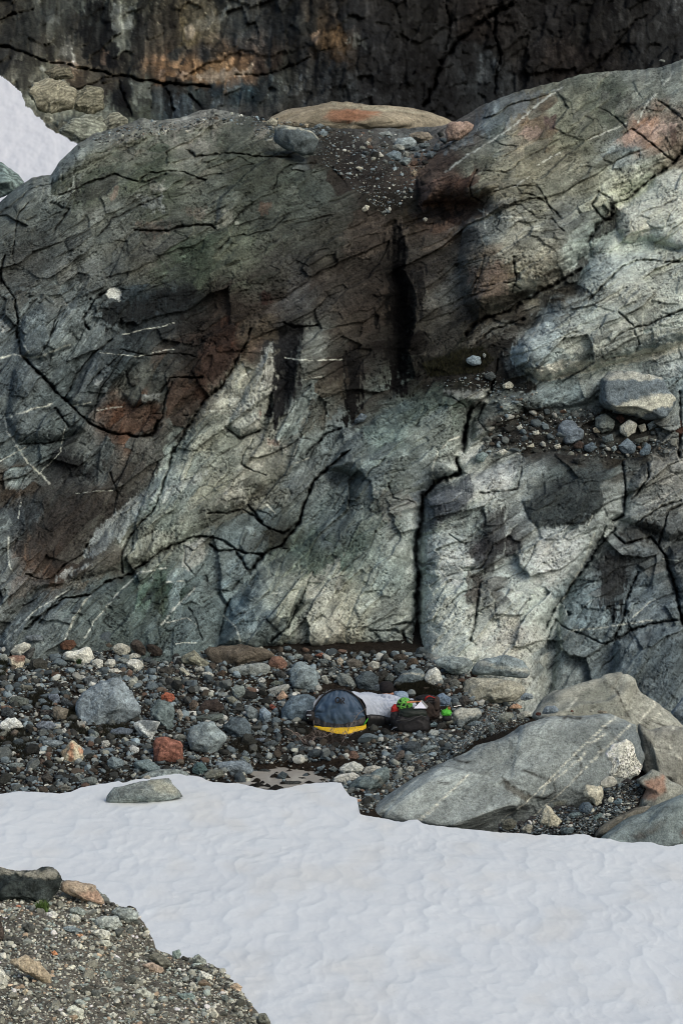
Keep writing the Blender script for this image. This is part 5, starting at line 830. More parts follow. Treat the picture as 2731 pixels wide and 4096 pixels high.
# ------------------------------------------------------------------ scree boulders, right part
def cream_top(cc, u, v, L3, E): return stain_or_light(cc, u, v, E, 'R', [905,780, 1000,735, 1160,745, 1190,800, 1130,800, 1000,830, 910,850], (168,166,154), .8, 6)
def band9(cc, u, v, L3, E): return lines(cc, u, v, L3, E, [('R', [1115,330, 1200,335, 1300,370, 1420,385, 1600,400])], 6, (172,172,160))
RIGHT = [
 ([148,350, 200,316, 267,335, 267,385, 210,412, 155,385], (140,140,132), 'White stone with a dark top in the row below the cliff', 'wild', .8),
 ([218,275, 260,248, 302,262, 292,312, 228,312], (100,102,96), 'Grey stone above the white one with a dark top', None, .8),
 ([300,262, 335,255, 350,300, 330,345, 270,330, 268,300], (62,64,62), 'Dark stone right of the grey crest stone under the cliff', None, .8),
 ([480,392, 500,350, 540,290, 600,300, 627,345, 580,392], (74,64,54), 'Dark brown wedge stone at the foot of the black cleft', None, .7),
 ([370,300, 400,265, 480,250, 530,290, 500,330, 400,330], (60,54,48), 'Flat brown stone above the dark brown wedge', None, .8),
 ([378,380, 440,328, 502,350, 482,430, 410,462], (64,72,74), 'Dark grey boulder left of the dark brown wedge', None, .8),
 ([198,430, 310,398, 350,430, 300,500, 230,522], (52,52,50), 'Dark boulder above the person with the black hat', None, .8),
 ([300,480, 350,438, 412,470, 380,512, 320,515], (66,72,72), 'Grey green stone right of the dark boulder', None, .8),
 ([195,560, 215,530, 255,525, 275,560, 260,590, 210,590], (70,80,90), 'Small blue stone just left of the black hat', None, .8),
 ([368,520, 440,438, 530,398, 620,373, 682,420, 692,500, 600,522, 500,540, 400,560], (84,96,102), 'Big dark blue boulder behind the camp', 'vein', .8),
 ([658,475, 690,410, 765,366, 802,400, 837,480, 837,547, 730,550, 680,510], (172,174,168), 'White kite shaped boulder behind the camp', 'white', .8),
 ([700,320, 800,283, 950,270, 1092,300, 1112,360, 1062,432, 1000,452, 900,442, 820,392], (116,128,130), 'Pale blue slab rock against the foot of the cliff', None, .8),
 ([1075,420, 1110,328, 1200,288, 1350,262, 1480,278, 1570,328, 1620,400, 1592,482, 1400,472, 1250,452, 1100,452], (108,121,126), 'Blue grey slab rock crossed by one broad white band', band9, .8),
 ([905,700, 930,640, 960,590, 1020,500, 1100,458, 1300,462, 1420,490, 1568,518, 1612,600, 1560,660, 1500,685, 1350,705, 1100,710, 990,765, 900,755], (146,144,130), 'Huge cream and black speckled boulder right of the camp', 'white', .8),
 ([760,640, 795,615, 830,603, 912,655, 902,720, 830,747, 780,732], (90,110,132), 'Blue stone between the red strapped pack and the huge cream boulder', None, .8),
 ([958,690, 1000,633, 1050,628, 1087,680, 1030,737, 970,722], (64,62,60), 'Dark round stone in front of the huge cream boulder', None, .8),
 ([905,790, 930,765, 1000,733, 1080,728, 1162,745, 1192,800, 1150,852, 1050,882, 960,932, 905,892], (104,112,114), 'Block with a cream top and grey front, right of the neon green shoe', cream_top, .9),
 ([1028,890, 1120,853, 1182,865, 1172,932, 1060,932], (100,114,122), 'Blue grey stone under the cream topped block', None, .8),
 ([1213,760, 1270,728, 1337,755, 1332,797, 1250,802], (100,114,112), 'Greenish stone right of the cream topped block', None, .8),
 ([1293,805, 1370,778, 1467,785, 1472,822, 1390,862, 1310,852], (122,120,110), 'Flat pale grey stone right of the greenish stone', None, .8),
 ([1168,900, 1210,868, 1242,880, 1237,932, 1180,937], (84,72,64), 'Small brown stone below the greenish stone', None, .8),
 ([1235,900, 1260,878, 1297,900, 1272,972, 1238,972], (98,112,114), 'Upright blue grey stone right of the small brown one', None, .8),
 ([1153,960, 1210,928, 1237,970, 1170,987], (44,44,44), 'Small black stone below the small brown one', None, .8),
 ([690,970, 720,928, 792,945, 802,980, 750,1010, 700,1002], (148,154,152), 'Pale stone in front of the black backpack', 'white', .8),
 ([788,965, 900,938, 922,950, 860,1002, 800,1002], (74,78,78), 'Flat dark stone right of the pale stone before the pack', 'wild', .8),
 ([898,960, 960,933, 1002,955, 970,992, 910,992], (58,54,52), 'Dark brown stone right of the flat dark stone', None, .8),
 ([713,890, 750,863, 787,880, 770,922, 720,922], (98,120,128), 'Small teal stone at the right side of the black backpack', None, .8),
 ([750,940, 785,880, 850,862, 868,920, 800,952], (52,52,50), 'Dark stone right of the small teal stone', None, .8),
 ([438,1080, 540,1028, 632,1060, 652,1120, 590,1172, 500,1162], (64,72,78), 'Dark blue stone sunk in the gravel below the pack', None, .8),
 ([598,1135, 650,1080, 770,1068, 802,1080, 700,1132, 620,1152], (104,116,120), 'Flat pale blue stone right of the sunken dark one', None, .7),
 ([340,1245, 410,1165, 450,1118, 492,1120, 492,1180, 370,1252], (88,80,76), 'Slanting brown grey stone left of the sunken dark one', None, .8),
 ([488,1290, 530,1260, 577,1270, 572,1312, 500,1327], (156,154,144), 'White stone beside the lower gravel ramp', 'white', .8),
 ([588,1300, 620,1258, 672,1280, 652,1322], (88,92,90), 'Grey stone right of the white one on the gravel ramp', None, .8),
 ([645,1320, 665,1298, 692,1310, 680,1335], (158,156,146), 'Tiny white stone at the edge of the smooth dome', None, .8),
 ([848,440, 880,433, 907,465, 880,487, 850,470], (70,70,66), 'Small dark round stone right of the white kite boulder', None, .8),
 ([908,460, 940,438, 972,460, 952,502, 920,490], (94,94,90), 'Small grey round stone between the kite boulder and the speckled one', None, .8),
 ([878,505, 930,478, 987,500, 982,562, 900,572], (90,92,88), 'Grey rounded stone above the blue stone by the speckled boulder', None, .8),
 ([828,565, 870,513, 897,570, 872,612, 830,602], (78,72,66), 'Brownish rounded stone below the kite boulder', None, .8),
 ([-35,1480, 0,1420, 60,1368, 180,1328, 250,1278, 340,1256, 372,1300, 382,1370, 280,1452, 150,1492, 30,1502], (96,110,112), 'Grey blue boulder with a vertical white vein at the snow edge', 'vein', .9),
 ([10,1570, 60,1558, 108,1562, 95,1595, 40,1600], (160,124,104), 'Small salmon pink stone at the snow tip', None, .8),
 ([-70,1450, -60,1400, -40,1395, -20,1420, -40,1460], (120,124,120), 'Small grey stone in the notch of the snow edge', None, .8),
]
def backY(pts, lb):
    if 'foot of the cliff' in lb and 'slab' in lb or 'broad white band' in lb:
        P = px('R', pts); return cliffY(P[:, 0].mean(), P[:, 1].max()) - .45
for pts, c, lb, st, th in RIGHT: rock('boulder' if (max(pts[::2]) - min(pts[::2])) > 170 else 'stone', 'R', pts, c, lb, style=st, thick=th, Yc=backY(pts, lb))
rock('boulder', 'd', [1538,1640, 1550,1615, 1568,1600, 1610,1590, 1640,1620, 1640,1680, 1560,1680], (110,124,134), 'Smooth blue boulder cut by the right edge, behind the pale ridge', Yc=39.5)

# ------------------------------------------------------------------ stones of the moraine bank in the foreground
def onm(u, v): return at(u, v, moraineY(u, v)).reshape(-1, 3)
def blk(cc, u, v, L3, E): return stain_or_light(cc, u, v, E, 'T', [-60,140, 130,178, 320,165, 335,215, 230,215, 140,200, 100,190, -60,200], (112,110,100), .85, 5)
def pinkish(cc, u, v, L3, E): return stain_or_light(cc, u, v, E, 'T', [420,290, 540,290, 570,360, 480,345], (140,110,92), .7, 6)
MOR = [
 ([-60,165, 0,150, 60,173, 130,178, 200,172, 270,166, 312,175, 334,210, 325,280, 300,340, 240,372, 150,374, 60,357, -60,352], (40,46,46), 'Large black boulder with a grey top on the foreground bank', blk, .8, 'boulder'),
 ([320,230, 400,233, 520,265, 562,320, 592,362, 570,378, 480,358, 400,325, 330,295], (138,122,104), 'Pinkish tan sloping rock right of the black boulder', pinkish, .7, 'boulder'),
 ([600,400, 640,376, 720,378, 757,411, 752,450, 700,477, 650,442], (120,128,126), 'Pale grey boulder on the rim of the foreground bank', None, .8, 'boulder'),
 ([500,452, 560,423, 650,423, 674,460, 652,512, 580,502, 510,482], (128,134,130), 'Rounded pale boulder leaning on the rim boulder', None, .8, 'boulder'),
 ([493,512, 560,493, 614,520, 602,562, 540,552], (156,156,146), 'Whitish stone below the rounded pale boulder', 'white', .8, 'stone'),
 ([525,575, 560,553, 600,560, 618,590, 580,605], (136,138,126), 'Pale stone under the whitish stone', None, .8, 'stone'),
 ([796,642, 850,618, 922,660, 944,700, 900,724, 840,692], (84,84,76), 'Dark grey wedge stone at the middle of the bank rim', None, .8, 'boulder'),
 ([768,690, 830,678, 897,710, 892,742, 800,737], (140,122,106), 'Pinkish flat stone left of the dark wedge stone', None, .8, 'stone'),
 ([938,620, 980,608, 995,640, 970,667, 940,652], (104,118,112), 'Small green grey stone upright on the rim', None, .8, 'stone'),
 ([985,650, 1000,645, 1050,668, 1045,682, 990,668], (54,54,50), 'Small flat dark stone on the rim between two grey stones', None, .8, 'stone'),
 ([1043,652, 1080,633, 1127,670, 1132,702, 1080,692, 1050,682], (112,118,112), 'Grey stone sticking up on the right rim', None, .8, 'stone'),
 ([1058,690, 1147,715, 1142,732, 1075,717], (78,78,70), 'Thin dark slate under the grey rim stone', None, .8, 'stone'),
 ([1073,752, 1090,723, 1162,750, 1167,787, 1090,777], (168,168,158), 'White block below the thin slate', 'white', .8, 'stone'),
 ([1243,812, 1290,788, 1327,815, 1312,842, 1260,832], (158,138,116), 'Tan stone on the right rim of the bank', None, .8, 'stone'),
 ([1290,850, 1320,838, 1338,865, 1310,872], (150,148,136), 'Small cream stone under the tan rim stone', None, .8, 'stone'),
 ([362,932, 400,903, 467,945, 462,1002, 380,992], (148,150,138), 'Large pale block near the bottom of the bank', None, .8, 'boulder'),
 ([-60,715, 0,708, 32,740, 47,800, 30,832, -60,835], (160,160,150), 'White stone cut by the left edge of the picture', 'white', .8, 'boulder'),
 ([35,665, 130,638, 222,680, 284,760, 284,805, 200,772, 100,722], (140,126,104), 'Buried tan rock hump in the gravel, left side of the bank', None, .5, 'boulder'),
 ([-60,400, 0,418, 24,520, 22,572, -60,592], (64,56,52), 'Dark brown stone cut by the left edge of the picture', None, .8, 'boulder'),
 ([718,832, 780,818, 852,860, 842,892, 770,872], (122,124,114), 'Flat pale grey stone in the centre of the bank', None, .7, 'stone'),
 ([965,852, 1050,843, 1077,890, 1000,888], (100,116,114), 'Bluish slab stone on the right half of the bank', None, .7, 'stone'),
 ([1118,942, 1160,920, 1202,970, 1180,987, 1130,972], (158,154,140), 'Cream stone near the bottom right of the bank', None, .8, 'stone'),
 ([838,930, 855,898, 882,920, 880,947, 840,948], (74,76,72), 'Dark stone at the lower centre of the bank', None, .8, 'stone'),
 ([1405,952, 1450,953, 1477,1000, 1482,1040, 1410,1020], (92,94,86), 'Speckled stone at the lowest right tip of the bank', None, .8, 'stone'),
 ([383,432, 420,418, 447,440, 430,462, 388,452], (156,156,146), 'Small white stone left of the rounded pale boulder', 'white', .8, 'stone'),
 ([243,412, 290,398, 327,420, 310,442, 258,437], (152,152,144), 'White flat stone right of the green plant', None, .8, 'stone'),
 ([110,475, 150,462, 192,470, 202,522, 150,524], (62,64,62), 'Dark squarish stone below the green plant', None, .8, 'stone'),
 ([370,390, 420,375, 480,400, 470,430, 390,420], (112,120,116), 'Grey stone above the small white one', None, .7, 'stone'),
 ([328,492, 380,480, 452,500, 462,522, 350,517], (98,110,116), 'Long bluish stone with a white scratch', 'vein', .7, 'stone'),
 ([28,545, 90,538, 137,565, 137,587, 50,577], (58,58,56), 'Long dark stone near the left edge, above the tan hump', None, .8, 'stone'),
 ([388,567, 415,553, 434,580, 420,597, 390,592], (158,158,148), 'Small white cube of stone above the bank centre', 'white', .8, 'stone'),
 ([343,642, 380,628, 407,660, 380,672], (124,126,118), 'Light grey stone right of the orange pebble', None, .8, 'stone'),
 ([278,627, 300,613, 322,640, 290,652], (150,98,60), 'Orange brown pebble in the gravel', None, .8, 'stone'),
 ([413,527, 445,523, 472,545, 440,550], (160,118,84), 'Small orange flake below the long bluish stone', None, .7, 'stone'),
 ([403,887, 440,876, 477,910, 460,922, 410,902], (126,134,130), 'Pale grey flat stone above the large pale block', None, .8, 'stone'),
 ([953,792, 985,783, 1004,810, 970,817], (152,152,142), 'Small pale stone left of the white block', None, .8, 'stone'),
 ([1033,807, 1060,793, 1082,825, 1050,832], (148,148,136), 'Small pale stone under the white block', None, .8, 'stone'),
 ([145,375, 170,370, 192,390, 180,405, 150,400], (70,76,78), 'Dark grey pebble under the black boulder', None, .8, 'stone'),
 ([85,372, 100,365, 120,372, 115,385, 90,385], (150,98,74), 'Small orange pebble below the black boulder', None, .8, 'stone'),
 ([-10,370, 15,358, 38,372, 30,390, -5,388], (148,148,140), 'Small pale pebble at the left edge under the black boulder', None, .8, 'stone'),
 ([680,378, 705,370, 738,380, 735,390, 700,384], (60,60,56), 'Thin black flake behind the rim boulder', None, .8, 'stone'),
 ([120,835, 145,822, 165,840, 150,860, 125,858], (158,146,122), 'Small cream stone in the lower left gravel', None, .8, 'stone'),
 ([595,960, 620,948, 645,970, 625,988, 600,982], (150,150,140), 'Small pale stone right of the large pale block', None, .8, 'stone'),
 ([150,800, 175,788, 200,805, 180,820, 155,818], (112,114,104), 'Small grey stone under the tan hump', None, .8, 'stone'),
 ([1200,870, 1230,855, 1255,880, 1230,900], (84,92,90), 'Dark grey stone on the right slope of the bank', None, .8, 'stone'),
 ([1285,960, 1310,945, 1335,968, 1310,990], (120,122,114), 'Grey stone near the lower right rim', None, .8, 'stone'),
]
for pts, c, lb, st, th, nm in MOR: rock(nm, 'T', pts, c, lb, style=st, thick=th, surf=onm, E=EM)

# ------------------------------------------------------------------ stones on the ledges and saddle of the cliff
def G_band(cc, u, v, L3, E):
    cc = stain_or_light(cc, u, v, E, 'D', [1225,700, 1330,665, 1450,630, 1540,640, 1515,690, 1440,700, 1370,735, 1300,725], (168,168,154), .9, 4)
    return stain_or_light(cc, u, v, E, 'D', [1195,555, 1230,530, 1330,528, 1420,548, 1470,562, 1400,575, 1200,572], (150,152,144), .9, 4)
def cl(z, pts, c, lb, off=.15, **k):
    P = px(z, pts); u = P[:, 0].mean(); v = P[:, 1].max() - .1 * np.ptp(P[:, 1]); rock('boulder' if np.ptp(P[:, 0]) > 90 else 'stone', z, pts, c, lb, Yc=cliffY(u, v) - off, E=EC + .06, sink=False, **k)
cl('D', [1182,680, 1187,600, 1195,560, 1230,533, 1330,530, 1410,548, 1470,560, 1500,620, 1530,655, 1512,700, 1480,742, 1380,750, 1340,737, 1220,707], (92,104,112), 'Big dark grey block with a white lower edge, resting on the cliff ledge', .5, style=G_band, thick=.9, facets=[(.05, -.95, .15, .6), (0, -.3, .95, .85)], rgh=.5, box=.4, sub=5, nf=4)
def edgeA(cc, u, v, L3, E): return stain_or_light(cc, u, v, E, 'A', [1255,572, 1400,585, 1470,630, 1400,602, 1260,588], (170,168,150), .8, 3)
cl('A', [1258,600, 1262,578, 1330,575, 1400,588, 1472,640, 1442,702, 1390,716, 1300,682, 1256,645], (80,90,94), 'Dark blue block with a pale rim at the top of the dark cliff face', .4, style=edgeA, thick=.8)
for i, (z, pts, c, lb) in enumerate([
 ('D', [985,775, 1010,755, 1060,750, 1112,800, 1102,842, 1040,867, 990,842], (88,100,112), 'Blue stone with one white vein on the cliff ledge, left of the big block'),
 ('D', [1158,742, 1210,720, 1252,760, 1242,802, 1190,817, 1160,782], (96,104,102), 'Grey boulder directly below the left end of the big ledge block'),
 ('D', [1268,782, 1320,748, 1357,770, 1352,812, 1310,834, 1275,812], (160,160,150), 'White boulder below the middle of the big ledge block'),
 ('D', [1358,777, 1390,768, 1402,800, 1370,814], (150,148,136), 'Small cream stone right of the white boulder on the ledge'),
 ('D', [1148,792, 1180,778, 1187,812, 1155,814], (146,138,120), 'Small tan stone left of the grey boulder on the ledge'),
 ('D', [1253,742, 1285,723, 1302,755, 1280,770], (76,54,48), 'Small dark red stone under the big ledge block'),
 ('D', [1263,872, 1310,833, 1357,870, 1342,912, 1290,912], (86,100,112), 'Blue boulder at the lower rim of the ledge'),
 ('D', [1363,902, 1400,853, 1422,870, 1412,912, 1370,922], (82,98,110), 'Pointed blue stone right of the blue rim boulder'),
 ('D', [1338,842, 1410,823, 1402,850, 1350,862], (84,88,84), 'Flat grey stone between the white boulder and the pointed blue stone'),
 ('D', [1498,772, 1540,753, 1600,762, 1600,850, 1520,842], (70,48,40), 'Dark red brown boulder at the right end of the ledge'),
 ('D', [1398,772, 1440,748, 1453,780, 1410,802], (96,108,114), 'Grey blue stone below the right half of the big ledge block'),
 ('D', [1190,830, 1240,815, 1250,850, 1200,860], (80,90,94), 'Flat dark stone under the grey ledge boulder'),
 ('D', [1110,870, 1150,850, 1175,880, 1140,905, 1110,895], (78,92,104), 'Small blue stone on the lower rim of the ledge'),
 ('D', [1060,870, 1090,845, 1115,860, 1105,885, 1070,885], (60,50,46), 'Small brown stone beside the veined blue stone'),
 ('D', [1235,880, 1255,868, 1265,890, 1245,900], (110,124,130), 'Tiny light blue stone left of the blue rim boulder'),
 ('D', [733,592, 770,573, 792,590, 780,612, 740,610], (164,162,148), 'White stone lying in the dark soil left of the pale cliff block'),
 ('D', [568,472, 600,453, 640,460, 642,497, 600,507, 575,492], (108,124,134), 'Pale blue stone on the mossy ledge under the black streak'),
 ('D', [643,455, 652,443, 664,455, 655,472], (112,118,116), 'Tiny grey stone beside the pale blue one on the mossy ledge'),
 ('D', [650,540, 690,530, 712,555, 690,575, 660,565], (64,70,72), 'Dark stone in the cleft above the white stone'),
 ('D', [873,808, 905,798, 908,820, 880,824], (160,160,150), 'Small white stone in the dark ledge soil'),
 ('D', [800,785, 820,772, 832,790, 812,800], (156,158,152), 'Tiny white stone left of the small white stone in the ledge soil'),
 ('D', [698,905, 745,883, 768,900, 730,917], (168,168,158), 'White flat stone at the lower left rim of the ledge'),
 ('D', [843,877, 880,858, 888,880], (152,150,136), 'Small cream stone at the middle rim of the ledge'),
 ('D', [970,870, 1000,860, 1010,882, 980,888], (160,158,146), 'Small white stone under the veined blue stone'),
 ('D', [613,912, 650,898, 677,910, 650,947, 620,947], (98,114,116), 'Blue green stone at the left tip of the ledge'),
 ('D', [1053,935, 1100,908, 1127,935, 1080,957], (48,50,50), 'Black stone on the rim above the whitish lower cliff block'),
 ('D', [1100,915, 1130,905, 1125,920], (156,154,142), 'Small pale flake by the black rim stone'),
 ('D', [56,755, 90,718, 117,735, 102,762, 60,772], (76,88,98), 'Blue stone caught at the foot of the black water streak'),
 ('B', [470,600, 480,568, 510,553, 580,558, 607,572, 605,597, 540,642, 480,652], (138,116,104), 'Pinkish boulder at the right end of the saddle'),
 ('B', [240,650, 260,632, 320,625, 352,650, 330,682, 240,690], (122,134,138), 'Large pale blue stone among the saddle pebbles'),
 ('B', [160,612, 220,600, 242,625, 170,632], (118,126,126), 'Flat grey stone behind the pale blue saddle stone'),
 ('B', [198,712, 240,688, 277,700, 272,737, 215,737], (98,114,124), 'Blue stone in the front row of the saddle pebbles'),
 ('B', [253,748, 290,718, 322,735, 300,762], (108,120,124), 'Grey stone nearest the dark gully among the saddle pebbles'),
 ('B', [228,668, 260,658, 292,672, 285,692, 235,690], (112,116,112), 'Grey stone just under the large pale blue saddle stone'),
 ('B', [378,718, 400,690, 437,700, 420,730], (88,98,104), 'Dark blue stone at the right front of the saddle'),
 ('B', [418,692, 430,655, 452,660, 450,690], (74,84,92), 'Upright dark stone by the pinkish saddle boulder'),
 ('B', [295,618, 340,603, 400,605, 432,640, 380,662, 300,642], (112,104,92), 'Flat brown slab on the saddle behind the pebbles'),
 ('B', [158,718, 175,696, 197,718, 175,722], (176,176,168), 'Small white pebble in the saddle front row'),
 ('B', [132,708, 145,682, 168,695, 160,712], (90,100,108), 'Small blue pebble left of the white one on the saddle'),
 ('B', [275,715, 290,690, 315,700, 305,722], (130,132,126), 'Round light grey pebble in the saddle middle'),
 ('B', [328,722, 340,695, 365,705, 358,728], (80,92,102), 'Round dark blue pebble right of the light grey one'),
 ('B', [310,690, 330,670, 360,678, 350,695], (78,88,94), 'Dark blue pebble behind the round ones on the saddle'),
 ('B', [350,660, 400,655, 410,675, 360,680], (86,96,100), 'Flat blue pebble below the brown slab on the saddle'),
 ('B', [90,960, 110,940, 130,945, 122,965, 100,975], (150,148,136), 'White stone alone on the brown gully wall'),
 ('B', [368,1010, 380,995, 398,1005, 388,1020], (150,148,138), 'Small white stone in the dark gully below the orange rock'),
 ('B', [315,800, 330,775, 348,790, 335,810], (128,116,98), 'Tan stone at the left tip of the orange rock'),
 ('B', [60,770, 80,762, 102,772, 85,785], (160,158,144), 'White pebble on the dark saddle soil, far left'),
 ('B', [102,660, 118,645, 134,658, 120,672], (156,156,148), 'White pebble left of the blue saddle stones'),
 ('A', [1218,560, 1250,538, 1278,555, 1270,578, 1225,578], (140,138,124), 'Cream stone left above the dark rimmed block'),
 ('A', [1460,610, 1480,598, 1510,605, 1500,625, 1470,625], (100,114,122), 'Blue stone right above the dark rimmed block'),
 ('A', [1440,578, 1470,565, 1492,578, 1470,592], (98,108,112), 'Grey blue stone behind the dark rimmed block'),
 ('A', [1390,575, 1405,565, 1422,575, 1410,588], (146,134,114), 'Small tan stone on top of the dark rimmed block'),
 ('B', [1450,282, 1460,272, 1485,275, 1490,287], (108,112,108), 'Small boulder perched on the upper right skyline'),
 ('A', [845,605, 855,595, 870,600, 865,612], (150,148,136), 'Tiny white stone on the left summit ledge'),
 ]):
    cl(z, pts, c, lb, .08 + .02 * (i % 3))
# far slab behind the saddle, pale blocks at the foot of the far cliff and the rock left of the snow slope
def fslab(cc, u, v, L3, E):
    cc = stain_or_light(cc, u, v, E, 'd', [745,285, 760,262, 800,258, 870,262, 860,275, 820,290, 780,290], (138,84,54), .7, 6); return stain_or_light(cc, u, v, E, 'd', [760,240, 860,245, 1000,268, 960,262, 860,258], (152,148,128), .6, 6)
rock('rock_outcrop', 'd', [560,300, 620,268, 650,252, 700,240, 760,229, 800,231, 850,240, 900,241, 960,250, 1000,262, 1040,278, 1060,310, 900,325, 700,325], (128,118,100), 'Low rounded pale slab with orange stains on the skyline behind the saddle', cat, thick=.5, style=fslab, Yc=60, E=EC + .1, mat=M_slab, sink=False, nf=8, rgh=1.3, sub=6)
0 and rock('boulder', 'd', [375,280, 420,258, 470,250, 500,238, 540,250, 560,262, 520,280, 430,290], (118,116,104), 'Rounded pale hump on the left skyline of the main cliff', thick=.6, Yc=51.5, E=EC + .1, mat=M_slab, sink=False)
rock('rock_outcrop', 'd', [-60,360, 0,372, 25,385, 50,405, 60,420, 40,440, -60,480], (92,108,108), 'Blue grey rock at the left edge below the high snow slope', cat, thick=.6, style='wild', Yc=52, E=EC, mat=M_slab, sink=False)
for pts, c, lb, Yc in [([60,215, 75,190, 110,178, 150,182, 175,205, 170,250, 120,262, 85,250], (130,126,108), 'Pale fractured rock block beside the top of the high snow slope', 82),
    ([165,215, 200,195, 235,205, 240,250, 205,268, 170,255], (112,110,94), 'Grey buff rock block right of the pale block by the snow slope', 83),
    ([130,300, 160,275, 200,258, 235,262, 250,290, 240,330, 180,345], (120,124,112), 'Pale green rock block at the lower end of the high snow slope', 66),
    ([235,275, 250,258, 275,255, 295,275, 290,300, 245,300], (122,122,108), 'Blunt pale block between the far cliff and the main cliff', 68),
    ([100,165, 125,150, 160,155, 170,180, 120,185], (92,88,74), 'Small buff block above the pale block by the snow slope', 84)]:
    rock('rock_outcrop', 'd', pts, c, lb, cat, thick=.6, style='wild', Yc=Yc, E=EC + .12, mat=M_rock, sink=False, sub=5, box=.5)

# ------------------------------------------------------------------ smaller countable cobbles of the scree (copies of a few shapes) and the uncountable gravel
def chunk(n, seed):
    V, Fc = ico(n); rs = np.random.RandomState(seed); r = np.ones(len(V))
    for _ in range(15):
        q = rs.normal(size=3); q /= np.linalg.norm(q); d = rs.uniform(.50, .80); dt = V @ q; r = np.minimum(r, np.where(dt > .05, d / np.maximum(dt, .05), 9))
    return V * (r * (1 + .05 * fbm3(V * 2 + seed, 2, 1)))[:, None], Fc
AVOID = [px('Q', [600,1090, 1480,1050, 1480,1130, 1230,1180, 1180,1260, 560,1260]), px('V', [-900,650, -600,-30, 100,10, 700,-60, 1300,250, 1400,640, 1000,850, 300,850, -200,1050, -900,1000])]
PAL = [((96,102,102), 4), ((72,82,88), 6), ((58,60,58), 5), ((100,114,122), 4), ((152,153,148), 2), ((80,72,64), 2), ((48,49,48), 4), ((120,122,114), 2), ((88,70,60), .5)]
pw = np.array([p[1] for p in PAL]); pw = pw / pw.sum()
def inpoly(P, n, rs, avoid=True):
    x0, y0 = P.min(0); x1, y1 = P.max(0); out = np.zeros((0, 2))
    while len(out) < n:
        q = rs.uniform((x0, y0), (x1, y1), (n * 2, 2)); q = q[inside(P, q[:, 0], q[:, 1])]
        for i_, A_ in enumerate(AVOID if avoid else []): q = q[~inside(A_, q[:, 0], q[:, 1]) | (rs.rand(len(q)) < (.10, .12)[i_])]
        out = np.vstack([out, q])
    return out[:n]
def gravel(name, P, n, smin, smax, surf, E, seed, pal=None, pp=None, flat=.7, sub=2, kind='stuff', power=2.2, label=None, cat=None, toward=0.0, dk=1.0):
    rs = np.random.RandomState(seed); q = inpoly(P, n, rs); W = surf(q[:, 0], q[:, 1])
    sz = smin * (1 - rs.uniform(0, 1, n) * (1 - (smin / smax) ** power)) ** (-1 / power) * W[:, 1] / F * .5
    shapes = [chunk(sub, seed + k)[0] for k in range(8)]; Fc = ico(sub)[1]; nv = len(shapes[0])
    pal = pal or PAL; pp = pw if pp is None else pp
    ci = rs.choice(len(pal), n, p=pp); cols = np.array([col(pal[i][0], E) for i in range(len(pal))])[ci] * np.exp(rs.normal(0, .25, (n, 1))) * dk
    a = rs.uniform(0, 6.28, n); sx = rs.uniform(.8, 1.35, n); szz = rs.uniform(.5, 1.0, n) * flat / .7
    sh = np.array(shapes)[rs.randint(0, 8, n)]
    x = sh[..., 0] * (sx * sz)[:, None]; y = sh[..., 1] * sz[:, None]; z = sh[..., 2] * (szz * sz)[:, None]
    tl = rs.normal(0, .35, n)[:, None]; z, y = z * np.cos(tl) - y * np.sin(tl), z * np.sin(tl) + y * np.cos(tl)
    X = x * np.cos(a)[:, None] - y * np.sin(a)[:, None] + W[:, 0:1]; Yy = x * np.sin(a)[:, None] + y * np.cos(a)[:, None] + W[:, 1:2] - toward; Zz = z + W[:, 2:3] + (sz * .25)[:, None]
    VV = np.stack([X, Yy, Zz], -1).reshape(-1, 3); FF = (Fc[None] + (np.arange(n) * nv)[:, None, None]).reshape(-1, 3)
    o = mesh(name, VV, FF, M_grav, colr=np.repeat(np.clip(cols, .01, .7), nv, 0), smooth=False); tag(o, label, cat, kind=kind); return o
SCREE = px('d', [-60,1455, 100,1462, 330,1480, 520,1490, 700,1495, 960,1500, 1100,1490, 1300,1520, 1400,1540, 1300,1570, 1230,1600, 1180,1650, 1060,1700, 960,1770, 860,1850, 830,1868, 780,1810, 760,1800, 700,1800, 560,1800, 400,1785, 300,1800, 240,1815, 120,1820, -60,1830])
gravel('scree_gravel', SCREE, 17000, 9, 58, lambda u, v: on(u, v), ES, 3, dk=.98, label='Dark loose gravel and small stones of the scree under the cliff', cat='gravel')
LG = px('P', [-60,80, 100,110, 480,160, 860,200, 1200,250, 1560,300, 1560,500, 1300,520, 1000,470, 700,420, 400,440, -60,420])
gravel('crest_gravel', LG, 2500, 5, 20, lambda u, v: on(u, v), ES, 4, pp=np.array([3, 2, 4, 2, 5, 3, 4, 4, .5]) / 27.5, label='Fine pale speckled gravel along the crest of the scree', cat='gravel')
RG = px('S', [440,1590, 560,1560, 700,1580, 880,1560, 900,1420, 1050,1360, 1200,1330, 1250,1380, 1200,1480, 1150,1560, 900,1700, 800,1790, 750,1800, 600,1800, 440,1800, 250,1790, 0,1790, 0,1740, 200,1700])
gravel('hollow_gravel', RG, 3000, 6, 26, lambda u, v: at(u, v, 34.9 + (3350 - v) * .004), ES, 5, flat=.5, label='Dark shaly gravel filling the hollow between the outcrops', cat='gravel')
hu, hv = np.meshgrid(np.linspace(1960, 2620, 150), np.linspace(3100, 3440, 90)); hk = sdist(RG, hu, hv) > -12 + 8 * fbm2(hu / 30, hv / 30, 2, 3)
hf = gridfaces(90, 150); hf = hf[hk.ravel()[hf].all(1)]
hgm = mesh('hollow_ground', (at(hu, hv, 34.96 + (3350 - hv) * .004) + np.stack([hu * 0, hu * 0, .03 * fbm2(hu / 30, hv / 20, 3, 5)], -1)).reshape(-1, 3), hf, M_soil, colr=np.full((13500, 3), .05)); tag(hgm, kind='structure')
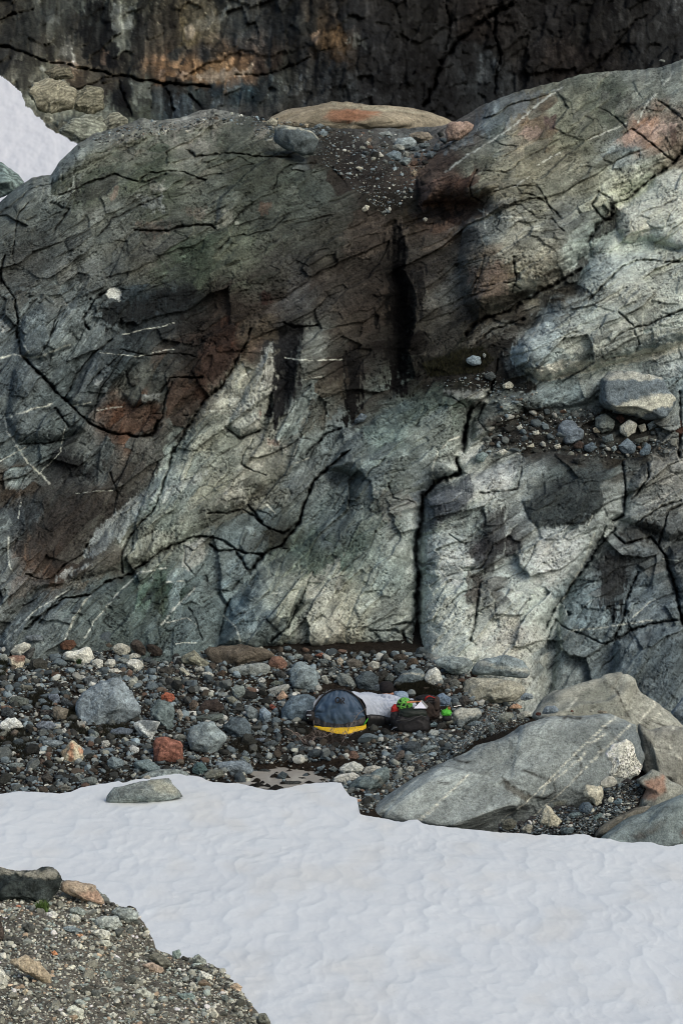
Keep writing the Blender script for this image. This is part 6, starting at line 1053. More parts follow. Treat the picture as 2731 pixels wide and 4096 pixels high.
RG2 = px('S', [200,770, 300,700, 420,610, 240,520, 450,450, 560,440, 560,470, 430,530, 400,590, 260,640, 200,680, 80,720, 0,860, -60,900, -400,1180, -420,1120, -60,740])
gravel('ramp_gravel', RG2, 2600, 5, 18, lambda u, v: on(u, v) + np.array([0, 0, .10]), ES, 6, label='Grey gravel ramp climbing right of the camp', cat='gravel')
gravel('slope_gravel', px('R', [300,1000, 420,960, 900,960, 1300,850, 1568,700, 1600,860, 1450,925, 1330,975, 1200,1005, 1100,1060, 980,1165, 760,1275, 620,1355, 470,1445, 300,1570, 170,1690, 60,1650, 200,1450, 400,1200]), 4200, 6, 30, lambda u, v: on(u, v), ES, 16, dk=.9, label='Grey gravel slope running down beside the smooth dome to the snow', cat='gravel')
MG = np.vstack([np.stack([mu, me_ + 4], -1), [[1250, 4330], [-330, 4330]]])
MPAL = [((118,118,108), 6), ((96,100,96), 5), ((140,138,124), 5), ((84,84,76), 4), ((160,158,146), 3), ((112,122,118), 3), ((130,112,92), 2), ((62,62,58), 3)]
mp = np.array([p[1] for p in MPAL], float); mp /= mp.sum()
gravel('moraine_gravel', MG, 15000, 9, 48, onm, EM, 9, MPAL, mp, label='Coarse grey gravel covering the foreground bank', cat='gravel', power=2.6)
SG = px('B', [-420,560, -300,545, 0,600, 300,620, 470,640, 430,720, 340,800, 330,900, 200,1000, 0,820, -150,700, -400,640])
def oncl(u, v): return at(u, v, np.array([cliffY(a, b) for a, b in zip(u, v)]) - .02)
gravel('saddle_gravel', SG, 1700, 5, 30, oncl, EC, 12, label='Dark gravel with white pebbles on the saddle of the cliff', cat='gravel')
LGD = px('D', [380,600, 700,520, 800,600, 900,620, 830,720, 1180,700, 1190,860, 1500,840, 1568,900, 1300,930, 1100,930, 900,900, 620,930, 640,850, 740,790, 700,650, 560,600])
gravel('ledge_gravel', LGD, 1200, 5, 28, oncl, EC, 13, label='Dark gravel scattered over the cliff ledge', cat='gravel')
SL = px('A', [420,640, 560,580, 700,560, 860,560, 1000,520, 1250,540, 1250,600, 1000,560, 800,600, 640,640, 480,670])
gravel('summit_gravel', SL, 600, 5, 24, oncl, EC, 14, label='Small stones strewn on the rounded top of the dark cliff', cat='gravel')
# cobbles as things
CN = ['Grey', 'Slate grey', 'Charcoal', 'Blue grey', 'White', 'Brown', 'Near black', 'Pale grey', 'Reddish brown']
MN = ['Light grey', 'Mid grey', 'Pale', 'Dark grey', 'Whitish', 'Greenish grey', 'Tan', 'Charcoal']
MARKS = [('P', 850,640, 'the largest banded boulder'), ('P', 620,250, 'the large white boulder'), ('P', 1320,990, 'the reddish brown block'), ('P', 1320,570, 'the bright orange stone'), ('P', 570,1010, 'the rust streaked boulder'), ('P', 130,290, 'the brown topped white boulder'),
 ('P', 1060,310, 'the cracked white boulder'), ('P', 90,790, 'the mossy white boulder'), ('P', 1090,180, 'the dark standing wedge'), ('P', 1280,720, 'the angular greenish boulder'), ('P', 1100,1300, 'the flat boulder on the snow'), ('P', 160,600, 'the brick shaped stone'), ('P', 490,700, 'the brownish slab stone'),
 ('Q', 240,890, 'the large faceted boulder'), ('Q', 500,230, 'the long dark slab'), ('Q', 810,300, 'the round reddish brown boulder'), ('Q', 1010,410, 'the tall blue grey boulder'), ('Q', 495,530, 'the rounded pale boulder'), ('Q', 960,650, 'the boulder left of the shelter'), ('Q', 450,1110, 'the smooth boulder by the pool'), ('Q', 700,1200, 'the pool'),
 ('Q', 1380,1150, 'the white boulders by the snow'), ('Q', 1290,820, 'the yellow mat'), ('Q', 170,260, 'the cream striped stone'), ('R', 550,900, 'the black backpack'), ('R', 750,460, 'the white kite shaped boulder'), ('R', 1250,580, 'the huge speckled boulder'), ('R', 1050,830, 'the cream topped block'), ('R', 200,1380, 'the boulder with the white vein'), ('R', 700,1350, 'the smooth dome edge'), ('R', 520,460, 'the big dark blue boulder'),
 ('T', 150,270, 'the large black boulder'), ('T', 680,430, 'the rim boulder'), ('T', 160,710, 'the buried tan rock'), ('T', 870,670, 'the dark wedge stone'), ('T', 1120,770, 'the white block'), ('T', 415,960, 'the large pale block'), ('T', 780,860, 'the flat pale centre stone'), ('T', 1160,950, 'the cream stone'), ('T', 550,525, 'the whitish stone'), ('T', 150,500, 'the dark squarish stone'), ('T', 1440,990, 'the speckled tip stone'), ('T', 1020,865, 'the bluish slab stone'),
 ('B', 540,600, 'the pinkish saddle boulder'), ('B', 290,655, 'the large pale blue saddle stone'), ('B', 240,715, 'the blue front saddle stone'), ('B', 110,955, 'the white gully stone'), ('D', 1350,640, 'the big ledge block'), ('D', 1050,800, 'the veined blue ledge stone'), ('D', 770,590, 'the white stone in the cleft'), ('D', 1310,870, 'the blue rim boulder'), ('D', 730,900, 'the white rim stone')]
MARKS = [(*px(z_, [a_, b_])[0], n_) for z_, a_, b_, n_ in MARKS]; USED = {}
ORD = ['', 'second', 'third', 'fourth', 'fifth', 'sixth', 'seventh', 'eighth', 'ninth', 'tenth']
def cobble_labels(items):
    """items: (object, u, v, colour word): say colour, side and landmark; ties are told apart by how near they are"""
    g = {}
    for o, u, v, cw in items:
        m = min(MARKS, key=lambda k: (k[0] - u) ** 2 + (k[1] - v) ** 2); dx, dy = u - m[0], v - m[1]; r = math.hypot(dx, dy)
        hx = 'right' if dx > 0 else 'left'; vy = 'below' if dy > 0 else 'above'
        d = hx + ' of' if abs(dy) < .4 * abs(dx) else vy if abs(dx) < .4 * abs(dy) else vy + ' and ' + hx + ' of'
        g.setdefault((cw, d, m[2]), []).append((r, o))
    for (cw, d, m), L_ in g.items():
        L_.sort(key=lambda t: t[0])
        for i, (r, o) in enumerate(L_): o['label'] = f"{cw} cobble {d} {m}" + ('' if len(L_) == 1 else ', nearest of them' if i == 0 else f", {ORD[min(i, 9)]} nearest of them")
def cobbles(P, n, smin, smax, surf, E, seed, names, group, pal=PAL, pp=pw):
    items = []
    rs = np.random.RandomState(seed); q = inpoly(P, n * 6, rs); protos = {}
    big = [(r_['u'], r_['v'], r_['w'] / 2, r_['h'] / 2) for r_ in ALLROCKS]; sel = []
    for u, v in q:
        if P is SCREE and any(inside(A_, np.array([u]), np.array([v]))[0] for A_ in AVOID): continue
        s = smin * (1 - rs.uniform() * (1 - (smin / smax) ** 1.6)) ** (-1 / 1.6)
        if any(((u - a) / (c_ + s * .3)) ** 2 + ((v - b_) / (d + s * .3)) ** 2 < 1 for a, b_, c_, d in big): continue
        if any((u - a) ** 2 + (v - b_) ** 2 < ((s + e) * .42) ** 2 for a, b_, e in sel): continue
        sel.append((u, v, s))
        if len(sel) >= n: break
    W = surf(np.array([s[0] for s in sel]), np.array([s[1] for s in sel]))
    for (u, v, s), w in zip(sel, W):
        k = (rs.randint(6), rs.choice(len(pal), p=pp))
        if k not in protos:
            V, Fc = chunk(3, 100 + k[0]); V = V * np.array([1, .85, .7]); cc = np.tile(col(pal[k[1]][0], E), (len(V), 1)) * np.exp(.3 * fbm3(V * 2 + k[0], 3, 3) + .2 * fbm3(V * 7, 2, 4))[:, None]
            o = mesh('cobble', V, Fc, M_rock, colr=np.clip(cc, .01, .7), smooth=False); protos[k] = o
        else: o = protos[k].copy(); C.objects.link(o)
        r = s * w[1] / F * .64; o.scale = (r, r, r * rs.uniform(.8, 1.2)); o.rotation_euler = (rs.normal(0, .25), rs.normal(0, .25), rs.uniform(0, 6.28)); o.location = (w[0], w[1], w[2] + r * .35)
        tag(o, None, 'stone', group); items.append((o, u, v, names[k[1]]))
    cobble_labels(items)
cobbles(SCREE, 297, 34, 95, lambda u, v: on(u, v), ES * 1.08, 21, CN, 'small cobbles of the scree')
cobbles(MG, 70, 34, 70, onm, EM, 22, MN, 'cobbles of the foreground bank', MPAL, mp)
cobbles(px('B', [60,610, 160,600, 300,640, 470,600, 480,660, 430,735, 330,790, 250,770, 150,740, 90,700]), 60, 26, 52, oncl, EC, 23, CN, 'cobbles on the saddle of the cliff')
cobbles(px('D', [640,820, 760,720, 900,720, 1140,720, 1190,800, 1480,760, 1560,800, 1540,900, 1300,930, 1080,920, 860,900, 650,930]), 48, 22, 46, oncl, EC, 24, CN, 'cobbles on the ledge of the cliff')
# ------------------------------------------------------------------ the camp
def tubemesh(pts, r, k=8):
    pts = np.array(pts, float); n = len(pts); r = np.full(n, r) if np.isscalar(r) else np.array(r, float); V = []
    for i in range(n):
        d = pts[min(i + 1, n - 1)] - pts[max(i - 1, 0)]; d /= np.linalg.norm(d) + 1e-9
        a = np.cross(d, [0, 0, 1] if abs(d[2]) < .9 else [1, 0, 0]); a /= np.linalg.norm(a); b_ = np.cross(d, a)
        for j in range(k): t = 2 * math.pi * j / k; V.append(pts[i] + r[i] * (math.cos(t) * a + math.sin(t) * b_))
    Fc = [[i * k + j, i * k + (j + 1) % k, (i + 1) * k + (j + 1) % k, (i + 1) * k + j] for i in range(n - 1) for j in range(k)]
    return np.array(V), np.array(Fc)
def tube(name, pts, r, mat, parent=None, k=8):
    V, Fc = tubemesh(pts, r, k); return mesh(name, V, Fc, mat, parent, loc=np.array(pts[0], float))
def join(parts):
    V = []; Fc = []; o = 0
    for v, f in parts: V.append(v); Fc.append(f + o); o += len(v)
    return np.concatenate(V), np.concatenate(Fc)
def blob(name, c, r, mat, parent=None, amp=.06, fr=2.2, seed=0, boxy=.75, n=4, rot=0, fold=.0):
    V, Fc = ico(n); q = np.sign(V) * np.abs(V) ** boxy; q = q * (1 + amp * fbm3(V * fr + seed * 3.1, 3, seed))[:, None]
    if fold: q = q * (1 + fold * (1 - 2 * np.abs(fbm3(V * np.array([5, 5, 2.]) + seed, 2, seed + 3))))[:, None]
    q = q * np.array(r); cr, sr = math.cos(rot), math.sin(rot); q = np.stack([q[:, 0] * cr - q[:, 1] * sr, q[:, 0] * sr + q[:, 1] * cr, q[:, 2]], -1)
    return mesh(name, q + np.array(c), Fc, mat, parent, loc=np.array(c, float) - [0, 0, r[2]])
def W3(z, x, y, Y): p = px(z, [x, y])[0]; return at(p[0], p[1], Y)
blue = plain('slate_blue_nylon', (.038, .070, .115), .6, .15, 18, .003); pale = plain('pale_grey_nylon', (.36, .41, .48), .55, .08, 12, .003)
black = plain('black_nylon', (.012, .012, .013), .65, .3, 30, .003); tar = plain('black_coated_floor', (.01, .011, .012), .5, .3, 20); yellow = plain('yellow_foam', (.62, .40, .02), .7, .12, 14, .004)
lime = plain('lime_plastic', (.12, .36, .06), .4, .08, 20); neon = plain('neon_green_fabric', (.08, .42, .04), .6, .12, 30); redm = plain('red_fabric', (.38, .02, .015), .6, .15, 30); cork = plain('orange_brown_cork', (.50, .22, .10), .8, .2, 60)
white = plain('white_sheet', (.72, .74, .84), .5, .04, 10); darkbrown = plain('dark_brown_cloth', (.035, .026, .022), .8, .3, 20); skin = plain('skin', (.30, .15, .09), .55, .06, 40); wool = plain('black_wool', (.012, .011, .012), .95, .4, 60, .004)
jacketm = plain('blue_grey_jacket', (.22, .30, .38), .6, .12, 12, .003); steel = plain('steel', (.55, .55, .55), .3, .1, 30, metal=1.0); brownm = plain('brown_leather', (.20, .09, .03), .7, .2, 30); wood = plain('dead_wood', (.20, .17, .15), .8, .3, 60); woodd = plain('dark_dead_wood', (.06, .05, .045), .85, .3, 60)
BZ = CAMZ - 8.10
C0 = np.array([-.04, 40.0, BZ + .02]); C1 = np.array([.98, 40.75, BZ + .08]); ns, nf_ = 90, 70
bag = empty('bivouac_shelter', (C0[0], C0[1], BZ), 'Low blue and pale grey shelter with an arched blue end on a yellow mat', 'bivouac')
S_, PH = np.meshgrid(np.linspace(0, 1.3, ns), np.linspace(0, math.pi, nf_), indexing='ij')
s1 = np.clip(S_, 0, 1.3); tx = 1 - .62 * sm(0, 1, s1); ty = -.93 * sm(0, 1, s1); nn = np.hypot(tx, ty); tx /= nn; ty /= nn
w_ = .47 - .15 * s1; h_ = np.interp(s1, [0, .1, .35, .55, .8, 1, 1.3], [.66, .61, .52, .45, .38, .33, .22])
fold = (1 - np.abs(fbm2(S_ * 9 + PH * 1.3, PH * 1.4 - S_ * 2, 3, 5)) * 2.6) * .034 * (.35 + S_) + .030 * fbm2(S_ * 3, PH * 1.5, 2, 8)
cx_ = C0[0] + (C1[0] - C0[0]) * S_; cy_ = C0[1] + (C1[1] - C0[1]) * S_; cz_ = C0[2] + (C1[2] - C0[2]) * S_
ca = np.cos(PH); sa_ = np.sin(PH); rad = 1 + fold / .35
shell = np.stack([cx_ + tx * w_ * ca * rad, cy_ + ty * w_ * ca * rad, cz_ + .06 + .13 * (1 - sm(0, .8, S_)) + (h_ - .06 - .13 * (1 - sm(0, .8, S_))) * np.abs(sa_) ** .85 * rad], -1)
cmix = sm(.15, .0, PH * 0 + np.abs(PH - .0) * 0 + (S_ < 2) * .2)
so2 = mesh('fabric_cover', shell.reshape(-1, 3), gridfaces(ns, nf_), pale, bag, loc=C0)
# dark tub floor along the near side
ed = shell[:, 0, :]; fl_ = [ed, ed + [.015, -.03, -.03], ed + [.02, -.04, -.09], ed + [.02, .0, -.22]]
bk_ = shell[:, -1, :]; fl_ = np.stack([bk_ + [0, 0, -.12], bk_] + [bk_ * .5 + ed * .5] * 0 + fl_, 1)
mesh('groundsheet', fl_.reshape(-1, 3), gridfaces(ns, fl_.shape[1]), tar, bag, loc=C0)
# arched end panel
nx, nz = 60, 40; A, Bz = np.meshgrid(np.linspace(-1, 1, nx), np.linspace(0, 1, nz), indexing='ij')
zt = .19 + .47 * np.clip(1 - np.abs(A) ** 2.0, 0, 1) ** .62; zb = .19 - .145 * (1 - A ** 2) ** .7 + .015 * fbm2(A * 9, A * 0, 2, 3)
PZ = zb + (zt - zb) * Bz; PX = A * .47
PY = -.06 * np.sin(Bz * math.pi) * (1 - A ** 2) - .10 * (1 - Bz) * (1 - A ** 2) + .016 * fbm2(A / (1.25 - Bz) * 2.2, Bz * 1.2, 2, 9) + .014 * (1 - np.abs(fbm2(A * 2.2 + Bz, Bz * 1.8 - A, 2, 12)) * 3)
pan = np.stack([C0[0] + PX, C0[1] + PY, C0[2] + PZ], -1)
ep = mesh('end_panel', pan.reshape(-1, 3), gridfaces(nx, nz), blue, bag, loc=C0)
arc = [(C0[0] + .475 * math.cos(t), C0[1] - .012, C0[2] + .19 + .475 * max(0, 1 - math.cos(t) ** 2) ** .62) for t in np.linspace(0.02, math.pi - .02, 50)]
tube('hoop', arc, .014, black, bag)
skb = []
for i in range(nx):
    a = A[i, 0]; p = pan[i, 0]; zf = C0[2] - .035; skb.append([p + [0, -.005, .01], np.array([p[0] * 1.0, p[1] - .04, p[2] * .6 + zf * .4]), np.array([p[0] - .03, p[1] - .06 - .05 * (1 - a * a), zf]), p + [0, .05, -.14]])
mesh('panel_base', np.array(skb).reshape(-1, 3), gridfaces(nx, 4), tar, bag, loc=C0)
def stroke(pts, w, o):
    pts = np.array(pts, float); d = np.gradient(pts, axis=0); n_ = np.stack([-d[:, 1], d[:, 0]], -1); n_ /= np.linalg.norm(n_, axis=1)[:, None]
    a = pts + n_ * w / 2; b_ = pts - n_ * w / 2; V = []
    for y in (o, o + .006): V += [(p[0], y, p[1]) for p in a] + [(p[0], y, p[1]) for p in b_]
    n = len(pts); V = np.array(V); Fc = []
    for i in range(n - 1): Fc += [[i, i + 1, n + i + 1, n + i], [2 * n + i, 3 * n + i, 3 * n + i + 1, 2 * n + i + 1], [i, 2 * n + i, 2 * n + i + 1, i + 1], [n + i, n + i + 1, 3 * n + i + 1, 3 * n + i]]
    return V, np.array(Fc)
tt_ = np.linspace(0, 2 * math.pi, 29); lo = W3('U', 878, 490, 39.90) - C0
O = stroke([(-.033 + .033 * math.cos(t), .002 + .038 * math.sin(t)) for t in tt_], .019, -.11)
Rs = stroke([(.022, -.048), (.022, .020)], .018, -.111); Rb = stroke([(.022, .036)] + [(.038 + .024 * math.cos(t), .012 + .024 * math.sin(t)) for t in np.linspace(1.9, -1.7, 16)], .016, -.112); Rl = stroke([(.040, -.008), (.052, -.03), (.070, -.050)], .017, -.113)
V, Fc = join([O, Rs, Rb, Rl]); V = V * 1.2 + np.array([C0[0] + lo[0], C0[1] + .0, C0[2] + lo[2]]); mesh('letter_logo', V, Fc, black, ep, loc=C0, smooth=False)
# zip pulls and loop
pp_ = [W3('U', x, y, 39.72) for x, y in [(1425, 850), (1405, 890), (1370, 940), (1345, 990)]]; tube('pull_loop', pp_, [.006, .011, .011, .005], neon, bag)
# yellow mat
a = np.linspace(-1, 1, 50); fr = 39.93 - .34 * (1 - np.abs(a) ** 2.4); zc = BZ - .01 + .035 * np.abs(a) ** 2
rows = []
for x, y, z in zip(a * .475, fr, zc): rows.append([(x - .05, 40.5, BZ + .05), (x - .03, y + .2, z + .02), (x - .03, y + .02, z + .01), (x - .03, y, z - .01), (x - .03, y - .003, z - .10), (x - .03, y + .02, z - .13), (x - .03, y + .3, z - .13)])
rows = np.array(rows); rows[:, 2:5, 1] += .008 * fbm2(np.repeat(a[:, None] * 9, 3, 1), np.zeros((50, 3)), 2, 3)
mt = mesh('sleeping_mat', rows.reshape(-1, 3), gridfaces(50, 7)[:, ::-1], yellow, loc=(0, 39.6, BZ - .1)); tag(mt, 'Bright yellow sleeping mat showing under the blue end of the shelter', 'sleeping mat')
gm = blob('green_bag', W3('U', 830, 1290, 39.45), (.16, .06, .03), plain('dull_green_cloth', (.14, .24, .05), .7, .3, 30), amp=.25, seed=3); tag(gm, 'Dull green cloth bag pinched on the ground below the yellow mat', 'bag')
# dark pouch left of the shelter
po = empty('stuff_pouch', W3('U', 270, 900, 39.95), 'Black pouch with small tags lying between the blue boulder and the shelter', 'pouch')
blob('pouch_body', W3('U', 300, 800, 40.0), (.085, .08, .10), black, po, .12, seed=5, n=3); blob('tag_label', W3('U', 253, 848, 39.9), (.009, .003, .008), plain('pale_green_tag', (.4, .6, .5)), po, 0, n=2)
for x0, x1, y in ((220, 310, 690), (230, 322, 790), (235, 320, 775)): tube('strap', [W3('U', x0, y, 39.905), W3('U', (x0 + x1) / 2, y + 6, 39.90), W3('U', x1, y + 4, 39.905)], .004, pale, po, 6)
# big black backpack
bp0 = W3('V', 730, 830, 39.75); pk = empty('backpack', (bp0[0], bp0[1], BZ - .02), 'Large black backpack slumped in front of the green helmet', 'backpack')
cpk = W3('V', 760, 690, 39.85); blob('pack_body', cpk, (.33, .21, .21), black, pk, .10, 1.8, 2, .7, 5, fold=.04)
blob('top_lid', W3('V', 780, 520, 39.83), (.25, .16, .09), plain('green_black_nylon', (.012, .018, .014), .6, .3, 20), pk, .10, 2, 4, .7, 4, fold=.04)
blob('side_pocket', W3('V', 520, 610, 39.9), (.10, .12, .13), black, pk, .15, 2, 6, .75, 4, fold=.04)
tube('front_strap', [W3('V', x, y, Y) for x, y, Y in [(530, 640, 39.62), (640, 620, 39.60), (740, 640, 39.60), (830, 590, 39.60), (920, 560, 39.62), (990, 580, 39.66)]], .012, plain('grey_black_webbing', (.03, .032, .03), .6), pk)
rg = W3('V', 597, 555, 39.70); tube('metal_ring', [rg + np.array([.036 * math.cos(t), -.01 * math.cos(t), .042 * math.sin(t)]) for t in np.linspace(0, 2 * math.pi, 25)], .0045, plain('dull_metal', (.10, .10, .10), .4, metal=.8), pk)
for dx, nm in ((0, 'buckle'), (6, 'buckle')): tube(nm, [W3('V', 450 + dx, 785, 39.6), W3('V', 495 + dx, 738, 39.6), W3('V', 535 + dx, 742, 39.6)] if dx == 0 else [W3('V', 495, 800, 39.6), W3('V', 480, 770, 39.6), W3('V', 535, 735, 39.6)], .005, steel, pk)
# red cloth behind
rc = blob('red_jacket', W3('V', 513, 480, 39.98), (.075, .06, .10), redm, amp=.2, seed=8, n=4, fold=.1); tag(rc, 'Bundle of bright red cloth squeezed between shelter and black backpack', 'cloth')
# green helmet: shell of ribs over a dark liner
hc = W3('V', 655, 400, 39.98); hl = empty('climbing_helmet', hc - np.array([0, 0, .12]), 'Lime green helmet with dark triangular vents on the black backpack', 'helmet')
V0, F0 = ico(2); rx, ry, rz = .150, .135, .135
up = (V0[:, 2] > -.62)
edges = set()
for f in F0:
    for i in range(3):
        e = tuple(sorted((f[i], f[(i + 1) % 3])))
        if up[e[0]] and up[e[1]]: edges.add(e)
tl_ = -.45
def hp(v): x, y, z = v[0] * rx, v[1] * ry, v[2] * rz; return hc + np.array([x * math.cos(tl_) + z * math.sin(tl_) * .0, y, z])
edges = sorted(edges); rsx = np.random.RandomState(5); keepE = [e for e in edges if rsx.rand() > .22]
prt = [tubemesh([hp(V0[a_]), hp((V0[a_] + V0[b_]) / 2 * 1.03), hp(V0[b_])], .0165, 6) for a_, b_ in keepE]; V, Fc = join(prt); mesh('shell', V, Fc, lime, hl, loc=hc - [0, 0, .12])
V, Fc = ico(4); kf = (V[Fc][:, :, 2] > -.6).all(1); mesh('liner', np.array([hp(v * .93) for v in V]), Fc[kf], black, hl, loc=hc - [0, 0, .12])
mesh('crown_shell', np.array([hp(v * 1.035) for v in V]), Fc[(V[Fc][:, :, 2] > .72).all(1) | ((V[Fc][:, :, 2] < -.42).all(1) & (V[Fc][:, :, 2] > -.62).all(1))], lime, hl, loc=hc - [0, 0, .12])
# walking pole handle and white sheet
wp_ = [W3('V', 690, 352, 39.75), W3('V', 720, 348, 39.76), W3('V', 740, 345, 39.77), W3('V', 760, 346, 39.78), W3('V', 800, 343, 39.8), W3('V', 850, 338, 39.83), W3('V', 915, 332, 39.87)]
tp = empty('trekking_pole', wp_[0], 'Trekking pole with an orange brown cork grip lying across the packs', 'trekking pole')
tube('cork_grip', wp_, [.014, .019, .016, .019, .017, .014, .012], cork, tp); tube('shaft', [wp_[-1], W3('V', 1000, 335, 39.95), W3('V', 1150, 350, 40.1)], .008, black, tp)
tube('wrist_strap', [wp_[1], W3('V', 745, 320, 39.76), W3('V', 800, 318, 39.78), W3('V', 850, 330, 39.82), W3('V', 900, 322, 39.85)], .009, darkbrown, tp)
def slab3(name, pts, th, mat, parent=None, d=(0, 1, 0)):
    pts = np.array(pts, float); n = len(pts); d = np.array(d, float) * th; V = np.concatenate([pts, pts + d]); bm = bmesh.new(); vs = [bm.verts.new(tuple(v - pts[0])) for v in V]
    bm.faces.new(vs[:n]); bm.faces.new(vs[n:][::-1])
    for i in range(n): bm.faces.new([vs[i], vs[n + i], vs[n + (i + 1) % n], vs[(i + 1) % n]])
    me = bpy.data.meshes.new(name); bm.to_mesh(me); bm.free(); me.materials.append(mat); o = bpy.data.objects.new(name, me); C.objects.link(o); o.location = pts[0]
    if parent is not None: o.parent = parent; o.location = Vector(pts[0]) - wloc(parent)
    return o
mp_ = empty('folded_map', W3('V', 905, 440, 39.78), 'White folded sheet in a clear cover sticking up from the black backpack', 'map')
slab3('sheet', [W3('V', x, y, 39.72 + (440 - y) * .0004) for x, y in [(800, 445), (912, 332), (1000, 445)]], .006, white, mp_)
slab3('clear_cover', [W3('V', x, y, 39.74 + (440 - y) * .0004) for x, y in [(912, 318), (935, 318), (1025, 415), (1005, 448), (985, 440), (985, 425)]], .006, plain('grey_plastic_sheet', (.25, .26, .25), .3), mp_)
# second pack with a red strap
p2 = W3('V', 1010, 600, 40.25); k2 = empty('backpack', (p2[0], p2[1], BZ), 'Dark brown backpack with a red strap behind the black one, by the blue stone', 'backpack')
blob('pack_body', W3('V', 1020, 450, 40.3), (.20, .17, .20), darkbrown, k2, .14, 2, 11, .7, 5, fold=.06); blob('top_lid', W3('V', 1000, 310, 40.28), (.19, .15, .085), black, k2, .16, 2, 13, .75, 4, fold=.06); blob('side_pocket', W3('V', 1150, 370, 40.2), (.07, .08, .13), darkbrown, k2, .15, 2, 14, .75, 4, fold=.05)
tube('red_strap', [W3('V', x, y, Y) for x, y, Y in [(972, 330, 40.12), (985, 290, 40.10), (1010, 262, 40.10), (1045, 250, 40.12), (1090, 265, 40.14), (1135, 285, 40.13)]], [.012, .018, .016, .010, .007, .007], redm, k2)
tube('grey_strap', [W3('V', x, y, 40.12) for x, y in [(975, 345), (1010, 335), (1045, 350)]], .014, plain('grey_webbing', (.15, .14, .13), .7), k2)
# neon shoe
sh0 = W3('V', 1310, 640, 39.9); sh = empty('shoe', sh0, 'Neon green and black shoe with a brown tongue beside the cream topped block', 'shoe')
blob('upper', W3('V', 1310, 515, 39.92), (.088, .07, .055), neon, sh, .2, 3, 3, .8, 4, fold=.12); tube('heel_tab', [W3('V', 1290, 490, 39.9), W3('V', 1318, 450, 39.9), W3('V', 1333, 408, 39.9)], [.020, .014, .008], neon, sh)
blob('tongue', W3('V', 1345, 460, 39.97), (.035, .03, .05), brownm, sh, .1, 3, 5, .7, 3); blob('sole', W3('V', 1320, 595, 39.92), (.085, .08, .05), black, sh, .1, 3, 6, .6, 4)
# small items by the huge cream boulder
tk = tube('tent_stake', [W3('V', 1235 + 190, 440 - 20, 40.0), W3('V', 1545, 395, 40.05)], .006, steel); tag(tk, 'Thin dark metal rod leaning at the huge cream boulder', 'rod')

# the person, seen from behind, head bent down, legs inside the shelter
def skinned(name, joints, links, mat, parent, root=0, sub=2):
    me = bpy.data.meshes.new(name); base = wloc(parent); me.from_pydata([tuple(Vector(j[:3]) - base) for j in joints], links, []); o = bpy.data.objects.new(name, me); C.objects.link(o); o.parent = parent
    m = o.modifiers.new('skin', 'SKIN'); m.use_smooth_shade = True
    if not me.skin_vertices: me.skin_vertices.new(name='')
    for i, j in enumerate(joints): me.skin_vertices[0].data[i].radius = (j[3], j[3]); me.skin_vertices[0].data[i].use_root = (i == root)
    s_ = o.modifiers.new('sub', 'SUBSURF'); s_.levels = sub; s_.render_levels = sub; me.materials.append(mat)
    for p in me.polygons: p.use_smooth = True
    return o
hd = W3('V', 372, 140, 40.95); g0 = float(groundz(np.array([hd[0]]), np.array([hd[1]]))[0])
person = empty('person', (hd[0], hd[1], g0), 'Person in a black hat and blue grey jacket lying in the shelter', 'person')
nk = hd + [-.0, -.03, -.13]; chs = hd + [-.10, -.10, -.24]; pv = np.array([hd[0] - .62, 40.62, g0 + .16]); kn = np.array([hd[0] - .95, 40.35, g0 + .14]); ft = np.array([hd[0] - 1.15, 40.25, g0 + .10])
J = [(*pv, .13), (*((pv + chs) / 2), .12), (*chs, .13), (*nk, .058), (*(hd + [0, 0, -.04]), .085), (*(hd + [0, .02, .045]), .078)]
Lk = [(0, 1), (1, 2), (2, 3), (3, 4), (4, 5)]
J.append((*(hd + [.01, .10, -.05]), .016)); Lk.append((4, 6))
for sx in (-1, 1):
    i = len(J); sh_ = chs + [sx * .17, .03, .03]; el = sh_ + [sx * .08, .25, -.10]; wr = el + [-sx * .10, .18, .0]
    J += [(*sh_, .060), (*el, .042), (*wr, .028), (*(wr + [0, .06, 0]), .030)]; Lk += [(2, i), (i, i + 1), (i + 1, i + 2), (i + 2, i + 3)]
    for f in range(5):
        k = len(J); o = (f - 2) * .016; Lf = (.055, .075, .082, .075, .060)[f]; b0 = wr + [o * 1.1, .075 if f else .05, .0]; J += [(*b0, .009), (*(b0 + [o * .4 - (.03 if f == 0 else 0), Lf * .55, .004]), .0085), (*(b0 + [o * .5 - (.035 if f == 0 else 0), Lf, -.015]), .007)]; Lk += [(i + 3, k), (k, k + 1), (k + 1, k + 2)]
    h = len(J); J += [(*(pv + [0, sx * .09, 0]), .09), (*(kn + [0, sx * .09, 0]), .06), (*(ft + [0, sx * .08, 0]), .045)]; Lk += [(0, h), (h, h + 1), (h + 1, h + 2)]
skinned('body', J, Lk, skin, person)
JJ = [(*(pv + [.1, 0, .02]), .15), (*((pv + chs) / 2), .145), (*(chs + [0, 0, .0]), .155), (*(nk + [-.01, -.02, -.035]), .085)]; LL = [(0, 1), (1, 2), (2, 3)]
for sx in (-1, 1):
    i = len(JJ); sh_ = chs + [sx * .19, .03, .035]; el = sh_ + [sx * .08, .25, -.10]; wr = el + [-sx * .10, .18, .0]; JJ += [(*sh_, .088), (*el, .062), (*wr, .045)]; LL += [(2, i), (i, i + 1), (i + 1, i + 2)]
skinned('jacket', JJ, LL, jacketm, person)
blob('collar', W3('V', 520, 222, 40.86), (.045, .04, .05), jacketm, person, .1, 2, 3, n=3, fold=.1); blob('sleeve', W3('V', 600, 255, 40.8), (.125, .10, .085), jacketm, person, .12, 2, 4, .8, 4, fold=.12)
blob('hat', hd + [0, .0, .03], (.135, .125, .115), wool, person, .05, 3, 7, .9, 4)
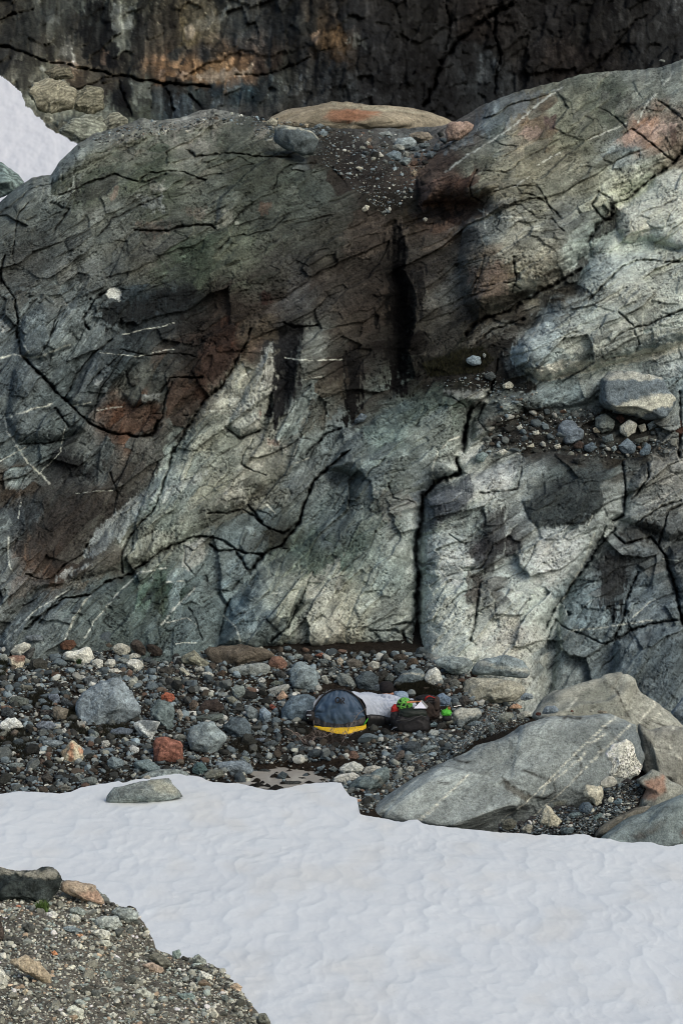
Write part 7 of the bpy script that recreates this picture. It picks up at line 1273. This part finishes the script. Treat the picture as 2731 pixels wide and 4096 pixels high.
tube('collar_label', [W3('V', 447, 262, 40.74), W3('V', 470, 248, 40.74), W3('V', 497, 234, 40.74)], .006, white, person, 6)
tube('bare_neck', [W3('V', 395, 240, 40.82), W3('V', 430, 238, 40.80), W3('V', 480, 212, 40.83)], [.028, .034, .026], skin, person, 10)

# ------------------------------------------------------------------ plants
def twig(rs, p, d, L, r, out, depth):
    pts = [p]; rr_ = [r]; n = 6
    for i in range(n):
        d = d + rs.normal(0, .28, 3); d /= np.linalg.norm(d); p = p + d * L / n; pts.append(p); rr_.append(r * (1 - .6 * (i + 1) / n))
        if depth and i > 0 and rs.rand() < .55: twig(rs, p, d + rs.normal(0, .7, 3), L * .5, rr_[-1] * .8, out, depth - 1)
    out.append(tubemesh(pts, rr_, 5))
rs = np.random.RandomState(3); out = []
for z, path, r in [('Q', [870,810, 930,840, 990,900, 1040,950, 1085,1000], .008), ('Q', [1085,1000, 1120,960, 1135,900], .006), ('Q', [840,980, 900,1000, 960,1010], .006), ('Q', [880,890, 930,905, 960,930], .005), ('Q', [720,940, 760,970, 800,968], .005), ('Q', [1050,930, 1085,900, 1100,880, 1150,870], .005), ('Q', [1310,920, 1340,860, 1370,800, 1430,700, 1500,650], .007), ('Q', [1430,700, 1420,740, 1400,760], .004), ('Q', [1330,870, 1380,850, 1420,830], .004),
    ('U', [480,1225, 620,1190, 740,1100, 800,990], .006), ('U', [370,890, 375,1020, 400,1110, 430,1190], .005), ('U', [290,1360, 370,1260, 430,1190], .005), ('U', [470,1370, 475,1260, 490,1230], .005), ('U', [170,1200, 280,1190, 360,1240], .004), ('U', [0,1115, 120,1180, 250,1360], .008), ('U', [930,1165, 1000,1090, 990,1200], .006), ('U', [1080,1180, 1200,1090, 1240,1060], .004), ('U', [700,1160, 770,1120], .006), ('U', [590,1180, 600,1130], .004), ('U', [490,1160, 500,1100], .004)]:
    q = np.array(path, float).reshape(-1, 2); n = 14; t0 = np.linspace(0, len(q) - 1, n); x = np.interp(t0, range(len(q)), q[:, 0]); y = np.interp(t0, range(len(q)), q[:, 1]); pp2 = px(z, np.stack([x, y], -1).ravel())
    Yv = 39.25 + rs.uniform(-.12, .08); P3 = at(pp2[:, 0], pp2[:, 1], Yv + np.linspace(0, .12, n)) + rs.normal(0, .004, (n, 3)); out.append(tubemesh(P3, np.linspace(r, r * .5, n), 5))
    for i in range(2, n, 3): twig(rs, P3[i], rs.normal(0, 1, 3) + [0, 0, .4], .14, r * .5, out, 1)
V, Fc = join(out); tw = mesh('dead_shrub', V, Fc, wood, loc=at(1230, 2990, 39.3)); tag(tw, 'Leafless grey shrub with forked twigs in front of the yellow mat', 'shrub')
out = []
for k_ in range(90):
    p = on(rs.uniform(1120, 1420), rs.uniform(2965, 3020))[0]; twig(rs, p, np.array([rs.normal(0, 1), rs.normal(0, .6), .5]), rs.uniform(.1, .3), .0035, out, 1)
V, Fc = join(out); tw = mesh('heath_twigs', V, Fc, woodd, loc=at(1250, 2980, 39.4)); tag(tw, 'Tangle of dark heath twigs covering the ground below the shelter', 'heath', kind='stuff')
def tufts(name, P, n, h, c, label, cat, surf=on, seed=1, kind='stuff', wd=.004):
    rs = np.random.RandomState(seed); q = inpoly(P, n, rs, False); W = surf(q[:, 0], q[:, 1]); a = rs.uniform(0, 6.28, n); le = rs.uniform(-.5, .5, (n, 2)) * h; hh = rs.uniform(.5, 1, n) * h
    r_ = np.stack([np.cos(a), np.sin(a), 0 * a], -1) * wd; b0 = W - r_; b1 = W + r_; mid = W + np.stack([le[:, 0] * .4, le[:, 1] * .4, hh * .6], -1); tip = W + np.stack([le[:, 0], le[:, 1], hh], -1)
    V = np.stack([b0, b1, mid + r_ * .8, mid - r_ * .8, tip + r_ * .15, tip - r_ * .15], 1).reshape(-1, 3); b_ = np.arange(n)[:, None] * 6; Fc = np.concatenate([b_ + [0, 1, 2, 3], b_ + [3, 2, 4, 5]])
    return tag(mesh(name, V, Fc, plain(name + '_green', c, .8, .4, 30), loc=W.mean(0)), label, cat, kind=kind)
tufts('moss', px('R', [400,560, 470,480, 560,470, 640,520, 720,560, 840,600, 800,640, 700,650, 560,640, 480,630]), 9000, .10, (.012, .012, .005), 'Dark brown green heath between the big blue boulder and the camp', 'heath')
tufts('moss', px('P', [-40,290, 40,280, 60,340, 40,400, -40,430]), 1500, .12, (.010, .013, .005), 'Dark moss hanging at the left edge under the brown topped boulder', 'moss', seed=2)
tufts('moss', px('P', [230,570, 330,530, 420,600, 400,660, 260,640]), 2200, .10, (.012, .012, .006), 'Dark heath clump left of the biggest boulder', 'heath', seed=3)
tufts('moss', px('P', [530,680, 600,650, 600,800, 700,840, 820,800, 1000,800, 980,900, 700,860, 560,860]), 3000, .10, (.012, .013, .006), 'Dark moss growing under the biggest boulder', 'moss', seed=4)
tufts('moss', px('P', [-30,830, 200,800, 240,900, 300,1000, 200,1060, -30,1050]), 3500, .10, (.011, .012, .006), 'Dark heath patch below the mossy white boulder', 'heath', seed=5)
tufts('moss', px('Q', [430,930, 600,880, 700,960, 660,1040, 480,1010]), 2500, .09, (.014, .013, .008), 'Brown black heath right of the large faceted boulder', 'heath', seed=6)
tufts('moss', px('P', [700,1130, 1000,1120, 1060,1190, 860,1230, 780,1200]), 2000, .05, (.013, .012, .008), 'Dark heath patch above the snow edge, left of the long banded slab', 'heath', seed=7)
tufts('moss', px('Q', [820,770, 1020,760, 1060,860, 900,880]), 1800, .07, (.012, .012, .008), 'Dark heath at the foot of the big blue boulder', 'heath', seed=8)
tufts('moss', px('D', [370,500, 560,430, 640,420, 700,480, 640,540, 400,560]), 3000, .08, (.016, .017, .005), 'Olive black moss cushion on the ledge below the black streak', 'moss', surf=oncl, seed=9)
pl_ = empty('small_plant', onm(*[np.array([x]) for x in px('T', [235, 400])[0]])[0], 'Small bright green plant at the foot of the black boulder', 'plant')
o = tufts('blades', px('T', [205,385, 262,385, 262,408, 205,408]), 160, .10, (.06, .11, .025), None, None, surf=onm, seed=11, kind=None, wd=.006); o.parent = pl_; o.location = Vector(o.location) - pl_.location
pl2 = empty('small_plant', at(*px('P', [620, 300])[0], 42.2), 'Tiny dark green sprig in front of the large white boulder', 'plant')
o = tufts('blades', px('P', [605,290, 638,290, 638,308, 605,308]), 90, .09, (.03, .06, .02), None, None, surf=lambda u, v: at(u, v, 0 * u + 41.6), seed=12, kind=None, wd=.006); o.parent = pl2; o.location = Vector(o.location) - pl2.location
